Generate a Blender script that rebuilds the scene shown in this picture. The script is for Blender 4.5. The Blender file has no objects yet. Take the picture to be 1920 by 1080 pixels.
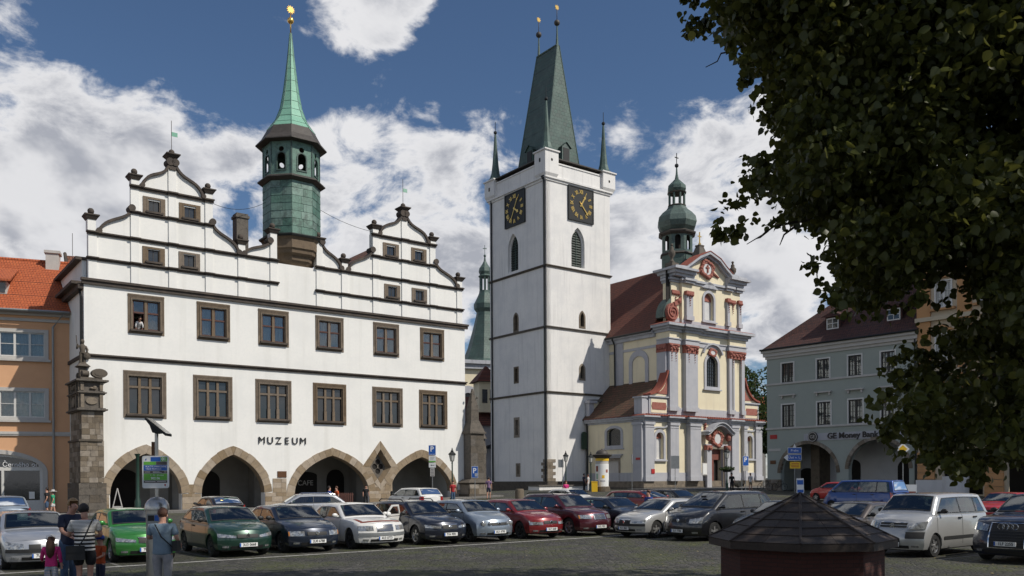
import bpy, bmesh, math, random
import numpy as np
from mathutils import Vector, Matrix
from mathutils.geometry import tessellate_polygon
random.seed(7)
R_ = math.radians
PI = math.pi
sc = bpy.context.scene
C = sc.collection
# ---------------------------------------------------------------- camera
FOC, HOR, ROLL, CAMH = 1620.0, 898.0, 0.0061, 2.2
cam = bpy.data.objects.new('camera', bpy.data.cameras.new('camera'))
C.objects.link(cam)
cam.data.sensor_width = 36.0
cam.data.lens = 36.0 * FOC / 1920
cam.data.shift_y = (HOR - 540) / 1920
cam.data.clip_start = 0.1
cam.data.clip_end = 3000
_r = Vector((1, 0, -ROLL)).normalized(); _u = Vector((ROLL, 0, 1)).normalized(); _b = _r.cross(_u)
cam.matrix_world = Matrix.Translation((0, 0, CAMH)) @ Matrix((_r, _u, _b)).transposed().to_4x4()
sc.camera = cam
# ---------------------------------------------------------------- light
SUN = Vector((math.sin(R_(115.5)), math.cos(R_(115.5)), 0)) * math.cos(R_(46)) + Vector((0, 0, math.sin(R_(46))))
sun = bpy.data.objects.new('sun', bpy.data.lights.new('sun', 'SUN'))
C.objects.link(sun)
sun.data.energy = 3.75
sun.data.angle = R_(0.53)
sun.data.color = (1.0, 0.94, 0.84)
sun.rotation_euler = SUN.to_track_quat('Z', 'Y').to_euler()
sc.view_settings.view_transform = 'Standard'
sc.view_settings.look = 'None'
sc.view_settings.exposure = 0.07
sc.view_settings.gamma = 1.0
sc.view_settings.use_curve_mapping = False
sc.cycles.max_bounces = 6
sc.cycles.transparent_max_bounces = 12

def raydir(px, py):
    x = px - 960; y = HOR - py
    return Vector(((x + ROLL * y) / FOC, 1.0, (y - ROLL * x) / FOC))

def project(p):
    a = p[0] / p[1] * FOC; b = (p[2] - CAMH) / p[1] * FOC
    x = (a - ROLL * b) / (1 + ROLL * ROLL)
    return 960 + x, HOR - (b + ROLL * x)

# ---------------------------------------------------------------- world: physical sky with clouds
world = bpy.data.worlds.new('World'); sc.world = world
world.use_nodes = True
nt = world.node_tree; nt.nodes.clear()
def N(t, tree=None, **k):
    n = (tree or nt).nodes.new(t)
    for a, v in k.items(): setattr(n, a, v)
    return n
out = N('ShaderNodeOutputWorld')
tc = N('ShaderNodeTexCoord')
def vm(op, a, b=None, s=None):
    n = N('ShaderNodeVectorMath', operation=op)
    nt.links.new(a, n.inputs[0])
    if b is not None:
        if isinstance(b, (tuple, Vector)): n.inputs[1].default_value = tuple(b)
        else: nt.links.new(b, n.inputs[1])
    if s is not None: n.inputs['Scale'].default_value = s
    return n
def mt(op, a, b=None, clamp=False):
    n = N('ShaderNodeMath', operation=op, use_clamp=clamp)
    for i, v in enumerate((a, b)):
        if v is None: continue
        if isinstance(v, (int, float)): n.inputs[i].default_value = v
        else: nt.links.new(v, n.inputs[i])
    return n.outputs[0]
D0 = vm('NORMALIZE', tc.outputs['Generated']).outputs[0]
def fbm(vec, scale, detail, rough, dist=0.0):
    n = N('ShaderNodeTexNoise'); n.noise_dimensions = '3D'
    n.inputs['Scale'].default_value = scale; n.inputs['Detail'].default_value = detail
    n.inputs['Roughness'].default_value = rough; n.inputs['Distortion'].default_value = dist
    nt.links.new(vec, n.inputs['Vector'])
    return n.outputs['Fac']
BLOBS = [(30, 330, 230, .30), (220, 250, 130, .26), (360, 230, 120, .34), (120, 200, 120, .16), (330, 380, 200, .26), (60, 470, 160, .16), (60, 60, 90, .10), (480, 250, 90, .12),
         (690, 10, 110, .42), (600, 260, 110, .24), (700, 400, 170, .24), (560, 420, 120, .14), (780, 215, 55, .18), (860, 310, 60, .20), (930, 185, 75, .20), (800, 500, 140, .2),
         (1150, 185, 95, .20), (1290, 152, 60, .22), (1370, 270, 110, .24), (1165, 500, 120, .34), (1400, 590, 120, .34), (960, 270, 60, .16), (1220, 250, 70, .10),
         (1230, 400, 120, .12), (1460, 470, 120, .14), (870, 470, 80, .16), (1200, 330, 80, .08), (1560, 150, 120, .12), (1700, 350, 200, .1),
         (290, 60, 180, -.34), (500, 90, 140, -.30), (930, 50, 230, -.40), (1180, 40, 200, -.34), (560, 150, 70, -.2), (860, 120, 100, -.28), (1040, 300, 110, -.2),
         (1300, 50, 170, -.30), (700, 165, 70, -.2), (430, 140, 90, -.2), (200, 110, 70, -.16), (1250, 210, 60, -.12), (1300, 330, 70, -.06), (700, 270, 40, -.16), (430, 390, 60, -.16), (90, 400, 60, -.06)]
def density(vec):
    st = vm('MULTIPLY', vec, (1.0, 1.0, 1.7)).outputs[0]
    d = mt('ADD', mt('MULTIPLY', fbm(st, 5.0, 10.0, 0.58, 0.2), 2.25), mt('MULTIPLY', fbm(st, 13.0, 9.0, 0.62, 0.4), 1.6))
    sz = N('ShaderNodeSeparateXYZ'); nt.links.new(vec, sz.inputs[0])
    mz = N('ShaderNodeMapRange', interpolation_type='SMOOTHSTEP'); nt.links.new(sz.outputs[2], mz.inputs['Value'])
    for k, x in (('From Min', .46), ('From Max', .12), ('To Min', 0.0), ('To Max', .20)): mz.inputs[k].default_value = x
    d = mt('ADD', d, mz.outputs[0])
    for px, py, r, w in BLOBS:
        v = raydir(px, py).normalized()
        cosr = math.cos(math.atan(r / FOC) * 1.25)
        dt = N('ShaderNodeVectorMath', operation='DOT_PRODUCT')
        nt.links.new(vec, dt.inputs[0]); dt.inputs[1].default_value = v
        mr = N('ShaderNodeMapRange', interpolation_type='SMOOTHERSTEP')
        nt.links.new(dt.outputs['Value'], mr.inputs['Value'])
        mr.inputs['From Min'].default_value = cosr; mr.inputs['From Max'].default_value = 1.0
        mr.inputs['To Min'].default_value = 0.0; mr.inputs['To Max'].default_value = w
        d = mt('ADD', d, mr.outputs[0])
    return d
dens = density(D0)
off = vm('ADD', D0, (SUN[0] * 0.045, SUN[1] * 0.045, 0.05)).outputs[0]
dens2 = fbm(vm('MULTIPLY', off, (1.0, 1.0, 1.7)).outputs[0], 2.6, 6.0, 0.55, 0.25)
dens1 = fbm(vm('MULTIPLY', D0, (1.0, 1.0, 1.7)).outputs[0], 2.6, 6.0, 0.55, 0.25)
def mrange(v, a, b, c=0.0, d=1.0, smooth=True):
    n = N('ShaderNodeMapRange', interpolation_type='SMOOTHSTEP' if smooth else 'LINEAR')
    nt.links.new(v, n.inputs['Value'])
    for k, x in (('From Min', a), ('From Max', b), ('To Min', c), ('To Max', d)): n.inputs[k].default_value = x
    return n.outputs[0]
CLO, CHI = 1.92, 2.30
cov = mrange(dens, CLO, CHI, 0.0, 1.0)
# bright at edges turned to the sun, grey in the thick undersides
thick = mrange(dens, 2.18, 2.75, 0.0, 1.0)
lit = mrange(mt('SUBTRACT', dens1, dens2), -0.06, 0.07, 0.0, 1.0)
shade = mt('MULTIPLY', thick, mt('SUBTRACT', 1.12, lit), clamp=True)
mixc = N('ShaderNodeMixRGB'); nt.links.new(shade, mixc.inputs[0])
mixc.inputs[1].default_value = (0.88, 0.88, 0.90, 1); mixc.inputs[2].default_value = (0.44, 0.46, 0.52, 1)
sky = N('ShaderNodeTexSky', sky_type='NISHITA'); sky.sun_disc = False
sky.sun_elevation = R_(46); sky.sun_rotation = math.atan2(SUN[0], SUN[1])
sky.air_density = 1.0; sky.dust_density = 0.35; sky.ozone_density = 6.0
bg1 = N('ShaderNodeBackground'); nt.links.new(sky.outputs[0], bg1.inputs[0]); bg1.inputs[1].default_value = 0.075
bg2 = N('ShaderNodeBackground'); nt.links.new(mixc.outputs[0], bg2.inputs[0]); bg2.inputs[1].default_value = 0.86
mxs = N('ShaderNodeMixShader'); nt.links.new(cov, mxs.inputs[0]); nt.links.new(bg1.outputs[0], mxs.inputs[1]); nt.links.new(bg2.outputs[0], mxs.inputs[2])
nt.links.new(mxs.outputs[0], out.inputs[0])

# ---------------------------------------------------------------- materials
def mat(name, col, rough=0.6, metal=0.0, var=None, bump=None, coat=0.0, spec=0.5, rnd=0.0, streak=None, brick=None, alpha=None, trans=0.0, coords='Object', emit=None):
    """var=(scale, colour2, amount) cloudy variation; bump=(scale, strength); brick=(w, h, mortar, colour2, mortarcolour, strength, axes)"""
    m = bpy.data.materials.new(name); m.use_nodes = True
    t = m.node_tree; p = t.nodes['Principled BSDF']
    p.inputs['Roughness'].default_value = rough; p.inputs['Metallic'].default_value = metal
    p.inputs['Coat Weight'].default_value = coat; p.inputs['Coat Roughness'].default_value = 0.04
    p.inputs['Specular IOR Level'].default_value = spec
    if trans: p.inputs['Transmission Weight'].default_value = trans
    L = t.links.new
    tcn = t.nodes.new('ShaderNodeTexCoord').outputs[coords]
    rgb = t.nodes.new('ShaderNodeRGB'); rgb.outputs[0].default_value = (*col, 1); cur = rgb.outputs[0]
    hgt = None
    def mixrgb(fac, a, b, mode='MIX'):
        n = t.nodes.new('ShaderNodeMixRGB'); n.blend_type = mode
        for i, v in ((0, fac), (1, a), (2, b)):
            if isinstance(v, (int, float)): n.inputs[i].default_value = v
            elif isinstance(v, tuple): n.inputs[i].default_value = (*v, 1)
            else: L(v, n.inputs[i])
        return n.outputs[0]
    def noise(scale, detail=5, rough_=0.6, vec=None):
        n = t.nodes.new('ShaderNodeTexNoise'); n.inputs['Scale'].default_value = scale; n.inputs['Detail'].default_value = detail
        n.inputs['Roughness'].default_value = rough_; L(vec or tcn, n.inputs['Vector']); return n.outputs['Fac']
    def ramp(v, a, b):
        n = t.nodes.new('ShaderNodeMapRange'); n.interpolation_type = 'SMOOTHSTEP'; L(v, n.inputs['Value'])
        n.inputs['From Min'].default_value = a; n.inputs['From Max'].default_value = b; return n.outputs[0]
    if brick:
        bw, bh, mo, c2, mc, st, ax = brick
        sep = t.nodes.new('ShaderNodeSeparateXYZ'); L(tcn, sep.inputs[0]); cb = t.nodes.new('ShaderNodeCombineXYZ')
        L(sep.outputs[ax[0]], cb.inputs[0]); L(sep.outputs[ax[1]], cb.inputs[1])
        n = t.nodes.new('ShaderNodeTexBrick'); L(cb.outputs[0], n.inputs['Vector'])
        n.inputs['Scale'].default_value = 1.0; n.inputs['Brick Width'].default_value = bw; n.inputs['Row Height'].default_value = bh
        n.inputs['Mortar Size'].default_value = mo; n.inputs['Mortar Smooth'].default_value = 0.3; n.inputs['Bias'].default_value = 0.0
        n.inputs['Color1'].default_value = (*col, 1); n.inputs['Color2'].default_value = (*c2, 1); n.inputs['Mortar'].default_value = (*mc, 1)
        cur = n.outputs['Color']
        inv = t.nodes.new('ShaderNodeMath'); inv.operation = 'SUBTRACT'; inv.inputs[0].default_value = 1.0; L(n.outputs['Fac'], inv.inputs[1])
        hgt = (inv.outputs[0], st)
    if var:
        vs = var if isinstance(var, list) else [var]
        for s_, c2, am in vs:
            f = ramp(noise(s_, 7, 0.62), 0.42, 0.66)
            mm = t.nodes.new('ShaderNodeMath'); mm.operation = 'MULTIPLY'; L(f, mm.inputs[0]); mm.inputs[1].default_value = am
            cur = mixrgb(mm.outputs[0], cur, c2)
    if streak:
        s_, c2, am = streak
        mp = t.nodes.new('ShaderNodeMapping'); mp.inputs['Scale'].default_value = (s_, s_, s_ * 0.06); L(tcn, mp.inputs['Vector'])
        f = ramp(noise(1.0, 6, 0.6, mp.outputs[0]), 0.50, 0.72)
        mm = t.nodes.new('ShaderNodeMath'); mm.operation = 'MULTIPLY'; L(f, mm.inputs[0]); mm.inputs[1].default_value = am
        cur = mixrgb(mm.outputs[0], cur, c2)
    if rnd:
        oi = t.nodes.new('ShaderNodeObjectInfo'); hv = t.nodes.new('ShaderNodeHueSaturation')
        mr = t.nodes.new('ShaderNodeMapRange'); L(oi.outputs['Random'], mr.inputs['Value'])
        mr.inputs['To Min'].default_value = 1 - rnd; mr.inputs['To Max'].default_value = 1 + rnd
        L(mr.outputs[0], hv.inputs['Value']); L(cur, hv.inputs['Color'])
        mr2 = t.nodes.new('ShaderNodeMapRange'); L(oi.outputs['Random'], mr2.inputs['Value'])
        mr2.inputs['To Min'].default_value = 1.25; mr2.inputs['To Max'].default_value = 0.75; L(mr2.outputs[0], hv.inputs['Saturation'])
        cur = hv.outputs['Color']
    L(cur, p.inputs['Base Color'])
    if bump or hgt:
        nrm = None
        if hgt:
            b1 = t.nodes.new('ShaderNodeBump'); b1.inputs['Strength'].default_value = hgt[1]; b1.inputs['Distance'].default_value = 0.02
            L(hgt[0], b1.inputs['Height']); nrm = b1.outputs[0]
        if bump:
            b2 = t.nodes.new('ShaderNodeBump'); b2.inputs['Strength'].default_value = bump[1]; b2.inputs['Distance'].default_value = 0.03
            L(noise(bump[0], 6, 0.65), b2.inputs['Height'])
            if nrm: L(nrm, b2.inputs['Normal'])
            nrm = b2.outputs[0]
        L(nrm, p.inputs['Normal'])
    if emit:
        p.inputs['Emission Color'].default_value = (*emit[0], 1); p.inputs['Emission Strength'].default_value = emit[1]
    return m

M = {}
M['plaster'] = mat('white_plaster', (.81, .80, .765), .85, var=[(.35, (.68, .68, .66), .5), (5, (.73, .73, .71), .4), (40, (.70, .70, .68), .2)], streak=(1.3, (.60, .59, .55), .38), bump=(9, .10))
M['tower_plaster'] = mat('tower_plaster', (.77, .755, .73), .85, var=[(.35, (.60, .60, .60), .55), (4, (.68, .67, .66), .4)], streak=(2.2, (.52, .51, .50), .5), bump=(7, .12))
M['moulding'] = mat('dark_stone_moulding', (.060, .048, .040), .85, var=[(2, (.11, .085, .065), .7), (14, (.035, .03, .028), .5)], bump=(16, .4))
M['sandstone'] = mat('sandstone', (.30, .235, .165), .9, var=[(3, (.19, .15, .11), .6), (22, (.36, .29, .20), .4)], bump=(24, .35), rnd=.28)
M['oldstone'] = mat('weathered_stone', (.21, .175, .135), .92, var=[(2.4, (.10, .085, .07), .7), (18, (.27, .22, .16), .45)], bump=(18, .55), rnd=.38)
M['darkstone'] = mat('blackened_stone', (.105, .09, .075), .92, var=[(3, (.05, .045, .04), .7), (16, (.17, .145, .11), .5)], bump=(14, .6), rnd=.15)
M['joint'] = mat('lime_mortar', (.16, .14, .12), .95, bump=(20, .4))
M['surround'] = mat('brown_stone_surround', (.165, .125, .088), .88, var=[(4, (.10, .075, .055), .6), (20, (.21, .165, .115), .4)], bump=(20, .35), rnd=.1)
M['sash'] = mat('red_brown_sash', (.075, .026, .018), .6)
M['darksash'] = mat('dark_sash', (.022, .020, .019), .5)
M['whitewood'] = mat('white_window_wood', (.62, .61, .58), .5, var=(9, (.5, .49, .46), .4))
M['glass'] = mat('window_glass', (.020, .024, .028), .06, spec=.9, var=(.8, (.035, .04, .046), .6), bump=(1.1, .05))
M['curtain'] = mat('net_curtain', (.52, .52, .52), .9, var=(7, (.38, .38, .39), .6), bump=(30, .3))
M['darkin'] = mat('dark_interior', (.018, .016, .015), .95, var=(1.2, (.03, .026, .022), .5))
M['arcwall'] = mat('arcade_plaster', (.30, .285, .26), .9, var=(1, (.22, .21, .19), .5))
M['copper'] = mat('green_copper', (.115, .20, .165), .55, metal=.15, var=[(1.6, (.045, .075, .062), .8), (8, (.17, .30, .235), .5)], streak=(3, (.05, .085, .07), .6), bump=(9, .2), rnd=.22)
M['copper_light'] = mat('bright_verdigris', (.20, .40, .30), .6, metal=.1, var=[(1.4, (.15, .33, .25), .6), (7, (.25, .47, .355), .5)], bump=(7, .2), rnd=.12)
M['copper_dark'] = mat('dark_copper_shingle', (.062, .088, .078), .55, metal=.15, brick=(.55, .42, .02, (.055, .10, .085), (.03, .05, .045), .5, (0, 2)), var=[(.8, (.095, .14, .12), .6), (5, (.045, .075, .065), .5)], bump=(8, .25))
M['copper_mid'] = mat('aged_copper', (.070, .110, .097), .55, metal=.15, var=[(1.2, (.04, .055, .05), .6), (6, (.11, .165, .138), .5)], streak=(3, (.035, .06, .05), .5), bump=(8, .2), rnd=.1)
M['browncopper'] = mat('brown_lead_eave', (.05, .042, .036), .6, var=(3, (.08, .07, .06), .5))
M['gold'] = mat('gilding', (.85, .55, .16), .28, metal=.9)
M['iron'] = mat('dark_iron', (.02, .022, .022), .5, metal=.3)
M['greeniron'] = mat('green_cast_iron', (.012, .045, .030), .45, var=(6, (.02, .03, .025), .4))
M['lampglass'] = mat('lamp_glass', (.55, .55, .52), .15, spec=.7)
M['roof_orange'] = mat('orange_roof_tile', (.46, .115, .038), .8, brick=(.20, .34, .018, (.37, .085, .03), (.12, .03, .015), .8, (0, 1)), var=[(1.0, (.30, .07, .028), .5), (9, (.52, .15, .05), .4)], bump=(12, .3))
M['roof_old'] = mat('old_brown_roof_tile', (.20, .075, .042), .88, brick=(.20, .36, .03, (.12, .055, .036), (.03, .02, .015), 1.0, (0, 1)), var=[(.7, (.08, .05, .035), .7), (3, (.27, .10, .05), .5)], bump=(9, .5))
M['roof_church'] = mat('dark_red_roof_tile', (.17, .050, .030), .85, brick=(.24, .30, .03, (.11, .034, .023), (.025, .012, .01), .8, (1, 2)), var=[(.5, (.07, .03, .022), .6), (4, (.15, .05, .03), .4)], bump=(10, .35))
M['roof_annex'] = mat('mossy_brown_roof_tile', (.15, .070, .042), .88, brick=(.24, .30, .03, (.095, .05, .033), (.02, .015, .012), .8, (1, 2)), var=[(1.2, (.05, .045, .025), .7), (5, (.16, .08, .04), .4)], bump=(10, .5))
M['roof_mint'] = mat('dark_wine_roof_tile', (.085, .030, .022), .85, brick=(.22, .30, .03, (.05, .022, .02), (.02, .01, .01), .8, (0, 2)), var=[(.6, (.045, .025, .022), .6), (4, (.15, .05, .03), .35)], bump=(10, .4))
M['orange'] = mat('orange_render', (.68, .385, .215), .88, var=[(.7, (.60, .33, .18), .5), (12, (.71, .42, .24), .3)], bump=(30, .12))
M['greytrim'] = mat('light_grey_render_trim', (.50, .48, .45), .85, var=(2, (.42, .40, .38), .5))
M['louvre'] = mat('dark_green_louvre', (.022, .035, .028), .6)
M['cream'] = mat('cream_render', (.75, .675, .49), .88, var=[(.5, (.66, .58, .42), .55), (6, (.70, .63, .47), .35)], streak=(1.6, (.54, .48, .37), .4), bump=(9, .08))
M['bluegrey'] = mat('blue_grey_render', (.43, .43, .455), .88, var=[(1, (.34, .35, .39), .5), (8, (.45, .46, .50), .3)], streak=(2.0, (.30, .31, .34), .4), bump=(9, .1))
M['cornice'] = mat('grey_cornice', (.42, .43, .46), .85, var=(1.5, (.30, .31, .34), .6), streak=(2.5, (.22, .22, .24), .5), bump=(8, .15))
M['redorn'] = mat('red_stucco', (.32, .125, .095), .85, var=(5, (.25, .06, .045), .6), bump=(12, .6))
M['redtile'] = mat('red_ridge_tile', (.27, .07, .045), .85, var=(4, (.16, .05, .035), .6), bump=(9, .4))
M['mint'] = mat('mint_grey_render', (.335, .365, .33), .88, var=[(.5, (.29, .325, .295), .5), (9, (.35, .385, .35), .3)], bump=(9, .08))
M['rightorange'] = mat('ochre_render', (.50, .27, .12), .88, var=(1, (.43, .225, .10), .5))
M['rightpale'] = mat('pale_beige_render', (.52, .44, .32), .88, var=(1, (.44, .37, .28), .5))
M['whitewall'] = mat('whitewashed_wall', (.60, .60, .60), .88, var=(1, (.5, .5, .5), .5))
M['wood_door'] = mat('red_brown_door', (.20, .065, .045), .6, var=(5, (.13, .04, .03), .6))
M['plate_white'] = mat('white_enamel', (.78, .78, .76), .4)
M['sign_blue'] = mat('sign_blue', (.012, .10, .42), .4)
M['sign_yellow'] = mat('sign_yellow', (.78, .48, .02), .45)
M['sign_red'] = mat('sign_red', (.42, .02, .02), .5)
M['sign_green'] = mat('sign_green', (.13, .42, .05), .45)
M['sign_grey'] = mat('sign_dark_grey', (.10, .085, .085), .5)
M['sign_back'] = mat('galvanised_steel', (.30, .31, .31), .45, metal=.6, var=(6, (.22, .23, .23), .4))
M['steel'] = mat('brushed_steel', (.44, .43, .41), .30, metal=.95, var=(14, (.34, .33, .31), .4), bump=(60, .04))
M['black'] = mat('matt_black', (.012, .012, .012), .6)
M['bark'] = mat('bark', (.055, .042, .032), .95, var=(6, (.03, .025, .02), .6), bump=(14, .8))
M['bronze'] = mat('bronze_plaque', (.12, .055, .025), .5, metal=.4)
M['twhite'] = mat('white_print', (.85, .85, .85), .5)
M['linepaint'] = mat('worn_road_paint', (.44, .43, .40), .8, var=[(5, (.16, .15, .14), .75), (30, (.30, .29, .27), .4)])
M['faintpaint'] = mat('faded_bay_paint', (.16, .155, .145), .85, var=[(4, (.055, .053, .048), .9), (30, (.10, .095, .09), .5)])
M['pavement'] = mat('pavement_slabs', (.20, .19, .175), .9, brick=(.6, .6, .012, (.17, .16, .15), (.08, .075, .07), .4, (0, 1)), var=(1.2, (.14, .135, .125), .5), bump=(12, .25))
M['kerb'] = mat('granite_kerb', (.24, .235, .225), .9, var=(5, (.17, .165, .16), .5), bump=(20, .3))

# ---------------------------------------------------------------- mesh builder
class B:
    def __init__(s): s.v = []; s.f = []; s.m = []
    def add(s, vs, fs, mi=0):
        o = len(s.v); s.v.extend([tuple(v) for v in vs]); s.f.extend([tuple(i + o for i in f) for f in fs]); s.m.extend([mi] * len(fs)); return s
    def box(s, x0, x1, y0, y1, z0, z1, mi=0):
        return s.add([(x0, y0, z0), (x1, y0, z0), (x1, y1, z0), (x0, y1, z0), (x0, y0, z1), (x1, y0, z1), (x1, y1, z1), (x0, y1, z1)],
                     [(0, 3, 2, 1), (4, 5, 6, 7), (0, 1, 5, 4), (1, 2, 6, 5), (2, 3, 7, 6), (3, 0, 4, 7)], mi)
    def frustum(s, cx, cy, z0, z1, ax, ay, bx, by, mi=0):
        return s.add([(cx - ax, cy - ay, z0), (cx + ax, cy - ay, z0), (cx + ax, cy + ay, z0), (cx - ax, cy + ay, z0), (cx - bx, cy - by, z1), (cx + bx, cy - by, z1), (cx + bx, cy + by, z1), (cx - bx, cy + by, z1)],
                     [(0, 3, 2, 1), (4, 5, 6, 7), (0, 1, 5, 4), (1, 2, 6, 5), (2, 3, 7, 6), (3, 0, 4, 7)], mi)
    def plate(s, outer, holes, y0, y1, mi=0):
        """polygon in the xz plane with holes, from y0 (outward face) to y1"""
        loops = [list(outer)] + [list(h) for h in holes]
        tri = tessellate_polygon([[Vector((p[0], p[1], 0)) for p in l] for l in loops])
        flat = [p for l in loops for p in l]; n = len(flat)
        vs = [(p[0], y0, p[1]) for p in flat] + [(p[0], y1, p[1]) for p in flat]
        fs = []
        for a, b, c in tri:
            pa, pb, pc = flat[a], flat[b], flat[c]
            cr = (pb[0] - pa[0]) * (pc[1] - pa[1]) - (pb[1] - pa[1]) * (pc[0] - pa[0])
            if abs(cr) < 1e-10: continue
            if cr < 0: b, c = c, b
            fs.append((a, b, c)); fs.append((a + n, c + n, b + n))
        o = 0
        for li, l in enumerate(loops):
            ar = sum(l[i][0] * l[(i + 1) % len(l)][1] - l[(i + 1) % len(l)][0] * l[i][1] for i in range(len(l)))
            for i in range(len(l)):
                a = o + i; b = o + (i + 1) % len(l)
                if (ar > 0) == (li == 0): fs.append((b, a, a + n, b + n))
                else: fs.append((a, b, b + n, a + n))
            o += len(l)
        return s.add(vs, fs, mi)
    def prism(s, poly, y0, y1, mi=0): return s.plate(poly, [], y0, y1, mi)
    def lathe(s, prof, n=24, c=(0, 0, 0), ph=0.0, mi=0, cap=True, axis='z'):
        vs = []; fs = []
        for r, z in prof:
            for k in range(n):
                a = ph + 2 * PI * k / n
                if axis == 'z': vs.append((c[0] + r * math.cos(a), c[1] + r * math.sin(a), c[2] + z))
                elif axis == 'y': vs.append((c[0] + r * math.cos(a), c[1] + z, c[2] + r * math.sin(a)))
                else: vs.append((c[0] + z, c[1] + r * math.cos(a), c[2] + r * math.sin(a)))
        for i in range(len(prof) - 1):
            for k in range(n):
                a = i * n + k; b = i * n + (k + 1) % n
                f = (a, b, b + n, a + n)
                fs.append(f if axis != 'y' else f[::-1])
        if cap:
            fs.append(tuple(range(n))[::-1] if axis != 'y' else tuple(range(n)))
            t = (len(prof) - 1) * n
            fs.append(tuple(range(t, t + n)) if axis != 'y' else tuple(range(t, t + n))[::-1])
        return s.add(vs, fs, mi)
    def ball(s, x, y, z, r, n=10, sx=1, sy=1, sz=1, mi=0):
        st = max(4, n // 2); vs = []; fs = []
        for i in range(st + 1):
            t = PI * i / st
            for k in range(n):
                a = 2 * PI * k / n
                vs.append((x + sx * r * math.sin(t) * math.cos(a), y + sy * r * math.sin(t) * math.sin(a), z - sz * r * math.cos(t)))
        for i in range(st):
            for k in range(n):
                a = i * n + k; b = i * n + (k + 1) % n; fs.append((a, b, b + n, a + n))
        return s.add(vs, fs, mi)
    def tube(s, pts, rad, n=8, mi=0):
        pts = [Vector(p) for p in pts]; vs = []; fs = []
        rads = rad if isinstance(rad, (list, tuple)) else [rad] * len(pts)
        for i, p in enumerate(pts):
            d = (pts[min(i + 1, len(pts) - 1)] - pts[max(i - 1, 0)]).normalized()
            up = Vector((0, 0, 1)) if abs(d.z) < .95 else Vector((1, 0, 0))
            a = d.cross(up).normalized(); b = a.cross(d)
            for k in range(n):
                t = 2 * PI * k / n; vs.append(tuple(p + (a * math.cos(t) + b * math.sin(t)) * rads[i]))
        for i in range(len(pts) - 1):
            for k in range(n):
                a = i * n + k; b = i * n + (k + 1) % n; fs.append((a, a + n, b + n, b))
        fs.append(tuple(range(n))); t = (len(pts) - 1) * n; fs.append(tuple(range(t, t + n))[::-1])
        return s.add(vs, fs, mi)
    def ribbon(s, pts, th, y0, y1, mi=0):
        """thick band following a curve in the xz plane"""
        up = []; dn = []
        for i, p in enumerate(pts):
            a = pts[max(i - 1, 0)]; b = pts[min(i + 1, len(pts) - 1)]
            dx, dz = b[0] - a[0], b[1] - a[1]; l = math.hypot(dx, dz) or 1
            up.append((p[0] - dz / l * th / 2, p[1] + dx / l * th / 2)); dn.append((p[0] + dz / l * th / 2, p[1] - dx / l * th / 2))
        vs = []; fs = []
        for i in range(len(pts)):
            vs += [(up[i][0], y0, up[i][1]), (up[i][0], y1, up[i][1]), (dn[i][0], y1, dn[i][1]), (dn[i][0], y0, dn[i][1])]
        for i in range(len(pts) - 1):
            a = i * 4; b = a + 4
            for k in range(4): fs.append((a + k, a + (k + 1) % 4, b + (k + 1) % 4, b + k))
        fs.append((3, 2, 1, 0)); e = (len(pts) - 1) * 4; fs.append((e, e + 1, e + 2, e + 3))
        return s.add(vs, fs, mi)
    def build(s, name, mats, parent=None, loc=(0, 0, 0), rz=0.0, smooth=False, fix=False):
        me = bpy.data.meshes.new(name); me.from_pydata(s.v, [], s.f)
        if not isinstance(mats, (list, tuple)): mats = [mats]
        for m in mats: me.materials.append(M[m] if isinstance(m, str) else m)
        if len(mats) > 1: me.polygons.foreach_set('material_index', s.m)
        if fix:
            bm = bmesh.new(); bm.from_mesh(me); bmesh.ops.recalc_face_normals(bm, faces=bm.faces); bm.to_mesh(me); bm.free()
        if smooth:
            me.polygons.foreach_set('use_smooth', [True] * len(me.polygons))
            if smooth is not True: me.set_sharp_from_angle(angle=R_(smooth))
        o = bpy.data.objects.new(name, me); C.objects.link(o)
        o.location = loc; o.rotation_euler = (0, 0, rz)
        if parent: o.parent = parent
        return o
def meta(o, label=None, cat=None, group=None, kind=None):
    if label: o['label'] = label
    if cat: o['category'] = cat
    if group: o['group'] = group
    if kind: o['kind'] = kind
    return o
def empty(name, loc, rz=0.0, label=None, cat=None, group=None):
    o = bpy.data.objects.new(name, None); C.objects.link(o); o.location = loc; o.rotation_euler = (0, 0, rz)
    o.empty_display_size = .2
    return meta(o, label, cat, group)
def kids(o): return [c for c in C.objects if c.parent == o] if False else list(o.children)
def copy_tree(o, parent=None, loc=None):
    c = o.copy(); C.objects.link(c); c.parent = parent
    if loc is not None: c.location = loc
    for ch in TREE.get(o.name, []): 
        cc = copy_tree(ch, c); TREE.setdefault(c.name, []).append(cc)
    return c
TREE = {}
def reg(parent, child): TREE.setdefault(parent.name, []).append(child); return child
def bez(p0, p1, p2, p3, n=12):
    o = []
    for i in range(n + 1):
        t = i / n; a = (1 - t) ** 3; b = 3 * t * (1 - t) ** 2; c = 3 * t * t * (1 - t); d = t ** 3
        o.append((a * p0[0] + b * p1[0] + c * p2[0] + d * p3[0], a * p0[1] + b * p1[1] + c * p2[1] + d * p3[1]))
    return o
def circ(cx, cz, r, n=16, a0=0, a1=2 * PI, sx=1.0):
    full = abs(a1 - a0 - 2 * PI) < 1e-6
    return [(cx + sx * r * math.cos(a0 + (a1 - a0) * i / (n if full else n - 1)), cz + r * math.sin(a0 + (a1 - a0) * i / (n if full else n - 1))) for i in range(n)]
def rect(x0, x1, z0, z1): return [(x0, z0), (x1, z0), (x1, z1), (x0, z1)]
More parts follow.
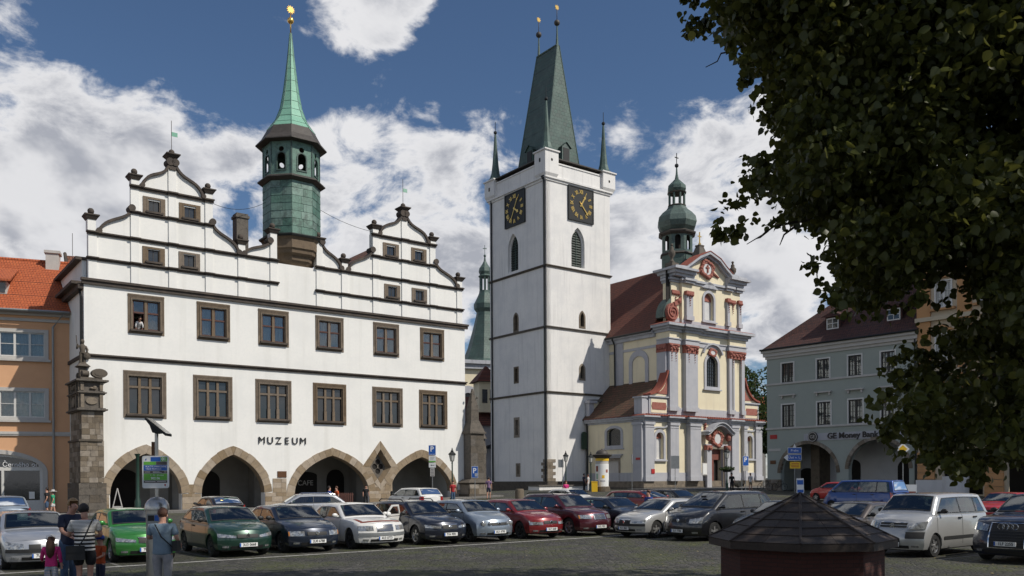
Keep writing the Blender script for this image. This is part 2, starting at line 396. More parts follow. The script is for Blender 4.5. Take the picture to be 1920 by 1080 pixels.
def archloop(x0, x1, z0, zs, rise, n=10, pointed=False):
    """opening: jambs x0,x1 from z0 up to springing zs, then an arch of given rise (counter-clockwise)"""
    c = (x0 + x1) / 2; h = (x1 - x0) / 2
    pts = [(x0, z0), (x1, z0)]
    if pointed:
        r = (h * h + rise * rise) / (2 * h)
        a = math.atan2(rise, -(h - r)) if False else math.acos(max(-1, min(1, (r - h) / r)))
        for i in range(n + 1): t = a * i / n; pts.append((x1 - r + r * math.cos(t), zs + r * math.sin(t)))
        for i in range(1, n + 1): t = a * (1 - i / n); pts.append((x0 + r - r * math.cos(t), zs + r * math.sin(t)))
    else:
        for i in range(2 * n + 1): t = PI * i / (2 * n); pts.append((c + h * math.cos(t), zs + rise * math.sin(t)))
    return pts
def text(s, size, m, parent, loc, rot, name='lettering', ext=.01, align='CENTER', sx=1.0, bold=0.0):
    cu = bpy.data.curves.new(name, 'FONT'); cu.body = s; cu.size = size; cu.extrude = ext; cu.align_x = align; cu.align_y = 'CENTER'; cu.offset = bold
    cu.materials.append(M[m] if isinstance(m, str) else m); cu.resolution_u = 3
    o = bpy.data.objects.new(name, cu); C.objects.link(o); o.location = loc; o.rotation_euler = rot; o.scale = (sx, 1, 1)
    bpy.context.view_layer.update()
    me = bpy.data.meshes.new_from_object(o); o2 = bpy.data.objects.new(name, me); C.objects.link(o2); o2.location = loc; o2.rotation_euler = rot; o2.scale = (sx, 1, 1)
    bpy.data.objects.remove(o); bpy.data.curves.remove(cu)
    if parent: o2.parent = parent
    return o2
UR = R_(37.0)            # the square's main direction
UV = Vector((math.cos(UR), math.sin(UR), 0)); VV = Vector((-math.sin(UR), math.cos(UR), 0))   # along the facades / away from the camera
def sstep(t): t = max(0.0, min(1.0, t)); return t * t * (3 - 2 * t)
def gz(x, y): return .95 * sstep((y - 45) / 45) * sstep((x + 22) / 26)
def on_ground(px, py):
    d = raydir(px, py); t = -CAMH / d.z
    for _ in range(12): t = (gz(d.x * t, t) - CAMH) / d.z
    return Vector((d.x * t, t, gz(d.x * t, t)))
def at_depth(px, d): 
    r = raydir(px, HOR); return Vector((r.x * d, d, gz(r.x * d, d)))
def glassmat(name, tint, gl=1.0, base=.10):
    m = bpy.data.materials.new(name); m.use_nodes = True; t = m.node_tree; t.nodes.clear(); L = t.links.new
    o = t.nodes.new('ShaderNodeOutputMaterial'); mx = t.nodes.new('ShaderNodeMixShader'); tr = t.nodes.new('ShaderNodeBsdfTransparent'); g = t.nodes.new('ShaderNodeBsdfGlossy')
    fr = t.nodes.new('ShaderNodeFresnel'); fr.inputs[0].default_value = 1.5; ad = t.nodes.new('ShaderNodeMath'); ad.operation = 'MULTIPLY_ADD'; ad.use_clamp = True
    L(fr.outputs[0], ad.inputs[0]); ad.inputs[1].default_value = 1.6 * gl; ad.inputs[2].default_value = base
    tr.inputs[0].default_value = (*tint, 1); g.inputs['Roughness'].default_value = .03; g.inputs[0].default_value = (.9, .93, .95, 1)
    tcn = t.nodes.new('ShaderNodeTexCoord'); ns = t.nodes.new('ShaderNodeTexNoise'); ns.inputs['Scale'].default_value = .9
    bp = t.nodes.new('ShaderNodeBump'); bp.inputs['Strength'].default_value = .12; bp.inputs['Distance'].default_value = .05
    L(tcn.outputs['Object'], ns.inputs['Vector']); L(ns.outputs['Fac'], bp.inputs['Height']); L(bp.outputs[0], g.inputs['Normal'])
    L(ad.outputs[0], mx.inputs[0]); L(tr.outputs[0], mx.inputs[1]); L(g.outputs[0], mx.inputs[2]); L(mx.outputs[0], o.inputs[0])
    return m
M['pane'] = glassmat('clear_window_glass', (.80, .83, .83), gl=.6, base=.05)
M['carglass'] = glassmat('tinted_car_glass', (.42, .52, .48), base=.05)
# ---------------------------------------------------------------- ground
def ground_mat():
    m = bpy.data.materials.new('cobbled_ground'); m.use_nodes = True; t = m.node_tree; p = t.nodes['Principled BSDF']; L = t.links.new
    tcn = t.nodes.new('ShaderNodeTexCoord').outputs['Object']
    def nz(s, d=6, r=.6):
        n = t.nodes.new('ShaderNodeTexNoise'); n.inputs['Scale'].default_value = s; n.inputs['Detail'].default_value = d; n.inputs['Roughness'].default_value = r; L(tcn, n.inputs['Vector']); return n.outputs['Fac']
    def rp(v, a, b, c=0, d=1):
        n = t.nodes.new('ShaderNodeMapRange'); n.interpolation_type = 'SMOOTHSTEP'; L(v, n.inputs['Value'])
        for k, x in (('From Min', a), ('From Max', b), ('To Min', c), ('To Max', d)): n.inputs[k].default_value = x
        return n.outputs[0]
    def mx(f, a, b, mode='MIX'):
        n = t.nodes.new('ShaderNodeMixRGB'); n.blend_type = mode
        for i, v in ((0, f), (1, a), (2, b)):
            if isinstance(v, (int, float)): n.inputs[i].default_value = v
            elif isinstance(v, tuple): n.inputs[i].default_value = (*v, 1)
            else: L(v, n.inputs[i])
        return n.outputs[0]
    vo = t.nodes.new('ShaderNodeTexVoronoi'); vo.inputs['Scale'].default_value = 6.0; vo.inputs['Randomness'].default_value = .75; L(tcn, vo.inputs['Vector'])
    ve = t.nodes.new('ShaderNodeTexVoronoi'); ve.feature = 'DISTANCE_TO_EDGE'; ve.inputs['Scale'].default_value = 6.0; ve.inputs['Randomness'].default_value = .75; L(tcn, ve.inputs['Vector'])
    sp = t.nodes.new('ShaderNodeSeparateColor'); L(vo.outputs['Color'], sp.inputs[0])
    c = mx(rp(sp.outputs[0], 0, 1), (.030, .029, .026), (.098, .093, .083))
    c = mx(rp(nz(.35), .4, .65, 0, .45), c, (.040, .038, .034))
    moss = rp(nz(.6, 9, .7), .42, .60)
    joint = rp(ve.outputs['Distance'], .02, .18, 1, .25)
    mm = t.nodes.new('ShaderNodeMath'); mm.operation = 'MULTIPLY'; L(moss, mm.inputs[0]); L(joint, mm.inputs[1])
    c = mx(rp(ve.outputs['Distance'], .0, .09, .75, 0), c, (.020, .018, .015))
    c = mx(mm.outputs[0], c, (.060, .070, .016))
    c = mx(rp(nz(.16, 5, .6), .46, .60, 0, .5), c, (.028, .026, .023))
    c = mx(rp(nz(2.3, 6, .7), .62, .74, 0, .5), c, (.12, .11, .095))
    L(c, p.inputs['Base Color']); p.inputs['Roughness'].default_value = .82
    b1 = t.nodes.new('ShaderNodeBump'); b1.inputs['Strength'].default_value = .9; b1.inputs['Distance'].default_value = .03; L(rp(ve.outputs['Distance'], 0, .18), b1.inputs['Height'])
    b2 = t.nodes.new('ShaderNodeBump'); b2.inputs['Strength'].default_value = .5; b2.inputs['Distance'].default_value = .05; L(nz(3, 6, .7), b2.inputs['Height']); L(b1.outputs[0], b2.inputs['Normal'])
    L(b2.outputs[0], p.inputs['Normal'])
    return m
M['cobbles'] = ground_mat()
xs = [-900, -400, -150, -80] + list(range(-60, 81, 4)) + [110, 200, 450, 900]
ys = [-300, -60, 0, 20] + list(range(40, 101, 4)) + [110, 130, 200, 400, 900, 1800]
b = B(); nx = len(xs)
b.add([(x, y, gz(x, y)) for y in ys for x in xs], [(j * nx + i, j * nx + i + 1, (j + 1) * nx + i + 1, (j + 1) * nx + i) for j in range(len(ys) - 1) for i in range(nx - 1)])
meta(b.build('ground', 'cobbles', smooth=True), kind='structure')
def strip(name, pts, w, m, dz, kind='structure', h=0.0):
    """band along a polyline lying on the ground"""
    b = B(); P = [Vector((p[0], p[1], 0)) for p in pts]
    Q = []
    for a, c in zip(P[:-1], P[1:]):
        n = max(1, int((c - a).length / 2)); Q += [a.lerp(c, i / n) for i in range(n)]
    Q.append(P[-1]); vs = []; fs = []
    for i, p in enumerate(Q):
        d = (Q[min(i + 1, len(Q) - 1)] - Q[max(i - 1, 0)]).normalized(); s = Vector((-d.y, d.x, 0))
        for q in (p + s * w / 2, p - s * w / 2):
            z = gz(q.x, q.y) + dz
            vs.append((q.x, q.y, z)); 
            if h: vs.append((q.x, q.y, z - h))
    k = 4 if h else 2
    for i in range(len(Q) - 1):
        a = i * k; c = a + k
        if h: fs += [(a, a + 2, c + 2, c), (a + 1, a, c, c + 1), (a + 2, a + 3, c + 3, c + 2)]
        else: fs.append((a, a + 1, c + 1, c))
    if h: e = (len(Q) - 1) * k; fs += [(1, 3, 2, 0), (e, e + 2, e + 3, e + 1)]
    b.add(vs, fs); o = b.build(name, m, fix=True)
    if kind: meta(o, kind=kind)
    return o
LW = Vector((-12.3, 20.7, 0))        # start of the white line, runs along the square
def lw(t, off=0.0): return LW + UV * t + VV * off
strip('parking_line', [lw(-6), lw(24)], .17, 'linepaint', .004)
for k in range(-1, 11): strip('bay_line', [lw(.1 + 2.62 * k, .1), lw(.1 + 2.62 * k, 4.6)], .09, 'faintpaint', .004)
RB = Vector((4.2, 31.8, 0))
for k in range(-1, 8): 
    p = RB - VV * (2.55 * k - 1.27); strip('bay_line', [p + UV * .1, p + UV * 4.5], .09, 'faintpaint', .004)
# ---------------------------------------------------------------- museum (town hall)
MU = empty('museum_building', (-28.67, 58, 0), UR, 'long white Renaissance town hall with stepped scroll gables and stone arcade, MUZEUM on the wall', 'museum')
WA = [3.97, 8.65, 13.2, 17.82, 22.9, 27.37]; WB = [3.87, 8.58, 13.17, 17.8, 23.0, 27.45]
AR = [(1.55, 6.3, 1.3, 4.14), (7.7, 12.4, 1.3, 4.14), (14.8, 21.2, 1.2, 4.16), (23.2, 29.3, 1.2, 4.12)]
def pcurve(x0, x1, zs, top, n=10):
    c = (x0 + x1) / 2; h = (x1 - x0) / 2; r = top - zs
    R = bez((x1, zs), (x1 - .01, zs + .52 * r), (c + .42 * h, zs + .88 * r), (c, top), n)
    Lf = [(2 * c - x, z) for x, z in R][::-1]
    return R + Lf[1:]
def pointed(x0, x1, zs, top, n=10): return [(x0, -.3), (x1, -.3)] + pcurve(x0, x1, zs, top, n)
DIA = [(22.28, 1.85), (23.27, 3.25), (22.28, 4.72), (21.29, 3.25)]
holes = [pointed(*a) for a in AR] + [DIA]
holes += [rect(u - .95, u + .95, 12.75, 14.8) for u in WA] + [rect(u - 1.1, u + 1.1, 6.85, 9.5) for u in WB]
b = B(); b.plate(rect(0, 30.75, -.4, 15.55), holes, 0, .7)
b.box(0, .6, .7, 14, -.4, 15.55); b.box(30.15, 30.75, .7, 14, -.4, 15.55); b.box(.6, 30.15, 13.4, 14, -.4, 15.55)
b.box(.6, 30.15, 5.0, 5.25, 5.6, 15.5); b.box(.6, 30.15, .7, 5.0, 5.55, 5.7); b.box(.6, 30.15, .7, 5, 11.2, 11.3)
b.build('wall', 'plaster', MU)
# gables
S = lambda x0, z0, x1, z1: bez((x0, z0), (x0 + (x1 - x0) * .12, z0 + (z1 - z0) * .62), (x0 + (x1 - x0) * .86, z0 + (z1 - z0) * .52), (x1, z1), 12)
def gable(pts, name='gable_wall', holes=[]):
    B().plate(pts, holes, .02, .5).build(name, 'plaster', MU)
def mir(pts, c): return [(2 * c - x, z) for x, z in pts][::-1]
G1w = [rect(4.5 - .42, 4.5 + .42, 17.62, 18.42), rect(6.95 - .42, 6.95 + .42, 17.62, 18.42), rect(4.55 - .42, 4.55 + .42, 21.12, 21.88), rect(7.0 - .42, 7.0 + .42, 21.12, 21.88)]
sL = S(.95, 19.1, 3.05, 21.0); sR = mir(S(10.5 , 19.1, 8.55, 21.0), 0) ; sR = S(10.55, 19.1, 8.6, 21.0)[::-1]
pL = bez((3.75, 22.75), (4.1, 24.2), (5.2, 23.4), (5.62, 24.75), 12); pR = bez((7.95, 22.75), (7.6, 24.1), (6.5, 23.5), (5.98, 24.75), 12)[::-1]
sT = S(10.95, 19.1, 12.95, 20.35)
g1 = [(.3, 15.56), (13.5, 15.56), (13.5, 19.1)] + [(12.98, 20.4)] + sT[::-1] + [(10.75, 19.1)] + sR[::-1][0:0] + [(x, z) for x, z in sR[::-1]] + [(8.6, 22.7)] + pR[::-1] + pL[::-1] + [(3.05, 22.7)] + sL[::-1] + [(.3, 19.1)]
gable(g1, holes=G1w)
g2c = 24.7
sL2 = S(19.45, 19.1, 21.65, 21.0); sR2 = S(29.95, 19.1, 27.75, 20.9)[::-1]
pL2 = bez((22.35, 22.5), (22.7, 23.9), (24.0, 23.2), (24.5, 24.5), 12); pR2 = bez((27.0, 22.5), (26.7, 23.9), (25.3, 23.2), (24.85, 24.5), 12)[::-1]
sT2 = S(18.85, 19.1, 17.2, 20.9)
G2w = [rect(23.5 - .42, 23.5 + .42, 17.48, 18.28), rect(26.13 - .42, 26.13 + .42, 17.48, 18.28), rect(23.4 - .42, 23.4 + .42, 20.92, 21.66), rect(26.1 - .42, 26.1 + .42, 20.92, 21.66)]
g2 = [(16.75, 15.56), (30.5, 15.56), (30.5, 19.1)] + sR2[::-1] + [(27.75, 22.45)] + pR2[::-1] + pL2[::-1] + [(21.65, 22.45)] + sL2[::-1] + [(19.15, 19.1)] + sT2 + [(16.75, 20.9)]
gable(g2, holes=G2w)
gable(rect(13.5, 16.75, 15.56, 18.85))
# pilaster strips
for u, z1 in [(.55, 19), (3.25, 22.6), (5.78, 24.8), (8.35, 22.6), (10.75, 19), (13.22, 19), (16.98, 19), (19.15, 19), (21.95, 22.4), (24.67, 24.6), (27.45, 22.4), (30.2, 19)]:
    B().box(u - .27, u + .27, -.075, .02, 15.8, z1).build('pilaster_strip', 'plaster', MU)
# string courses: each a dark stone part with breaks over the pilasters
def course(x0, x1, z, h, pr, name='string_course', pil=[]):
    b = B(); b.box(x0, x1, -pr, .02, z - h / 2, z + h * .1); b.box(x0 - .05, x1 + .05, -pr - .10, .02, z + h * .1, z + h / 2)
    for u in pil: b.box(u - .33, u + .33, -pr - .09, -pr, z - h / 2, z + h * .1); b.box(u - .36, u + .36, -pr - .2, -pr - .1, z + h * .1 + .003, z + h / 2 + .003)
    b.build(name, 'moulding', MU)
course(-.15, 31.0, 15.68, .40, .16, 'cornice'); course(0, 30.85, 10.68, .24, .10)
p1 = [.55, 3.25, 5.78, 8.35, 10.75, 13.22]; p2 = [16.98, 19.15, 21.95, 24.67, 27.45, 30.2]
course(.2, 13.6, 17.25, .2, .08, pil=p1); course(.2, 13.6, 18.98, .22, .08, pil=p1); course(2.95, 8.65, 20.82, .2, .08, pil=p1[1:4]); course(2.95, 8.65, 22.6, .24, .08, pil=p1[1:4])
course(16.65, 30.6, 17.1, .2, .08, pil=p2); course(16.65, 30.6, 18.95, .22, .08, pil=p2); course(21.6, 27.8, 20.6, .2, .08, pil=p2[2:5]); course(21.6, 27.8, 22.35, .24, .08, pil=p2[2:5])
def scroll(pts, a0=True, a1=True, r0=.2, r1=.24):
    b = B(); b.ribbon(pts, .17, -.17, .55)
    if a0: b.lathe([(r0, -.22), (r0, .58)], 14, (pts[0][0], 0, pts[0][1] + .08), axis='y')
    if a1: b.lathe([(r1, -.22), (r1, .58)], 14, (pts[-1][0], 0, pts[-1][1] + .1), axis='y')
    b.build('scroll_coping', 'moulding', MU, fix=True)
for q in (sL, sR[::-1], sT, sL2, sR2[::-1], sT2): scroll(q)
scroll(pL, r1=.27, r0=.17); scroll(pR[::-1], r1=.27, r0=.17); scroll(pL2, r1=.27, r0=.17); scroll(pR2[::-1], r1=.27, r0=.17)
def finial(u, z0, zt, w=.26):
    b = B(); b.box(u - w, u + w, -.09, .5, z0, zt); o = b.build('pinnacle', 'plaster', MU)
    b = B(); b.frustum(u, .2, zt, zt + .26, w + .03, .34, w + .19, .50); b.box(u - w - .21, u + w + .21, -.32, .72, zt + .26, zt + .34)
    b.lathe([(.12, zt + .34), (.14, zt + .44)], 10, (u, .2, 0)); b.ball(u, .2, zt + .62, .22, 12)
    b.build('ball_finial', 'moulding', o)
for u, z0, zt in [(.5, 19.09, 19.87), (3.28, 22.72, 23.12), (8.35, 22.72, 23.12), (10.75, 19.09, 19.8), (13.22, 19.09, 21.05), (16.98, 19.06, 20.98), (19.15, 19.06, 19.65), (21.95, 22.47, 22.85), (27.5, 22.47, 22.75), (30.2, 19.06, 19.65)]:
    finial(u, z0, zt)
for u, z in ((5.8, 24.3), (24.67, 24.0)):
    b = B(); b.box(u - .22, u + .22, -.16, .5, z, z + .8); b.frustum(u, .17, z + .8, z + 1.05, .25, .33, .46, .55); b.box(u - .48, u + .48, -.40, .74, z + 1.05, z + 1.13); b.ball(u, .17, z + 1.33, .21, 12)
    b.tube([(u, .17, z + 1.4), (u, .17, z + 3.6)], .02, 6); b.build('apex_finial', 'moulding', MU)
    B().box(u + .02, u + .42, .16, .18, z + 2.5, z + 2.8).build('vane_flag', 'copper_light', MU)
# roofs behind the gables
def groof(pts, y0, y1, m='roof_old', name='roof', par=MU): return B().prism(pts, y0, y1).build(name, m, par)
groof([(.35, 15.57), (13.45, 15.57), (12.6, 18.2), (10.3, 18.8), (8.2, 20.7), (5.8, 23.2), (3.5, 20.9), (.9, 18.0)], .52, 13.9)
groof([(16.9, 15.57), (30.4, 15.57), (29.8, 18.0), (27.4, 20.7), (24.7, 23.0), (21.8, 20.5), (19.2, 18.7), (17.2, 18.6)], .52, 13.9)
groof([(13.47, 15.57), (16.88, 15.57), (16.88, 18.0), (13.47, 18.0)], .72, 13.9)
B().box(10.9, 11.8, 1.4, 2.3, 18.9, 22.6).box(10.82, 11.88, 1.32, 2.38, 22.25, 22.45).build('chimney', 'darkstone', MU)
# side gable seen beyond the right corner
b = B(); b.box(30.2, 30.72, 5.5, 13.5, 15.56, 20.2); b.box(30.1, 30.85, 5.2, 13.7, 19.0, 19.15)
b.build('side_gable', 'plaster', MU)
b = B()
for yy, zz in ((6.2, 20.9), (3.3, 19.6)): b.ball(30.4, yy, zz + .5, .3); b.frustum(30.4, yy, zz - 1, zz + .2, .25, .25, .5, .5)
b.ribbon([(30.35, 21.6), (30.4, 20.8), (30.38, 20.3)], .3, 5.4, 6.0); b.build('side_finials', 'moulding', MU)
b = B(); b.box(.05, .65, -.0, .0, 0, 0) if False else None
b = B(); b.box(-.35, -.003, .0, 13.9, 15.15, 15.5); b.box(-.7, -.003, .3, 13.9, 15.5, 15.7); b.build('side_eave', 'moulding', MU)
b = B(); b.box(-.12, -.003, .1, 13.9, 10.57, 10.8); b.build('string_course', 'moulding', MU)
b = B(); b.tube([(-.2, .5, 15.3), (-.12, .25, 14.6), (-.12, .25, 9.8)], .09, 8); b.build('downpipe', 'iron', MU)
b = B(); b.box(-.002, .28, .6, 13.9, 15.56, 17.2); b.build('side_parapet', 'plaster', MU)
b = B(); b.box(-.4, .3, .5, 13.9, 17.2, 17.4); b.build('side_eave', 'moulding', MU)

# museum windows
def stone_window(kind, u, z, par, idx):
    if kind == 'B': W, H, hx, z0, z1 = 2.85, 3.27, 1.03, .30, 2.85
    elif kind == 'A': W, H, hx, z0, z1 = 2.42, 2.75, .86, .32, 2.32
    else: W, H, hx, z0, z1 = 1.5, 1.2, .36, .2, 1.0
    b = B(); b.plate(rect(-W / 2, W / 2, 0, H), [rect(-hx - .16, hx + .16, z0 - .05, z1 + .14)], -.035, .05)
    b.plate(rect(-hx - .16, hx + .16, z0 - .05, z1 + .14), [rect(-hx - .07, hx + .07, z0 - .02, z1 + .06)], -.09 if kind != 'G' else -.05, .1)
    b.plate(rect(-hx - .07, hx + .07, z0 - .02, z1 + .06), [rect(-hx, hx, z0, z1)], .03, .3)
    if kind != 'G':
        b.plate(rect(-W / 2 + .06, W / 2 - .06, .62, H - .06), [rect(-W / 2 + .14, W / 2 - .14, .54, H - .14)] if False else [], -.034, -.033) if False else None
        for sx in (-1, 1):
            for q in (-.03, .045, .12):
                xx = sx * (hx + .17 + q); b.box(min(xx, xx + sx * .04), max(xx, xx + sx * .04), -.06, -.034, .75, H - .06 - (.20 - q))
        for q in (.06, .14, .22): b.box(-hx - .42 + q, hx + .42 - q, -.06, -.0345, H - q - .045, H - q)
    fr = b.build('window', 'surround', par, (u, 0, z)); reg(fr, B().box(-hx - .22, hx + .22, -.24, .04, z0 - .17, z0 - .04).build('sill', 'moulding', fr))
    if kind == 'B':
        ms = [-hx / 3 * 1.03, hx / 3 * 1.03]
        b = B()
        for x in ms: b.box(x - .085, x + .085, .05, .22, z0, z1); b.box(x - .11, x + .11, .03, .05, z0, z0 + .75)
        reg(fr, b.build('mullion', 'surround', fr)); b = B(); e = [-hx] + ms + [hx]
        for i in range(3): b.box(e[i] + (.085 if i else 0), e[i + 1] - (.085 if i < 2 else 0), .06, .21, 2.08, 2.22)
        reg(fr, b.build('transom', 'surround', fr))
        for i in range(3):
            a, c = e[i] + (.087 if i else .002), e[i + 1] - (.087 if i < 2 else .002)
            for q0, q1 in ((z0, 2.08), (2.22, z1)):
                reg(fr, B().plate(rect(a, c, q0 + .002, q1 - .002), [rect(a + .04, c - .04, q0 + .05, q1 - .04)], .16, .2).build('sash', 'darksash', fr))
                reg(fr, B().box(a + .04, c - .04, .175, .182, q0 + .05, q1 - .04).build('pane', 'glass', fr))
    elif kind == 'A':
        reg(fr, B().box(-.09, .09, .05, .22, z0, z1).box(-.12, .12, .03, .05, z0, z0 + .6).build('mullion', 'surround', fr))
        for s_ in (-1, 1):
            a, c = (-hx + .002, -.092) if s_ < 0 else (.092, hx - .002)
            b = B(); b.plate(rect(a, c, z0 + .002, z1 - .002), [rect(a + .07, c - .05, z0 + .08, 1.42), rect(a + .07, c - .05, 1.56, z1 - .07)], .13, .2)
            b.box(a, c, .10, .13, 1.44, 1.54); reg(fr, b.build('sash', 'sash', fr))
            for q0, q1 in ((z0 + .08, 1.42), (1.56, z1 - .07)):
                if idx == 0 and s_ < 0 and q0 < 1: continue
                reg(fr, B().box(a + .07, c - .05, .16, .166, q0, q1).build('pane', 'pane', fr))
            # gathered net curtain with folds
            if idx == 0 and s_ < 0: continue
            b = B(); n = 26; vs = []; fs = []
            for i in range(n + 1):
                x = a + (c - a) * i / n; y = .30 + .025 * math.sin(i * 1.35 + idx)
                sw = (.12 * abs(math.sin(idx * 1.7 + i / n * 2))); vs += [(x, y, z0 + .02), (x, y, z1 - .05)]
            for i in range(n): fs.append((2 * i, 2 * i + 2, 2 * i + 3, 2 * i + 1))
            b.add(vs, fs); reg(fr, b.build('curtain', 'curtain', fr))
    else:
        b = B(); b.plate(rect(-hx, hx, z0, z1), [rect(-hx + .05, -.025, z0 + .05, z1 - .05), rect(.025, hx - .05, z0 + .05, z1 - .05)], .14, .2); reg(fr, b.build('sash', 'darksash', fr))
        for a, c in ((-hx + .05, -.025), (.025, hx - .05)): reg(fr, B().box(a, c, .16, .166, z0 + .05, z1 - .05).build('pane', 'glass', fr))
    return fr
for i, u in enumerate(WA): stone_window('A', u, 12.45, MU, i)
for i, u in enumerate(WB): stone_window('B', u, 6.6, MU, i)
for u, z in ((4.5, 17.42), (6.95, 17.42), (4.55, 20.92), (7.0, 20.92), (23.5, 17.28), (26.13, 17.28), (23.4, 20.7), (26.1, 20.7)): stone_window('G', u, z, MU, 0)
# arch voussoirs and pier blocks
def voussoirs(par, curve, th, y0, y1, m, step=.5, name='arch_stone'):
    ln = [0]
    for a, c in zip(curve[:-1], curve[1:]): ln.append(ln[-1] + math.hypot(c[0] - a[0], c[1] - a[1]))
    def pt(s):
        for i in range(len(ln) - 1):
            if s <= ln[i + 1] + 1e-9:
                t = (s - ln[i]) / (ln[i + 1] - ln[i]); a, c = curve[i], curve[i + 1]
                return (a[0] + (c[0] - a[0]) * t, a[1] + (c[1] - a[1]) * t), (c[0] - a[0], c[1] - a[1])
    n = max(3, int(round(ln[-1] / step / 2)) * 2)
    for k in range(n):
        s0, s1 = ln[-1] * k / n + .008, ln[-1] * (k + 1) / n - .008; poly_i = []; poly_o = []
        tk = th * random.uniform(.94, 1.06)
        for s in (s0, (s0 + s1) / 2, s1):
            p, d = pt(s); l = math.hypot(*d); nx_, nz_ = d[1] / l, -d[0] / l
            poly_i.append(p); poly_o.append((p[0] + nx_ * tk, p[1] + nz_ * tk))
        B().prism(poly_i + poly_o[::-1], y0 - random.uniform(0, .02), y1).build(name, m, par)
        if k == n // 2 - 1: lastp = poly_o[-1]
        if k == n // 2 and math.hypot(poly_o[0][0] - lastp[0], poly_o[0][1] - lastp[1]) > .12:
            B().prism([(curve[len(curve) // 2][0], curve[len(curve) // 2][1] + .01), (lastp[0] - .01, lastp[1]), (curve[len(curve) // 2][0], curve[len(curve) // 2][1] + th * 1.05), (poly_o[0][0] + .01, poly_o[0][1])], y0, y1).build('keystone', m, par, fix=True)
for i, a in enumerate(AR):
    cv = pcurve(*a, n=10)
    # trim the bands of neighbouring arches where they would meet
    voussoirs(MU, cv, .60, -.045, .02, 'sandstone', .52)
    B().ribbon(cv, .04, .02, .69).build('arch_soffit', 'sandstone', MU, fix=True)
def blocks(par, x0, x1, z0, z1, y0, y1, m, rh=.42, bw=.7, name='stone_block', jit=.015, axis='x'):
    z = z0; r = 0
    while z < z1 - .05:
        h = min(rh * random.uniform(.85, 1.15), z1 - z)
        if z1 - z - h < .12: h = z1 - z
        x = x0; 
        while x < x1 - .02:
            w = bw * random.uniform(.6, 1.3)
            if x1 - x - w < .2: w = x1 - x
            pj = random.uniform(0, jit)
            if axis == 'x': B().box(x + .006, x + w - .006, y0 - pj, y1, z + .006, z + h - .006).build(name, m, par)
            else: B().box(y0 - pj, y1, x + .006, x + w - .006, z + .006, z + h - .006).build(name, m, par)
            x += w
        z += h; r += 1
for x0, x1, zt in ((0.98, 1.5, 1.45), (6.33, 7.67, 1.95), (12.43, 14.77, 2.35), (21.23, 23.17, 1.75), (29.33, 30.5, 1.5)):
    blocks(MU, x0, x1, -.2, 1.28, -.06, .02, 'sandstone'); 
    if zt > 1.6: blocks(MU, x0 + (.62 if zt > 2.2 else .45), x1 - (.62 if zt > 2.2 else .45), 1.28, zt, -.035, .02, 'sandstone', .36, .6)
# diamond window of stone with a quatrefoil
o4 = [(22.28, 1.35), (23.95, 3.25), (22.28, 5.42), (20.61, 3.25)]
for i in range(4):
    a, c = DIA[i], DIA[(i + 1) % 4]; A, Cc = o4[i], o4[(i + 1) % 4]
    for t0, t1 in ((.01, .33), (.345, .66), (.675, .99)):
        L2 = lambda p, q, t: (p[0] + (q[0] - p[0]) * t, p[1] + (q[1] - p[1]) * t)
        B().prism([L2(A, Cc, t0), L2(A, Cc, t1), L2(a, c, t1), L2(a, c, t0)], -.06, .02).build('diamond_stone', 'sandstone', MU, fix=True)
B().prism([(21.0, 1.25), (23.4, 1.25), (23.35, 2.5), (22.28, 1.45), (21.2, 2.5)], -.012, .02).build('diamond_base_stone', 'sandstone', MU, fix=True)
inn = [(22.28 + (x - 22.28) * .72, 3.25 + (z - 3.25) * .72) for x, z in DIA]
b = B(); vs = [(x, .0, z) for x, z in DIA] + [(x, .45, z) for x, z in inn]; b.add(vs, [(i, (i + 1) % 4, 4 + (i + 1) % 4, 4 + i) for i in range(4)]); b.build('splayed_reveal', 'sandstone', MU, fix=True)
q4 = [circ(22.28 + dx, 3.3 + dz, .24, 12) for dx, dz in ((-.28, 0), (.28, 0), (0, .38), (0, -.38))]
B().plate(inn, q4, .45, .52).build('tracery', 'darkstone', MU); B().plate(inn, [], .55, .6).build('dark_opening', 'darkin', MU)
# arcade interior
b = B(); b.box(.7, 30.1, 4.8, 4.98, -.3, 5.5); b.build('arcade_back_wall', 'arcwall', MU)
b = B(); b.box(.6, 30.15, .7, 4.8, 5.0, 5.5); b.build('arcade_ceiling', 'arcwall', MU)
b = B(); b.box(.0, 30.6, -.3, 4.8, -.35, .10); b.build('arcade_floor', 'pavement', MU)
for x0, x1, z1, rs in ((8.6, 10.6, 2.2, .8), (2.2, 4.6, 2.3, .8), (16.8, 18.8, 2.6, .3), (19.7, 21.3, 2.3, .8), (24.3, 25.9, 2.4, .7)):
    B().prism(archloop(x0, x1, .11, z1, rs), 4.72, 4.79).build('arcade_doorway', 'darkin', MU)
for x0, x1 in ((12.9, 14.3), (21.8, 22.8), (6.6, 7.4)): B().box(x0, x1, 3.4, 4.79, .1, 5.0).build('arcade_pier', 'arcwall', MU)
text('CAFE', .6, 'greytrim', MU, (17.75, 4.70, 1.95), (PI / 2, 0, 0), 'cafe_lettering', .01)
# MUZEUM letters
for k, ch in enumerate('MUZEUM'):
    text(ch, .74, 'black', MU, (12.2 + k * .66, -.07, 5.22), (PI / 2, 0, 0), 'letter', .025, sx=1.02)
B().box(13.43, 14.15, -.05, 0, 2.42, 2.9).build('plaque', 'bronze', MU)
# wooden parapet fence of the cafe inside the third arch
t = empty('cafe_fence', MU.matrix_world.to_translation(), 0, 'low red-brown slatted cafe fence standing inside the wide arch', 'fence')
t.location = Vector((-28.67, 58, .1)) + UV * 15.2 + VV * .9; t.rotation_euler = (0, 0, UR)
for k in range(30): B().box(k * .17, k * .17 + .11, 0, .03, .05, 1.05).build('slat', 'sash', t)
B().box(0, 5.1, .031, .07, .85, .93).box(0, 5.1, .031, .07, .2, .28).build('rail', 'sash', t)
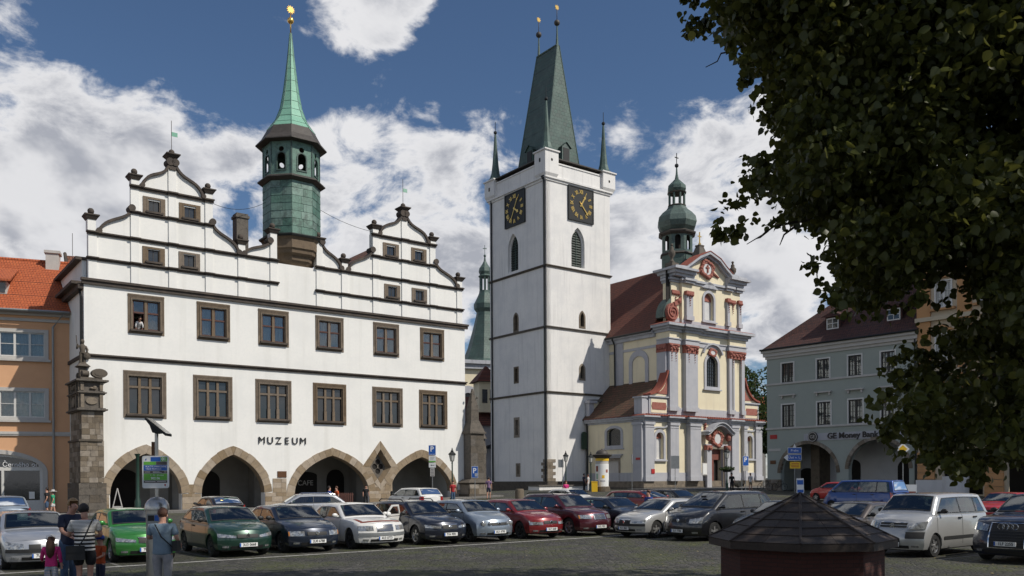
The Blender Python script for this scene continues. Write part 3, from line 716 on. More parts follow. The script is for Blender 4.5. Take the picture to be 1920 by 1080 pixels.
# ---------------------------------------------------------------- turret on the museum (own thing: copper spire)
TU = empty('roof_turret', Vector((-28.67, 58, 0)) + UV * 15.35 + VV * 1.5, UR, 'green copper octagonal bell turret with needle spire and gold star, on the museum roof', 'turret')
P8 = PI / 8
def oct_(b, prof, mi=0, n=8, ph=P8, cap=True): return b.lathe(prof, n, (0, 0, 0), ph, mi, cap)
RC = 2.26
b = B(); oct_(b, [(.9, 18.2), (1.35, 18.9), (1.75, 19.25), (1.8, 19.55), (2.1, 19.75), (2.15, 20.0), (2.28, 20.1), (2.28, 20.75), (2.42, 20.95)]); b.build('corbel_base', 'surround', TU)
b = B(); oct_(b, [(2.5, 20.95), (2.55, 21.08), (2.36, 21.2)]); b.build('base_ring', 'iron', TU)
b = B(); oct_(b, [(2.2, 21.1), (2.2, 25.35)]); b.build('drum', 'copper_dark', TU)
ap = 2.2 * math.cos(P8); fw = 2.2 * math.sin(P8)
for k in range(8):
    a = k * PI / 4; z = 21.2
    for r in range(7):
        h = .59; ncol = 2; 
        for c_ in range(ncol):
            o_ = (r % 2) * .18
            x0 = -fw + (0 if c_ == 0 else fw + o_ - .09); x1 = (fw + o_ - .09) - fw if c_ == 0 else fw
            bb = B(); th = .03 + .01 * random.random()
            vs = [(ap - .01, x0 + .006, z + .005), (ap - .01, x1 - .006, z + .005), (ap - .01, x1 - .006, z + h), (ap - .01, x0 + .006, z + h), (ap + th, x0 + .012, z + .01), (ap + th, x1 - .012, z + .01), (ap + .012, x1 - .012, z + h - .004), (ap + .012, x0 + .012, z + h - .004)]
            bb.add(vs, [(4, 5, 6, 7), (0, 1, 5, 4), (1, 2, 6, 5), (2, 3, 7, 6), (3, 0, 4, 7)])
            bb.build('copper_sheet', 'copper', TU, rz=a)
        z += h
b = B(); oct_(b, [(2.3, 25.3), (2.62, 25.5), (2.62, 25.58), (2.3, 25.75)]); b.build('ledge', 'browncopper', TU)
# belfry: eight panels with keyhole openings
rb = 2.16; apb = rb * math.cos(P8); fwb = rb * math.sin(P8)
for k in range(8):
    a = k * PI / 4; b = B()
    hole = archloop(-.34, .34, 26.15, 27.1, .34, 6); h2 = circ(0, 27.72, .21, 12)
    b.plate(rect(-fwb, fwb, 25.75, 28.5), [hole, h2], 0, .09)
    o = b.build('belfry_panel', 'copper', TU); o.rotation_euler = (0, 0, a + PI / 2); o.location = (apb * math.cos(a), apb * math.sin(a), 0)
    b = B(); b.plate(archloop(-.42, .42, 26.05, 27.1, .42, 6), [archloop(-.33, .33, 26.15, 27.1, .33, 6)], -.05, -.004); b.build('belfry_frame', 'copper_dark', o)
b = B()
for q in (0, 1): pass
for k in range(8):
    a = P8 + k * PI / 4; b.tube([(rb * math.cos(a), rb * math.sin(a), 25.75), (rb * math.cos(a), rb * math.sin(a), 28.4)], .06, 6)
b.build('corner_ribs', 'copper_dark', TU)
b = B(); b.lathe([(.55, 26.6), (.5, 26.75), (.32, 27.2), (.22, 27.5), (.1, 27.6)], 16); b.build('bell', 'iron', TU, smooth=40)
b = B(); oct_(b, [(2.0, 28.3), (2.75, 28.38), (2.75, 28.46), (2.3, 28.95), (1.85, 29.75)]); b.build('eave', 'browncopper', TU)
sp = [(1.87, 29.72), (1.22, 30.6), (.84, 31.6), (.60, 32.9), (.42, 34.3), (.28, 35.5), (.15, 36.8), (.08, 37.6)]
b = B(); oct_(b, sp); b.build('spire', 'copper_light', TU)
b = B()
for k in range(8):
    a = P8 + k * PI / 4; b.tube([(r * math.cos(a) * 1.005, r * math.sin(a) * 1.005, z) for r, z in sp], .025, 5)
for i, (r, z) in enumerate(sp[1:-1]): pass
b.build('spire_ribs', 'copper', TU)
for z in (30.1, 30.7, 31.3, 32.0, 32.8, 33.7, 34.7, 35.8):
    r = np.interp(z, [p[1] for p in sp], [p[0] for p in sp]); b = B(); oct_(b, [(r + .004, z - .02), (r + .018, z), (r - .01, z + .03)], cap=False); b.build('spire_seam', 'copper', TU)
b = B(); b.tube([(0, 0, 37.5), (0, 0, 39.3)], .05, 8); b.ball(0, 0, 38.6, .26, 16); b.build('gilded_ball', 'gold', TU, smooth=True)
st = []
for k in range(24): a = 2 * PI * k / 24; rr = .36 if k % 2 == 0 else .2; st.append((rr * math.cos(a), 39.45 + rr * math.sin(a)))
B().prism(st, -.04, .04).build('gilded_star', 'gold', TU)
# thin wire between gable and turret
mw = MU.location
def wire(a, c, sag, label):
    P = [a.lerp(c, t / 12) - Vector((0, 0, sag * 4 * (t / 12) * (1 - t / 12))) for t in range(13)]
    meta(B().tube(P, .018, 5).build('cable', 'iron'), label, 'cable')
wire(mw + UV * 8.6 + Vector((0, 0, 22.5)), mw + UV * 13.2 + VV * 1.5 + Vector((0, 0, 23.8)), .5, 'thin cable slung from the taller left gable to the turret')
wire(mw + UV * 17.4 + VV * 1.5 + Vector((0, 0, 24.2)), mw + UV * 21.8 + Vector((0, 0, 22.6)), .25, 'thin cable slung from the turret to the right gable')
# ---------------------------------------------------------------- corner pillar with statue
CP = empty('corner_pillar', Vector((-28.67, 58, 0)), UR, 'weathered sandstone corner pillar with carved cornices beside the left museum arch', 'pillar')
x0, x1, y0, y1 = -.5, .95, -1.2, 2.5
B().box(x0 + .12, x1 - .12, y0 + .12, y1 - .02, -.2, 6.5).build('core', 'joint', CP)
blocks(CP, x0 - .12, x1 + .12, -.2, 2.1, y0 - .12, y0 + .1, 'darkstone', .5, .8, jit=.03)
blocks(CP, y0 + .11, y1, -.2, 2.1, x0 - .12, x0 + .1, 'darkstone', .5, .8, axis='y')
blocks(CP, x0, x1, 2.12, 4.9, y0, y0 + .13, 'oldstone', .34, .5, jit=.03); blocks(CP, y0 + .14, y1, 2.12, 4.9, x0, x0 + .13, 'oldstone', .34, .7, axis='y')
blocks(CP, x0 + .1, x1 - .02, 4.92, 6.85, y0 + .08, y0 + .2, 'oldstone', .36, .42, jit=.03); blocks(CP, y0 + .21, y1, 4.92, 6.85, x0 + .1, x0 + .25, 'oldstone', .36, .7, axis='y')
blocks(CP, y0 + .14, y1 - .3, 2.12, 6.85, x1 - .13, x1, 'oldstone', .36, .6, axis='y')
b = B(); b.box(x0 - .1, x1 - .1, y0 - .1, y1, 4.86, 5.0); b.build('ledge', 'darkstone', CP)
def prof(b, x0, x1, y0, y1, L):
    for z0, z1, e in L: b.box(x0 - e, x1 + e, y0 - e, y1, z0, z1)
b = B(); prof(b, x0 + .05, x1 - .03, y0 + .05, y1, [(6.85 + (a - 6.85) * .66, 6.85 + (c - 6.85) * .66, e) for a, c, e in [(6.85, 6.95, .12), (6.95, 7.1, .25), (7.1, 7.2, .14), (7.2, 8.55, .0), (8.55, 8.68, .1), (8.68, 8.8, .2), (8.8, 8.9, .08), (8.9, 9.75, -.02), (9.75, 9.85, .14), (9.85, 10.02, .3)]])
b.build('carved_entablature', 'darkstone', CP)
b = B()
b.lathe([(.36, -.03), (.36, .1), (.28, .1), (.25, .02)], 16, (.22, y0 + .0, 7.9), axis='y'); b.lathe([(.5, -.06), (.5, .1)], 18, (x0, .75, 7.9), axis='x')
for cx in (-.36, .8): b.box(cx - .1, cx + .1, y0 - .06, y0 + .06, 7.22, 8.54); b.box(cx - .1, cx + .1, y0 - .06, y0 + .08, 8.92, 9.74)
for cy in (-1.0, -.1, 1.5, 2.3): b.box(x0 - .06, x0 + .08, cy - .12, cy + .12, 7.22, 8.54); b.box(x0 - .06, x0 + .08, cy - .12, cy + .12, 8.92, 9.74)
for q in range(5): b.ball(.22 + random.uniform(-.2, .2), y0 + .02, 9.3 + random.uniform(-.2, .2), .13, 8); b.ball(x0, .7 + random.uniform(-.4, .4), 9.3 + random.uniform(-.2, .2), .15, 8)
b.v = [(x, y, 6.85 + (z - 6.85) * .66) for x, y, z in b.v]; b.build('carved_relief', 'oldstone', CP)
b = B()
for cy, cz, r in ((-.75, 10.7, .36), (.75, 10.7, .36)): b.lathe([(r, -.2), (r, .2), (r * .6, .24), (r * .6, -.24)], 16, (-.1, cy, cz), axis='x')
b.lathe([(.5, -.2), (.5, .25), (.3, .28), (.3, -.23)], 16, (.72, -.95, 10.8), axis='y')
b.box(-.32, .12, -.25, .25, 10.02, 11.5); b.box(-.45, .9, y0 + .1, 2.3, 10.02, 10.3); b.frustum(-.1, 0, 11.5, 11.62, .28, .3, .42, .45); b.frustum(-.1, 0, 11.62, 12.0, .42, .45, .2, .2)
b.v = [(x, y, 8.94 + (z - 10.02) * .60) for x, y, z in b.v]; b.build('scroll_crest', 'darkstone', CP, fix=True)
b = B(); zz = 10.1; cx, cy = -.1, 0
b.lathe([(.3, 0), (.28, .1)], 10, (cx, cy, zz)); 
for s_ in (-1, 1): b.tube([(cx + s_ * .14, cy, zz + .08), (cx + s_ * .13, cy, zz + .5), (cx + s_ * .1, cy, zz + .95)], [.1, .11, .14], 8)
b.tube([(cx, cy, zz + .85), (cx, cy, zz + 1.1), (cx, cy, zz + 1.45), (cx, cy, zz + 1.62)], [.2, .19, .25, .1], 10)
b.ball(cx, cy, zz + 1.78, .15, 10); b.lathe([(.16, 0), (.13, .12), (.03, .2)], 10, (cx, cy, zz + 1.83))
b.tube([(cx - .22, cy, zz + 1.45), (cx - .42, cy - .1, zz + 1.2), (cx - .4, cy - .25, zz + 1.55)], [.08, .07, .06], 7)
b.tube([(cx + .22, cy, zz + 1.45), (cx + .36, cy - .08, zz + 1.15), (cx + .28, cy - .22, zz + .95)], [.08, .07, .06], 7)
b.tube([(cx - .42, cy - .26, zz + 1.3), (cx - .5, cy - .3, zz + 2.25)], .03, 6); b.ball(cx + .3, cy - .18, zz + .65, .26, 10, sy=.3, sz=1.2)
b.v = [(cx + (x - cx) * .85, y * .85, 10.1 + (z - 10.1) * .82) for x, y, z in b.v]
meta(b.build('statue', 'darkstone', loc=CP.location, rz=UR, smooth=60), 'small dark stone knight statue with sword on top of the corner pillar', 'statue')
# stone buttress pillar at the right museum corner
o = Vector((-28.67, 58, 0)) + UV * 31.3 + VV * (-.4); zb = gz(o.x, o.y) 
BP = empty('gothic_pillar', o, UR, 'dark pinnacled stone pillar on a square plinth at the right museum corner', 'pillar')
b = B(); b.box(-1.3, 1.2, -1.3, 1.3, zb - .3, zb + .3); b.build('plinth_step', 'darkstone', BP)
blocks(BP, -1.2, 1.1, zb + .3, 1.75, -1.2, -1.0, 'oldstone', .5, .8); B().box(-1.15, 1.05, -1.0, 1.2, zb + .3, 1.75).build('plinth', 'oldstone', BP)
b = B(); b.frustum(-.05, 0, 1.75, 1.9, 1.2, 1.2, 1.35, 1.35); b.frustum(-.05, 0, 1.9, 2.2, 1.35, 1.35, .85, .85); b.build('plinth_cap', 'darkstone', BP)
blocks(BP, -.75, .65, 2.2, 6.2, -.75, -.6, 'darkstone', .6, .7); B().box(-.72, .62, -.6, .8, 2.2, 6.2).build('shaft', 'darkstone', BP)
b = B(); b.box(-.9, .8, -.9, .9, 6.2, 6.35); b.frustum(-.05, 0, 6.35, 7.4, .8, .8, .42, .42); b.box(-.45, .35, -.4, .4, 7.4, 8.3); b.frustum(-.05, 0, 8.3, 10.2, .42, .42, .05, .05)
for q in range(4): b.ball(-.05 + .3 * (-1) ** q, -.3, 8.7 + .35 * q, .1, 6)
b.frustum(1.0, .2, 4.5, 5.8, .3, .5, .2, .3); b.frustum(1.0, .2, 5.8, 6.6, .3, .5, .05, .1); b.box(.62, 1.2, -.3, .5, 2.2, 4.5); b.build('pinnacle', 'darkstone', BP)
# ---------------------------------------------------------------- church tower
TWO = Vector((4.05, 98, 0))
TW = empty('church_tower', TWO, UR, 'tall white square clock tower with steep green wedge roof and four corner spirelets', 'tower')
TA, TB = 9.9, 11.0
# four walls with openings
def pw(u, hw_, z0, zs, rise): return archloop(u - hw_, u + hw_, z0, zs, rise, 6, True)
belf = lambda u: pw(u, 1.02, 26.85, 29.6, 1.9)
B().plate(rect(0, TA, -.2, 36.6), [belf(4.78), pw(5.36, .45, 19.85, 21.0, .8), pw(5.31, .42, 13.75, 15.0, .6)], 0, .6).build('wall', 'tower_plaster', TW)
wl = B().plate(rect(0, TB, -.2, 36.6), [rect(5.2, 5.85, 2.6, 3.8), rect(4.95, 5.6, 7.3, 9.3), rect(4.9, 5.6, 13.6, 15.4), archloop(4.85, 5.65, 19.7, 21.2, .6, 5, True), pw(TB - 4.75 - 1.5, 1.02, 26.95, 29.6, 1.85)], 0, .6).build('wall', 'tower_plaster', TW)
wl.rotation_euler = (0, 0, -PI / 2); wl.location = (0, TB, 0)
# local x of that wall runs from the back corner to the front corner
B().box(TA - .6, TA, .6, TB, -.2, 36.6).box(.6, TA - .6, TB - .6, TB, -.2, 36.6).build('rear_wall', 'tower_plaster', TW)
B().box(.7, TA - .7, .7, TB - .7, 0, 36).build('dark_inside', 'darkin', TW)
def tside(b, s, x0, x1, z0, z1, pr, back=0.0):
    """box on the right face (s=0) or on the left face (s=1, x measured from the front corner)"""
    if s == 0: b.box(x0, x1, -pr, -.002 + back, z0, z1)
    else: b.box(-pr, -.002 + back, x0, x1, z0, z1)
for z in (12.04, 19.45, 26.42):
    b = B(); b.box(-.12, TA + .12, -.12, TB + .1, z - .1, z + .04); b.box(-.2, TA + .2, -.2, TB + .1, z + .04, z + .13); b.build('string_course', 'darkstone' if z < 30 else 'tower_plaster', TW)
b = B(); b.box(-.12, TA + .12, -.12, TB + .1, 36.15, 36.4); b.box(-.28, TA + .28, -.28, TB + .28, 36.4, 36.62); b.build('cornice', 'tower_plaster', TW)
b = B(); b.box(-.05, TA + .05, -.05, TB + .05, 36.62, 38.2); b.box(-.14, TA + .14, -.14, TB + .14, 38.2, 38.35); b.build('parapet', 'tower_plaster', TW)
b = B(); b.box(.4, TA - .4, .4, TB - .4, 38.35, 38.7); b.box(-.3, TA + .3, -.3, TB + .3, 38.7, 38.82); b.build('gallery_roof', 'browncopper', TW)
b = B(); b.frustum(TA / 2, TB / 2, 38.82, 39.2, TA / 2 + .25, TB / 2 + .25, 2.7, 2.8); b.build('gallery_skirt', 'copper_dark', TW)
b = B(); b.box(-.15, TA + .1, -.15, -.002, .2, 1.9); b.box(-.15, -.002, -.002, TB, .2, 1.9); b.box(-.25, TA, -.25, -.15, .2, 1.3); b.build('plinth', 'darkstone', TW)
# quoins at the foot of the corner
for k in range(7):
    w = (1.15, .75)[k % 2]; B().box(-.06, w, -.06, -.003, 1.92 + k * .36, 2.26 + k * .36).build('quoin', 'oldstone', TW)
    w = (.75, 1.1)[k % 2]; B().box(-.06, -.003, .0, w, 1.92 + k * .36, 2.26 + k * .36).build('quoin', 'oldstone', TW)
# window stone frames
def tframe(s, u, z0, zs, rise, hw_, w=.22):
    L = pw(u, hw_ + w, z0 - w, zs, rise + w) if rise else rect(u - hw_ - w, u + hw_ + w, z0 - w, zs + w)
    I = pw(u, hw_, z0, zs, rise) if rise else rect(u - hw_, u + hw_, z0, zs)
    b = B(); b.plate(L, [I], -.04, .55); par = TW; o = b.build('window_frame', 'oldstone', TW)
    if s: o.rotation_euler = (0, 0, -PI / 2); o.location = (0, TB, 0)
    o2 = B().plate(I, [], .4, .45).build('opening', 'darkin', o); return o
tframe(0, 5.36, 20.0, 21.0, .65, .28); tframe(0, 5.31, 13.9, 15.0, .45, .27)
tframe(1, 5.25, 19.8, 21.2, .55, .3); tframe(1, 5.25, 13.75, 15.3, 0, .25); tframe(1, 5.28, 7.4, 9.2, 0, .25, .3); tframe(1, 5.5, 2.75, 3.75, 0, .12, .3)
# belfry louvre windows
for s, u, zb in ((0, 4.78, 26.85), (1, TB - 4.75 - 1.5, 26.95)):
    g = B(); g.plate(pw(u, 1.02, zb, 29.6, 1.88), [pw(u, .86, zb + .1, 29.6, 1.6)], .32, .5); fr = g.build('belfry_window', 'tower_plaster', TW)
    if s: fr.rotation_euler = (0, 0, -PI / 2); fr.location = (0, TB, 0)
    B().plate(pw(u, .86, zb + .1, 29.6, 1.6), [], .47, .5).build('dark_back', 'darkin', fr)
    for k in range(14):
        z = zb + .2 + k * .29; hw_ = .82 if z < 29.5 else .82 * max(.12, 1 - ((z - 29.5) / 1.75) ** 1.3)
        q = B(); q.add([(u - hw_, .36, z), (u + hw_, .36, z), (u + hw_, .46, z + .2), (u - hw_, .46, z + .2), (u - hw_, .34, z + .03), (u + hw_, .34, z + .03), (u + hw_, .44, z + .23), (u - hw_, .44, z + .23)], [(0, 1, 2, 3), (4, 5, 6, 7), (0, 4, 5, 1), (2, 6, 7, 3), (0, 3, 7, 4), (1, 5, 6, 2)])
        q.build('louvre_slat', 'louvre', fr)
    B().box(u - .03, u + .03, .33, .4, zb + .1, 31).build('mullion', 'copper_dark', fr)
# clocks
ROM = ['XII', 'I', 'II', 'III', 'IIII', 'V', 'VI', 'VII', 'VIII', 'IX', 'X', 'XI']
def clock(s, u, z):
    t = B().box(-1.95, 1.95, -.16, -.003, -2.0, 2.0).build('clock', 'black', TW)
    if s == 0: t.location = (u, 0, z)
    else: t.location = (0, TB - u, z); t.rotation_euler = (0, 0, -PI / 2)
    b = B(); b.plate(rect(-1.95, 1.95, -2, 2), [rect(-1.83, 1.83, -1.88, 1.88)], -.21, -.16); b.build('clock_border', 'iron', t)
    for k in range(12):
        a = PI / 2 - k * PI / 6; text(ROM[k], .62, 'gold', t, (1.45 * math.cos(a), -.19, 1.45 * math.sin(a)), (PI / 2, PI / 2 - a if False else 0, 0), 'numeral', .015, sx=.75, bold=.02).rotation_euler = (PI / 2, -(a - PI / 2), 0)
    for k in range(60):
        pass
    b = B()
    for ang, l0, l1, w in ((R_(58), -.3, 1.25, .09), (R_(-48), -.4, 1.55, .07)) if s == 0 else ((R_(62), -1.35, 1.35, .05), (R_(-35), -.2, 1.0, .09)):
        d = (math.cos(ang), math.sin(ang)); n = (-d[1], d[0])
        b.prism([(d[0] * l0 + n[0] * w, d[1] * l0 + n[1] * w), (d[0] * l0 - n[0] * w, d[1] * l0 - n[1] * w), (d[0] * (l1 - .35) - n[0] * w, d[1] * (l1 - .35) - n[1] * w), (d[0] * (l1 - .28) - n[0] * w * 2.4, d[1] * (l1 - .28) - n[1] * w * 2.4), (d[0] * l1, d[1] * l1), (d[0] * (l1 - .28) + n[0] * w * 2.4, d[1] * (l1 - .28) + n[1] * w * 2.4), (d[0] * (l1 - .35) + n[0] * w, d[1] * (l1 - .35) + n[1] * w)], -.24, -.21)
    b.lathe([(.14, -.26), (.14, -.2)], 12, axis='y'); b.build('clock_hands', 'gold', t, fix=True)
clock(0, 5.18, 34.2); clock(1, TB - 5.7 if False else 5.3, 34.25)
# corner turrets
TUR = [(.55, .55, 39.4), (TA - .45, .55, 38.7), (.55, TB - .55, 38.7), (TA - .45, TB - .55, 38.7)]
for i, (x, y, zt) in enumerate(TUR):
    b = B(); b.frustum(x, y, 36.3, 36.9, .7, .7, .98, .98); b.box(x - .98, x + .98, y - .98, y + .98, 36.9, zt); b.box(x - 1.12, x + 1.12, y - 1.12, y + 1.12, zt, zt + .15)
    o = b.build('corner_turret', 'tower_plaster', TW)
    b = B(); b.prism(circ(x, zt - 1.0, .17, 10, sx=.8), y - .99, y - .9); b.box(x - .995, x - .9, y - .13, y + .13, zt - 1.2, zt - .75); b.build('slit_opening', 'darkin', o)
    q = B(); pr_ = [(1.1, zt + .15), (.72, zt + .55), (.52, zt + 1.2), (.38, zt + 2.4), (.24, zt + 4.2), (.12, zt + 6.0)] ; q.lathe(pr_, 8, (x, y, 0), P8); q.build('spirelet', 'copper_mid', o)
    q = B(); q.tube([(x, y, zt + 5.9), (x, y, zt + 7.6)], .035, 6); q.ball(x, y, zt + 6.25, .22, 10); q.build('spirelet_finial', 'iron', o)
# steep wedge roof: ridge runs away from the camera
cx, cy = TA / 2, TB / 2; e = 38.95; rz_ = 54.3
b = B(); ex, ey = 2.6, 2.75
lv = [(e, ex + .25, ey + .15, 0), (e + 1.2, ex - .05, ey - .02, 0), (rz_, .16, 1.95, 0)]
vs = []
for z, hx, hy, _ in lv: vs += [(cx - hx, cy - hy + (0), z), (cx + hx, cy - hy, z), (cx + hx, cy + hy, z), (cx - hx, cy + hy, z)]
fs = []
for i in range(2): fs += [(i * 4 + k, i * 4 + (k + 1) % 4, i * 4 + 4 + (k + 1) % 4, i * 4 + 4 + k) for k in range(4)]
fs.append((8, 9, 10, 11)); b.add(vs, fs); b.build('roof', 'copper_dark', TW)
b = B()
for k in range(4):
    p = [Vector(vs[i * 4 + k]) for i in range(3)]; b.tube(p, .07, 6)
b.tube([vs[8], vs[11]], .12, 6); b.build('ridge_roll', 'copper_mid', TW)
for k, yy in enumerate((cy - 1.75, cy + 1.75)):
    b = B(); b.tube([(cx, yy, rz_ - .2), (cx, yy, rz_ + 1.4), (cx, yy, rz_ + 2.5)], [.2, .1, .07], 8); b.build('finial_post', 'copper_mid', TW)
    b = B(); b.ball(cx, yy, rz_ + 2.75, .36, 14); b.tube([(cx, yy, rz_ + 2.9), (cx, yy, rz_ + 4.7)], .04, 6); b.build('finial_ball', 'browncopper', TW, smooth=True)
    st = [((.34 if q % 2 == 0 else .2) * math.cos(PI * q / 8), (.34 if q % 2 == 0 else .2) * math.sin(PI * q / 8)) for q in range(16)]
    B().prism([(cx + x, rz_ + 4.6 + z) for x, z in st], yy - .04, yy + .04).build('gilded_star', 'gold', TW)
# dormers
def dormer(px, py, pz, ang, par, w=.62, h=2.3, d=1.3, m='copper_mid'):
    b = B(); b.prism([(-w, 0), (w, 0), (w, h * .8), (0, h), (-w, h * .8)], -.05, d); o = b.build('dormer', m, par, (px, py, pz), ang)
    B().box(-w * .72, w * .72, -.09, -.052, .1, h * .72).build('shutter', 'black', o)
    b = B(); b.add([(-w - .15, -.2, h * .74), (0, -.2, h + .08), (0, d, h + .08), (-w - .15, d, h * .74), (w + .15, -.2, h * .74), (w + .15, d, h * .74)], [(0, 1, 2, 3), (1, 4, 5, 2)]); b.build('dormer_roof', 'copper_dark', o)
dormer(cx + .1, cy - ey - .38, 39.9, 0, TW); dormer(cx - ex - .15, cy + .2, 39.9, -PI / 2, TW)
# downpipes
b = B(); b.tube([(-.12, .25, 36.4), (-.12, .25, 1.9)], .10, 6); b.frustum(-.12, .25, 36.2, 36.6, .12, .12, .25, .25); b.build('downpipe', 'iron', TW)
b = B(); b.tube([(-.12, TB - .5, 36.4), (-.12, TB - .5, 1.9)], .10, 6); b.build('downpipe', 'iron', TW)
# ---------------------------------------------------------------- church
CHO = Vector((14.33, 93.99, 0))
CH = empty('baroque_church', CHO, UR, 'cream and blue-grey Baroque church front with red stucco ornaments and an open door', 'church')
# lower storey
holes = [archloop(1.9, 3.1, 4.3, 6.7, .55), archloop(17.65, 18.7, 4.5, 6.75, .5), rect(10.8, 12.9, .9, 5.55)]
B().plate(rect(0, 20.4, 0, 8.4), holes, 0, .6).build('lower_wall', 'cream', CH)
lw_ = B().plate(rect(0, 9.2, 0, 8.6), [archloop(3.1 + .35, 6.05 - .35, 5.9, 7.4, .45), rect(3.35, 5.35, 1.0, 4.2)], 0, .5).build('side_wall', 'cream', CH)
lw_.rotation_euler = (0, 0, -PI / 2); lw_.location = (0, 9.2, 0)
B().box(19.9, 20.4, .6, 12, 0, 8.4).box(.6, 19.9, .61, .7, 0, 8.3).build('inner_wall', 'darkin', CH)
# side door + window on the left wall
sw = empty('x', (0, 9.2, 0), -PI / 2); sw.name = 'side_details'; sw.parent = CH
b = B(); b.plate(archloop(3.1, 6.05 - .0, 5.6, 7.4, .75), [archloop(3.45, 5.7, 5.9, 7.4, .45)], -.06, .1); b.box(2.95, 6.2, -.14, .05, 5.45, 5.6); b.build('window_frame', 'bluegrey', sw)
B().plate(archloop(3.45, 5.7, 5.9, 7.4, .45), [], .3, .34).build('pane', 'glass', sw)
b = B()
for k in range(-10, 14):
    x = 3.45 + k * .28
    b.tube([(max(3.45, x), .26, 5.9 + max(0, (3.45 - x))), (min(5.7, x + 1.8), .26, 5.9 + (min(5.7, x + 1.8) - x))], .014, 4) if x + 1.8 > 3.45 and x < 5.7 else None
    b.tube([(max(3.45, x), .27, 7.7 - max(0, (3.45 - x))), (min(5.7, x + 1.8), .27, 7.7 - (min(5.7, x + 1.8) - x))], .014, 4) if x + 1.8 > 3.45 and x < 5.7 else None
b.build('window_grille', 'iron', sw)
B().box(3.36, 5.34, .15, .2, 1.0, 4.2).build('side_door', 'greytrim', sw)
b = B(); b.plate(rect(3.1, 5.6, 1.0, 4.5), [rect(3.36, 5.34, 1.0, 4.2)], -.06, .1); b.build('door_frame', 'oldstone', sw)
b = B(); b.box(2.7, 6.0, -.35, 0, 4.75, 4.9); b.box(2.95, 5.75, -.2, 0, 4.5, 4.75); b.build('door_hood', 'bluegrey', sw)
# plinth, bands
def band(b, x0, x1, yb, z0, z1, e, y0=0.0):
    b.box(x0 - e, x1 + e, y0 - e, yb, z0, z1)
b = B(); b.box(-.14, 20.54, -.14, 9.1, .3, 1.85); b.build('stone_plinth', 'oldstone', CH)
b = B(); b.box(-.22, 20.6, -.22, 9.1, .2, 1.2); b.build('plinth_foot', 'darkstone', CH)
b = B(); b.box(-.06, 10.5, -.06, 9.1, 1.85, 2.8); b.box(13.2, 20.46, -.06, 9.1, 1.85, 2.8); b.build('base_band', 'bluegrey', CH)
def pilaster(x0, x1, z0, z1, pr=.28, cap=True, y=0.0, red=False, m='bluegrey'):
    b = B(); b.box(x0, x1, y - pr, y + .05, z0, z1); b.box(x0 - .1, x1 + .1, y - pr - .1, y, z0, z0 + .5)
    if cap: b.box(x0 - .1, x1 + .1, y - pr - .1, y, z1 - .3, z1); b.box(x0 - .04, x1 + .04, y - pr - .04, y, z1 - .6, z1 - .5)
    b.build('pilaster', m, CH)
for x0, x1, pr in ((.0, .5, .16), (.05, 1.42, .26), (3.85, 5.2, .42), (6.9, 8.7, .62), (14.2, 15.5, .62), (16.7, 17.3, .42), (19.15, 20.35, .26)):
    pilaster(x0, x1, 1.86, 8.35, pr)
pb = B(); pb.box(-.3, .002, .0, 1.35, 1.86, 8.35); pb.box(-.38, -.1, -.1, 1.45, 8.05, 8.35); pb.build('side_pilaster', 'bluegrey', CH)
# entablature of the lower storey with breaks
def entab(x0, x1, z, ys=9.2, parts=((0, .25, .12), (.25, .45, .3), (.45, .62, .5)), m='cornice', breaks=()):
    b = B()
    for a, c, e in parts:
        b.box(x0 - e, x1 + e, -e, ys, z + a, z + c)
        for q0, q1, qd in breaks: b.box(q0 - e, q1 + e, -e - qd, -e + .01 if False else -e, z + a + .004, z + c - .002)
    b.build('entablature', m, CH)
entab(0, 20.4, 8.4, 9.1, breaks=((3.8, 5.3, .3), (6.85, 8.8, .5), (14.15, 15.6, .5), (.0, 1.5, .15), (19.1, 20.4, .15)))
b = B(); b.frustum(10.2, 4.3, 9.03, 9.2, 10.75, 4.95, 10.5, 4.7); 
for q0, q1, qd in ((3.8, 5.3, .3), (6.85, 8.8, .5), (14.15, 15.6, .5)): b.box(q0 - .5, q1 + .5, -.5 - qd, -.45, 9.03, 9.12)
b.build('tile_capping', 'redtile', CH)
# corrugated ridge tiles along the capping, one by one
for k in range(52): B().lathe([(.13, 0), (.11, .45)], 6, (.0 + k * .4, -.62, 9.12), axis='y').build('capping_tile', 'redtile', CH)
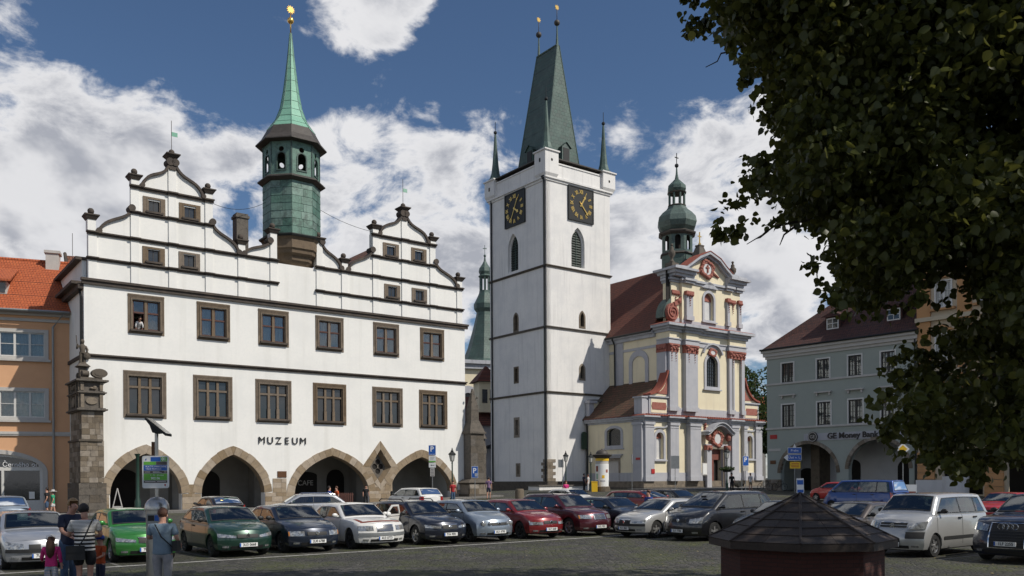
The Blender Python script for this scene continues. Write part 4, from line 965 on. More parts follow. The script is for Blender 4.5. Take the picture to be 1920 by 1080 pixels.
# middle storey block
MZ0, MZ1 = 9.2, 17.25
B().plate(rect(3.9, 17.0, MZ0 - .1, MZ1), [archloop(10.3, 12.3, 12.8, 15.4, .95)], 0, .5).build('middle_wall', 'cream', CH)
B().box(3.9, 4.3, .5, 14, MZ0 - .1, 18.6).box(16.6, 17.0, .5, 14, MZ0 - .1, 18.6).build('nave_wall', 'cream', CH)
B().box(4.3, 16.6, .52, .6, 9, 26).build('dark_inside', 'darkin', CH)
b = B(); b.box(3.84, 17.06, -.07, 1.5, MZ0, 10.1); b.build('base_band', 'bluegrey', CH)
for x0, x1, pr in ((3.9, 5.25, .3), (6.35, 8.35, .5), (14.15, 17.0, .3)):
    if x0 > 14:
        pilaster(14.15, 14.65, 9.7, 16.3, .32, cap=False); pilaster(15.0, 15.25, 9.7, 16.3, .2, cap=False); pilaster(16.45, 17.0, 9.7, 16.3, .3, cap=False)
    else: pilaster(x0, x1, 9.7, 16.3, pr, cap=False)
    b = B(); b.box(x0 - .05, x1 + .05, -pr - .06, -.0, 16.3, 17.2); b.box(x0 - .14, x1 + .14, -pr - .16, 0, 17.05, 17.2)
    n = 5 if x0 < 14 else 9
    for k in range(n): b.ball(x0 + (k + .5) * (x1 - x0) / n, -pr - .1, 16.6 + .18 * (k % 2), .17, 7)
    for k in (0, n - 1): b.ball(x0 + (k + .5) * (x1 - x0) / n, -pr - .14, 16.95, .2, 8)
    for c_ in (.25, .75):
        for k in range(4): b.ball(x0 + c_ * (x1 - x0), -pr - .05, 16.15 - .28 * k, .085 - .012 * k, 6)
    b.build('red_capital', 'redorn', CH)
b = B(); b.box(3.6, 3.898, .05, 1.4, 9.7, 16.3); b.build('side_pilaster', 'bluegrey', CH)
b = B(); b.box(3.55, 3.898, .0, 1.45, 16.3, 17.2)
for k in range(4): b.ball(3.55, .2 + .35 * k, 16.7, .16, 7)
b.build('side_capital', 'redorn', CH)
BR2 = ((3.8, 5.35, .3), (6.3, 8.4, .5), (14.1, 17.1, .32))
entab(3.9, 17.0, 17.22, 1.6, ((0, .5, .1), (.5, .62, .2)), m='bluegrey', breaks=BR2)
b = B(); b.box(3.8, 17.1, -.1, 1.6, 17.84, 18.55)
for q0, q1, qd in BR2: b.box(q0, q1, -.1 - qd, -.1, 17.842, 18.545)
b.build('frieze', 'cream', CH)
entab(3.9, 17.0, 18.55, 1.8, ((0, .3, .25), (.3, .55, .5), (.55, .85, .85)), breaks=BR2)
b = B(); b.frustum(10.45, .5, 19.4, 19.62, 7.5, 1.4, 7.0, 1.0)
for q0, q1, qd in BR2: b.frustum((q0 + q1) / 2, -.6, 19.4, 19.55, (q1 - q0) / 2 + .85, .25 + qd, (q1 - q0) / 2 + .5, .2)
b.build('tile_capping', 'redtile', CH)
# middle window
b = B(); b.plate(archloop(9.95, 12.65, 12.5, 15.4, 1.3), [archloop(10.3, 12.3, 12.8, 15.4, .95)], -.12, .15); b.box(9.75, 12.85, -.28, 0, 12.35, 12.5); b.build('window_frame', 'bluegrey', CH)
B().plate(archloop(10.3, 12.3, 12.8, 15.4, .95), [], .28, .32).build('pane', 'glass', CH)
b = B()
for k in range(1, 6): b.box(10.3 + k * .333 - .02, 10.3 + k * .333 + .02, .22, .27, 12.8, 16.1)
for k in range(1, 9): b.box(10.3, 12.3, .215, .268, 12.8 + k * .38 - .02, 12.8 + k * .38 + .02)
b.build('leading', 'iron', CH)
def cartouche(par, cx, cz, w, h, y=-.15, disc=True):
    b = B(); n = 22
    for k in range(n):
        a = 2 * PI * k / n; rr = 1 + .12 * math.sin(a * 4); b.ball(cx + w * rr * math.cos(a), y, cz + h * rr * math.sin(a), .19 * min(w, h) / .8 + .04 * (k % 2), 7)
    b.ribbon([(cx + w * .82 * math.cos(2 * PI * k / 20), cz + h * .82 * math.sin(2 * PI * k / 20)) for k in range(21)], .16, y - .1, y + .15)
    o = b.build('cartouche', 'redorn', par, smooth=50)
    if disc: B().prism(circ(cx, cz, 1, 20)and[(cx + w * .72 * math.cos(2 * PI * k / 20), cz + h * .72 * math.sin(2 * PI * k / 20)) for k in range(20)], y - .04, y + .12).build('cartouche_field', 'whitewall', o)
    return o
cartouche(CH, 11.3, 16.75, .62, .42, -.2)
b = B(); b.ribbon(bez((9.6, 16.6), (10.0, 17.5), (10.6, 17.7), (11.3, 17.75), 8) + bez((11.3, 17.75), (12.0, 17.7), (12.6, 17.5), (13.0, 16.6), 8)[1:], .2, -.35, .02); b.build('window_hood', 'cornice', CH, fix=True)
# top storey
TZ0, TZ1 = 19.6, 24.3
B().plate(rect(6.3, 16.55, TZ0, 24.9), [archloop(10.0, 11.65, 20.5, 22.9, .75)], 0, .5).build('upper_wall', 'cream', CH)
B().box(4.9, 6.3, .35, 1.6, TZ0, 24.9).box(15.9, 16.5, .5, 3, TZ0, 24.6).build('upper_side', 'cream', CH)
b = B(); b.box(4.9, 6.28, .28, .35, TZ0, 20.3); b.box(6.2, 16.6, -.06, 0, TZ0, 20.1); b.build('base_band', 'bluegrey', CH)
for x0, x1, pr in ((6.75, 7.85, .3), (13.9, 14.35, .3), (16.05, 16.6, .22)):
    pilaster(x0, x1, 20.1, 23.4, pr, cap=False)
    b = B(); b.box(x0 - .08, x1 + .08, -pr - .1, 0, 22.95, 23.4)
    for k in range(3): b.ball(x0 + (k + .5) * (x1 - x0) / 3, -pr - .1, 22.95, .18, 7)
    for k in range(4): b.ball((x0 + x1) / 2, -pr - .06, 22.6 - .27 * k, .1 - .012 * k, 6)
    b.build('red_capital', 'redorn', CH)
b = B(); b.box(4.95, 6.2, .22, .36, 23.0, 23.4)
for k in range(4): b.ball(5.1 + k * .32, .24, 23.0, .16, 7); b.ball(5.6, .26, 22.6 - .27 * k, .1, 6)
b.build('red_capital', 'redorn', CH)
b = B(); b.box(14.75, 15.7, -.1, 0, 22.95, 23.35); 
for k in range(5): b.ball(15.2, -.1, 22.8 - .25 * k, .12 - .015 * k, 6); b.ball(14.9 + k * .16, -.12, 23.0, .14, 6)
b.build('red_garland', 'redorn', CH)
b = B(); b.plate(archloop(9.7, 11.95, 20.3, 22.9, 1.05), [archloop(10.0, 11.65, 20.5, 22.9, .75)], -.12, .1); b.box(9.55, 12.1, -.3, 0, 20.15, 20.3); b.build('niche_frame', 'bluegrey', CH)
b = B(); b.plate(archloop(10.0, 11.65, 20.5, 22.9, .75), [], .38, .44); b.build('niche_back', 'whitewall', CH)
b = B(); b.plate([(10.0, 22.75), (11.65, 22.75)] + archloop(10.0, 11.65, 20.5, 22.9, .75)[2:], [], .3, .38); b.build('niche_shell', 'redorn', CH)
b = B(); b.prism([(9.4, 24.15), (12.25, 24.15), (10.82, 24.95)], -.3, 0); b.prism([(9.8, 24.05), (11.85, 24.05), (11.85, 24.15), (9.8, 24.15)], -.2, 0); b.build('niche_pediment', 'cornice', CH)
BR3 = ((6.6, 7.95, .28), (13.85, 14.8, .25), (15.7, 16.6, .2))
b = B()
for z0, z1, e in ((24.3, 24.55, .12), (24.55, 24.8, .3)):
    b.box(6.3 - e, 16.55 + e, -e, .6, z0, z1); b.box(4.9 - e, 6.28 - e, .35 - e, 1.7, z0, z1)
    for q0, q1, qd in BR3: b.box(q0 - e, q1 + e, -e - qd, -e, z0 + .003, z1 - .003)
b.build('entablature', 'cornice', CH)
# corner cornices and gable
b = B(); b2 = B()
for z0, z1, e in ((24.9, 25.2, .15), (25.2, 25.55, .4), (25.55, 25.8, .75)):
    b.box(4.9 - e, 8.0, -.3 - e, 1.7 + e, z0, z1); b2.box(13.8, 16.6 + e, -.3 - e, 1.2 + e, z0, z1 )
b.build('corner_cornice', 'cornice', CH); b2.build('corner_cornice', 'cornice', CH)
ped = [(6.3, 24.85), (16.5, 24.85), (16.5, 25.6)] + bez((15.6, 25.85), (14.2, 25.7), (13.2, 26.6), (12.4, 28.0), 8) + [(10.9, 29.2), (9.4, 28.0)] + bez((9.0, 27.5), (8.4, 26.7), (7.6, 25.8), (6.3, 25.7), 8)
ped = [(6.3, 24.85), (16.5, 24.85), (16.5, 25.7), (14.4, 25.9), (13.3, 27.0), (12.2, 28.2), (10.35, 29.1), (8.6, 28.0), (7.3, 26.7), (6.3, 25.7)]
gq = lambda L: [(x, z if z < 25.7 else 25.7 + (z - 25.7) * .68) for x, z in L]
ped = gq(ped)
b = B(); b.prism(ped, -.02, .7); b.build('gable', 'cream', CH)
b = B(); rk = [(4.6, 25.85), (6.3, 26.0), (7.3, 26.95), (8.6, 28.2), (10.35, 29.3), (12.2, 28.4), (13.3, 27.2), (14.4, 26.2), (17.0, 26.0)]; rk = gq(rk)
b.ribbon(rk, .32, -.75, .8); b.ribbon([(x, z - .3) for x, z in rk[1:-1]], .3, -.4, -.021); b.build('raking_cornice', 'cornice', CH, fix=True)
b = B(); b.ribbon([(x, z + .2) for x, z in rk[1:-1]], .08, -.8, .9); b.build('gable_tiles', 'redtile', CH, fix=True)
cartouche(CH, 10.4, 26.35, 1.0, .9, -.2)
B().box(10.32, 10.5, -.36, -.24, 25.95, 26.8).box(10.1, 10.7, -.36, -.24, 26.45, 26.57).build('monogram', 'redorn', CH)
b = B()
for s_ in (-1, 1):
    for k in range(5): b.ball(10.4 + s_ * (1.2 + .22 * k), -.12, 26.0 - .08 * k, .2 - .02 * k, 7)
b.build('stucco_spray', 'redorn', CH)
# urns, statue, cross
def urn(x, y, z, s=1.0, name='urn', label=None):
    b = B(); b.lathe([(.3 * s, 0), (.3 * s, .25 * s), (.16 * s, .35 * s), (.14 * s, .6 * s), (.38 * s, 1.0 * s), (.4 * s, 1.35 * s), (.2 * s, 1.55 * s), (.22 * s, 1.75 * s), (.05 * s, 2.0 * s)], 12, (x, y, z)); b.ball(x, y, z + 2.1 * s, .16 * s, 8)
    return b.build(name, 'darkstone', CH, smooth=50)
B().box(4.95, 6.05, .2, 1.3, 25.8, 26.5).build('urn_pedestal', 'darkstone', CH); B().box(14.9, 15.9, .2, 1.2, 25.8, 26.4).build('urn_pedestal', 'darkstone', CH)
urn(5.5, .75, 26.5, 1.0); urn(16.0, .6, 25.9, 1.05)
b = B(); b.frustum(10.4, .9, 27.9, 28.4, .8, .6, .65, .5); b.frustum(10.4, .9, 28.4, 29.2, .65, .5, .35, .3); b.box(9.98, 10.82, .55, 1.25, 29.2, 29.35); b.build('gable_crest', 'darkstone', CH)
b = B(); b.ball(10.4, .9, 29.5, .18, 10); b.box(10.35, 10.45, .85, .95, 29.6, 30.9); b.box(10.1, 10.7, .86, .94, 30.35, 30.46); b.build('gilded_cross', 'gold', CH)
# red rosette volute left of the top storey
def spiral(cx, cz, r, turns=2.2, n=40, d=1): return [(cx + d * r * (1 - k / n * .85) * math.cos(PI / 2 + turns * 2 * PI * k / n), cz + r * (1 - k / n * .85) * math.sin(PI / 2 + turns * 2 * PI * k / n)) for k in range(n + 1)]
b = B(); b.lathe([(1.0, -.2), (1.0, .25)], 18, (4.9, .35, 20.85), axis='y'); b.ribbon(spiral(4.9, 20.85, .95), .15, .02, .2); b.ribbon(bez((5.2, 21.8), (5.9, 22.0), (6.4, 22.4), (6.7, 23.0), 8), .45, .05, .5); b.ball(5.9, .15, 22.2, .3, 8); b.build('rosette_volute', 'redorn', CH, fix=True)
b = B(); b.ribbon(bez((3.95, 20.2), (3.9, 21.6), (4.8, 22.1), (5.6, 22.6), 8), .5, .4, 1.6); b.build('volute_cover', 'copper_mid', CH, fix=True)
# attic wings with curved volutes
def wing(xa, xb, s_):
    x0, x1 = min(xa, xb), max(xa, xb)
    b = B(); b.box(x0, x1, -.02, 1.2, 9.15, 11.1); b.build('attic', 'bluegrey', CH); b = B(); b.box(x0 + .25, x1 - .25, -.06, -.02, 9.4, 10.9); b.build('attic_panel', 'cream', CH)
    b = B(); b.prism([(x0 + .45, 9.75), (x1 - .45, 9.75), (x1 - .3, 10.15), (x1 - .45, 10.55), (x0 + .45, 10.55), (x0 + .3, 10.15)], -.1, -.06); b.build('red_panel', 'redorn', CH)
    b = B(); b.box(x0 - .12, x1 + .12, -.2, 1.3, 11.1, 11.25); b.build('attic_cornice', 'cornice', CH)
    cv = bez((xa, 11.3), (xa + (xb - xa) * .7, 11.6), (xa + (xb - xa) * .85, 13.0), (xb, 14.4), 12)
    B().prism(([(xb, 11.25)] + cv[::1]) if s_ < 0 else ([(xb, 11.25)] + cv), .05, .5).build('volute_wall', 'cream', CH, fix=True)
    cv2 = [(x + (xb - x) * .3, 11.55 + (z - 11.3) * .62) for x, z in cv]
    B().prism([(xb - .15 * (1 if s_ < 0 else -1), 11.5)] + cv2, -.02, .05).build('red_field', 'redorn', CH, fix=True)
    for k in range(11):
        a, c = cv[k], cv[k + 1]; B().ribbon([(a[0], a[1] + .1), (c[0], c[1] + .13)], .2, -.25, .9).build('volute_tile', 'redtile', CH, fix=True)
wing(.9, 3.88, -1); wing(20.0, 17.1, 1)
b = B(); b.box(-.1, 1.2, .1, 1.3, 9.1, 11.0); b.box(-.25, 1.35, 0, 1.4, 11.0, 11.15); b.build('corner_pedestal', 'bluegrey', CH)
# niches of the lower storey
for x0, x1, zb, zs, r in ((1.9, 3.1, 4.3, 6.7, .55), (17.65, 18.7, 4.5, 6.75, .5)):
    b = B(); b.plate(archloop(x0 - .3, x1 + .3, zb - .1, zs, r + .35), [archloop(x0, x1, zb, zs, r)], -.1, .1); b.box(x0 - .45, x1 + .45, -.25, 0, zb - .25, zb - .1); b.build('niche_frame', 'bluegrey', CH)
    B().plate(archloop(x0, x1, zb, zs, r), [], .4, .45).build('niche_back', 'whitewall', CH)
    B().plate([(x0, zs - .1), (x1, zs - .1)] + archloop(x0, x1, zb, zs, r)[2:], [], .3, .4).build('niche_shell', 'redorn', CH)
    b = B(); b.ribbon(bez((x0 - .5, zs + .9), (x0 + .2, zs + 1.4), (x1 - .2, zs + .8), (x1 + .5, zs + 1.3), 8), .16, -.2, .02); b.build('niche_scroll', 'cornice', CH, fix=True)
# portal
b = B(); b.plate(rect(9.9, 13.8, .9, 6.1), [rect(10.8, 12.9, .9, 5.55)], -.3, .1); b.box(9.8, 10.6, -.55, -.3, .9, 5.4); b.box(13.1, 13.9, -.55, -.3, .9, 5.4); b.build('portal_frame', 'bluegrey', CH)
b = B(); b.plate(rect(10.55, 13.15, .9, 5.8), [rect(10.82, 12.88, .9, 5.53)], -.36, -.301); b.build('portal_stone', 'oldstone', CH)
b = B(); b.box(9.75, 10.65, -.62, -.1, 5.4, 5.95); b.box(13.05, 13.95, -.62, -.1, 5.4, 5.95); b.ball(10.2, -.62, 5.6, .25, 8); b.ball(13.5, -.62, 5.6, .25, 8); b.ball(10.1, -.5, 6.9, .35, 8, sz=1.4); b.ball(13.6, -.5, 6.9, .35, 8, sz=1.4)
for k in range(4): b.ball(10.0, -.1, 8.35 - .3 * k, .2 - .03 * k, 7); b.ball(13.7, -.1, 8.35 - .3 * k, .2 - .03 * k, 7)
b.build('portal_stucco', 'redorn', CH)
cartouche(CH, 11.85, 6.75, .82, .85, -.35)
b = B(); hp = bez((9.4, 7.25), (10.2, 7.3), (10.6, 8.3), (11.85, 8.35), 8) + bez((11.85, 8.35), (13.1, 8.3), (13.5, 7.3), (14.3, 7.25), 8)[1:]
b.ribbon(hp, .28, -1.0, .0); b.ribbon([(x, z + .22) for x, z in hp], .12, -1.2, .0); b.build('portal_hood', 'cornice', CH, fix=True)
B().box(10.82, 12.88, .15, .22, 4.3, 5.5).build('door_transom', 'wood_door', CH)
b = B(); b.box(10.82, 11.75, .15, .22, .95, 4.28)
for z0, z1 in ((1.2, 2.5), (2.7, 4.1)): b.box(10.98, 11.6, .11, .15, z0, z1)
b.build('door_leaf', 'wood_door', CH)
B().box(11.76, 12.88, .5, .56, .95, 4.28).build('dark_doorway', 'darkin', CH)
# steps
b = B(); b.box(9.6, 14.1, -1.5, -.23, .6, 1.0); b.box(9.2, 14.5, -1.95, -1.5, .6, .86); b.box(9.0, 14.7, -2.4, -1.95, .6, .72); b.build('steps', 'oldstone', CH)
# notice boards
B().box(8.75, 9.6, -.72, -.66 if False else -.65, 2.5, 3.9).build('notice_board', 'greytrim', CH); B().box(8.85, 9.5, -.74, -.721, 2.6, 3.8).build('notice_sheet', 'plate_white', CH)
B().box(.9, 1.4, -.33, -.27, 2.7, 3.2).build('plaque', 'sign_red', CH); B().box(-.36, -.31, .2, .85, 4.2, 4.45).build('street_name_plate', 'sign_red', CH)
# nave upper wall details (left side), eave and roof
nv = empty('nave_details', (3.9, 0, 0), -PI / 2); nv.parent = CH
b = B(); b.plate(archloop(-6.0, -2.9, 12.4, 15.6, 1.4), [archloop(-5.5, -3.4, 12.9, 15.4, .9)], -.12, 0); b.box(-6.2, -2.7, -.2, 0, 12.2, 12.4); b.build('blind_window_frame', 'bluegrey', nv)
b = B(); b.box(-13.5, -1.6, -.08, 0, 17.0, 17.3); b.box(-8.3, -7.0, -.1, 0, 9.2, 18.6); b.build('side_band', 'bluegrey', nv)
b = B(); b.box(-13.5, -1.8, -.3, 0, 18.2, 18.6); b.box(-13.5, -1.8, -.6, 0, 18.6, 18.9); b.build('nave_cornice', 'cornice', nv)
rf = [(3.1, 18.9), (17.8, 18.9), (10.4, 27.6)]
B().prism(rf, 1.9, 30).build('nave_roof', 'roof_church', CH)
B().tube([(3.15, 1.9, 18.85), (3.15, 18, 18.85)], .12, 6).build('gutter', 'iron', CH)
b = B(); b.tube([(3.2, 8.2, 18.7), (3.6, 8.2, 18.0), (3.65, 8.2, 12.0)], .09, 6); b.tube([(-.2, 9.0, 8.8), (-.1, 9.0, 8.3), (-.12, 9.0, 1.6)], .1, 6); b.build('downpipe', 'iron', CH)
# annex roof
b = B(); b.add([(-.5, -.0 + 1.3, 9.1), (-.5, 9.4, 9.1), (3.9, 9.4, 13.3), (3.9, 1.3, 13.3), (-.5, 1.3, 8.95), (-.5, 9.4, 8.95), (3.9, 9.4, 9), (3.9, 1.3, 9)], [(0, 3, 2, 1), (0, 1, 5, 4), (1, 2, 6, 5), (0, 4, 7, 3)]); b.build('annex_roof', 'roof_annex', CH)
b = B(); b.box(-.35, -.002, 1.3, 9.3, 8.6, 8.95); b.build('annex_cornice', 'cornice', CH)
# curved wall sweeping down beside the tower
cv = bez((6.9, 16.9), (5.5, 13.2), (3.6, 11.3), (.9, 11.3), 14)
B().prism([(.3, 8.6), (6.9, 8.6)] + cv + [(.3, 11.2)], 8.75, 9.15).build('curved_wall', 'cream', CH)
b = B(); b.ribbon([(6.95, 19)] + cv + [(.1, 11.25)], .3, 8.5, 9.2); b.build('curved_coping', 'darkstone', CH, fix=True)
b = B(); b.box(-.1, .6, 8.6, 9.2, 8.6, 11.1); b.box(-.25, 1.0, 8.4, 9.2, 11.0, 11.3); b.build('corner_pier', 'bluegrey', CH)
B().prism(archloop(-.9, -.2, 5.6, 7.3, .35), 8.95, 9.14).build('wall_lantern_box', 'greeniron', CH)
# ridge turret
RT = empty('ridge_turret', CHO + UV * 10.2 + VV * 4.2, UR, 'slender green onion-domed turret riding the church roof ridge', 'turret')
b = B(); b.lathe([(1.95, 22.5), (1.95, 28.7)], 8, (0, 0, 0), P8); b.build('drum', 'copper_dark', RT)
b = B(); b.lathe([(2.0, 28.65), (2.15, 28.75), (2.0, 28.95)], 8, (0, 0, 0), P8); b.build('ledge', 'browncopper', RT); b = B(); b.lathe([(2.0, 31.0), (2.3, 31.2), (2.35, 31.35), (1.9, 31.6)], 8, (0, 0, 0), P8); b.build('ledge', 'browncopper', RT)
ra = 1.9 * math.cos(P8); rf_ = 1.9 * math.sin(P8)
for k in range(8):
    a = k * PI / 4; o = B().plate(rect(-rf_, rf_, 28.9, 31.4), [archloop(-.33, .33, 29.2, 30.6, .33, 5)], 0, .1).build('belfry_panel', 'copper_mid', RT); o.rotation_euler = (0, 0, a + PI / 2); o.location = (ra * math.cos(a), ra * math.sin(a), 0)
B().lathe([(1.2, 28.9), (1.2, 31.4)], 8).build('dark_inside', 'darkin', RT)
b = B(); b.lathe([(1.85, 31.55), (2.25, 32.0), (2.45, 32.6), (2.32, 33.25), (1.85, 33.8), (1.35, 34.2), (1.08, 34.6), (1.05, 34.7)], 8, (0, 0, 0), P8); b.build('onion_dome', 'copper_mid', RT)
b = B(); b.lathe([(1.05, 34.6), (1.15, 34.7), (1.05, 34.8)], 8, (0, 0, 0), P8); b.lathe([(1.05, 36.15), (1.2, 36.3), (1.0, 36.4)], 8, (0, 0, 0), P8); b.build('lantern_rings', 'browncopper', RT)
for k in range(8): a = P8 + k * PI / 4; B().tube([(.93 * math.cos(a), .93 * math.sin(a), 34.7), (.93 * math.cos(a), .93 * math.sin(a), 36.25)], .13, 6).build('lantern_post', 'copper_mid', RT)
b = B(); b.lathe([(.98, 36.38), (1.15, 36.7), (1.1, 37.1), (.7, 37.5), (.26, 37.95), (.13, 38.6), (.07, 39.5)], 8, (0, 0, 0), P8); b.build('small_onion', 'copper_mid', RT)
b = B(); b.ball(0, 0, 39.6, .25, 10); b.tube([(0, 0, 39.6), (0, 0, 41.1)], .05, 6); b.box(-.3, .3, -.04, .04, 40.5, 40.6); b.build('cross', 'iron', RT)
# ---------------------------------------------------------------- terrace & pavement
def slab(name, poly, h, m, dz=0.0):
    b = B(); n = len(poly); vs = [(p[0], p[1], gz(p[0], p[1]) + h) for p in poly] + [(p[0], p[1], gz(p[0], p[1]) - .3) for p in poly]
    b.add(vs, [tuple(range(n))] + [(i + n, (i + 1) % n + n, (i + 1) % n, i) for i in range(n)]); return meta(b.build(name, m, fix=True), kind='structure')
c0 = CHO + Vector((0, 0, 0))
P = [c0 - VV * 7 - UV * 1.5, c0 - VV * 7 + UV * 34, c0 + VV * 1 + UV * 34, c0 + VV * 1 - UV * 1.5]
slab('pavement', P, .13, 'pavement')
P2 = [TWO - UV * 2 - VV * 2.2, TWO - VV * 2.2 + UV * 5.0, TWO + UV * 5.0 + VV * .5, TWO - UV * 2 + VV * .5]
o = B().box(-3.0, 5.2, -2.2, -.26, .3, 1.35).build('terrace_wall', 'tower_plaster', TW); B().box(-3.1, 5.3, -2.3, -.26, 1.35, 1.5).build('terrace_coping', 'darkstone', TW)
mu0 = Vector((-28.67, 58, 0))
slab('museum_pavement', [mu0 - VV * 2.6 - UV * 3, mu0 - VV * 2.6 + UV * 16, mu0 + UV * 16 - VV * .05, mu0 - UV * 3 - VV * .05], .12, 'pavement')
slab('museum_pavement', [mu0 - VV * 2.6 + UV * 16, mu0 - VV * 2.6 + UV * 33, mu0 + UV * 33 - VV * .05, mu0 + UV * 16 - VV * .05], .12, 'pavement')
# ---------------------------------------------------------------- mint house with arcade
MIR = R_(-49.0)
MN = empty('mint_house', (25.13, 85, 0), MIR, 'mint-green arcaded town house with dark red hipped roof and bank lettering', 'house')
MW2 = [2.28, 5.97, 9.06, 12.1]
wh = []
for i, u in enumerate(MW2): wh += [rect(u - .62, u + .62, 11.35, 13.2), rect(u + .05 - .66, u + .05 + .66, 7.05, 9.2)]
B().plate(rect(0, 14.6, -.2, 14.2), [archloop(1.45, 7.25, -.1, 2.6, 2.75, 10), archloop(8.4, 13.9, -.1, 2.9, 2.6, 10)] + wh, 0, .6).build('wall', 'mint', MN)
mw_ = B().box(0, .5, .6, 12, -.2, 14.2).box(14.1, 14.6, .6, 12, -.2, 14.2).box(0.5, 14.1, 11.5, 12, 0, 14.2).build('side_wall', 'mint', MN)
B().box(.5, 14.1, 4.2, 4.4, -.2, 6).box(.5, 14.1, .6, 4.2, 5.8, 6.0).build('arcade_inside', 'whitewall', MN)
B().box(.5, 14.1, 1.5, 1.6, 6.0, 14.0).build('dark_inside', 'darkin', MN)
for x0, x1, z1, rs in ((5.6, 7.4, 3.3, .6), (11.0, 13.3, 3.0, .9), (1.2, 2.6, 2.8, .3)): B().prism(archloop(x0, x1, .6, z1, rs), 4.1, 4.19).build('arcade_opening', 'darkin', MN)
B().box(3.4, 4.3, 2.2, 4.2, 0, 5.8).build('arcade_pier', 'oldstone', MN)
cvA = archloop(1.45, 7.25, -.1, 2.6, 2.75, 10)[2:]; cvB = archloop(8.4, 13.9, -.1, 2.9, 2.6, 10)[2:]
voussoirs(MN, cvA, .32, -.05, .3, 'oldstone', .6); voussoirs(MN, cvB, .32, -.05, .3, 'oldstone', .6)
blocks(MN, -.1, 1.6, .2, 2.0, -.25, -.002, 'oldstone', .5, .6, jit=.04)
for zc in (6.95, 11.28): b = B(); b.box(-.1, 14.65, -.12, -.002, zc - .1, zc + .08); b.build('string_course', 'greytrim', MN)
b = B(); b.box(-.1, 14.7, -.12, -.002, 13.75, 14.0); b.box(-.25, 14.75, -.3, .0, 14.0, 14.35); b.box(-.35, 14.8, -.5, 0, 14.35, 14.6); b.build('cornice', 'greytrim', MN)
b = B(); b.tube([(-.4, -.6, 14.65), (14.8, -.6, 14.65)], .1, 6); b.build('gutter', 'iron', MN)
b = B(); b.tube([(14.5, -.1, 14.6), (14.5, -.1, 1.0)], .08, 6); b.build('downpipe', 'iron', MN)
def casement(par, u, z0, z1, hw_, frame='whitewood', sash='darksash', fw=.13, rows=3, pr=-.05):
    fr = B().plate(rect(u - hw_ - fw, u + hw_ + fw, z0 - fw * .7, z1 + fw), [rect(u - hw_, u + hw_, z0, z1)], pr, .12).build('window', frame, par)
    b = B(); t = .055; hs = []
    hgt = (z1 - z0)
    for s_ in (-1, 1):
        a, c = (u - hw_, u) if s_ < 0 else (u, u + hw_); xm = (a + c) / 2
        for (q0, q1) in ((a + .09, xm - .014), (xm + .014, c - .09)):
            for k in range(rows + 1):
                zz0 = z0 + .09 + (hgt - .18) * k / (rows + 1) + .014; zz1 = z0 + .09 + (hgt - .18) * (k + 1) / (rows + 1) - .014
                hs.append(rect(q0, q1, zz0, zz1))
    b.plate(rect(u - hw_, u + hw_, z0, z1), hs, .08, .16); b.build('sash', sash, fr)
    B().box(u - hw_, u + hw_, .14, .146, z0, z1).build('pane', 'pane', fr)
    b = B(); n = 16; vs = []
    for i in range(n + 1): x = u - hw_ + 2 * hw_ * i / n; vs += [(x, .26 + .02 * math.sin(i * 1.9), z0), (x, .26 + .02 * math.sin(i * 1.9), z1)]
    b.add(vs, [(2 * i, 2 * i + 2, 2 * i + 3, 2 * i + 1) for i in range(n)]); b.build('curtain', 'curtain', fr)
    return fr
for u in MW2:
    casement(MN, u, 11.35, 13.2, .62); casement(MN, u + .05, 7.05, 9.2, .66)
    b = B(); b.box(u - .8, u + .9, -.3, 0, 10.05, 10.18); b.box(u - .65, u - .5, -.2, 0, 9.8, 10.05); b.box(u + .6, u + .75, -.2, 0, 9.8, 10.05); b.build('window_hood', 'greytrim', MN)
# hipped roof
e0, ew, ed, hz = 14.6, 14.8, 12.3, 20.6
b = B(); b.add([(-.4, -.6, e0), (ew, -.6, e0), (ew, ed, e0), (-.4, ed, e0), (6.2, 5.8, hz), (ew, 5.8, hz), (2.4, 1.6, e0 + 1.7), (ew, 1.6, e0 + 1.7)], [(0, 1, 7, 6), (6, 7, 5, 4), (0, 6, 4, 3), (1, 2, 5, 7), (2, 3, 4, 5), (0, 3, 2, 1)]); b.build('roof', 'roof_mint', MN)
for u in (6.2, 12.0):
    b = B(); b.box(u - .75, u + .75, 1.4, 4, 15.9, 17.3); o = b.build('dormer', 'roof_mint', MN)
    b = B(); b.add([(u - 1.15, 1.1, 17.25), (u + 1.15, 1.1, 17.25), (u + .9, 4.6, 18.3), (u - .9, 4.6, 18.3), (u, 1.2, 17.75)], [(0, 1, 4), (1, 2, 3, 4), (0, 4, 3), (0, 3, 2, 1)]); b.build('dormer_roof', 'roof_mint', o)
    b = B(); b.plate(rect(u - .6, u + .6, 16.1, 17.15), [rect(u - .5, u - .03, 16.2, 16.6), rect(u + .03, u + .5, 16.2, 16.6), rect(u - .5, u - .03, 16.66, 17.05), rect(u + .03, u + .5, 16.66, 17.05)], 1.33, 1.4); b.build('dormer_window', 'whitewood', o)
    B().box(u - .55, u + .55, 1.38, 1.396, 16.15, 17.1).build('pane', 'glass', o)
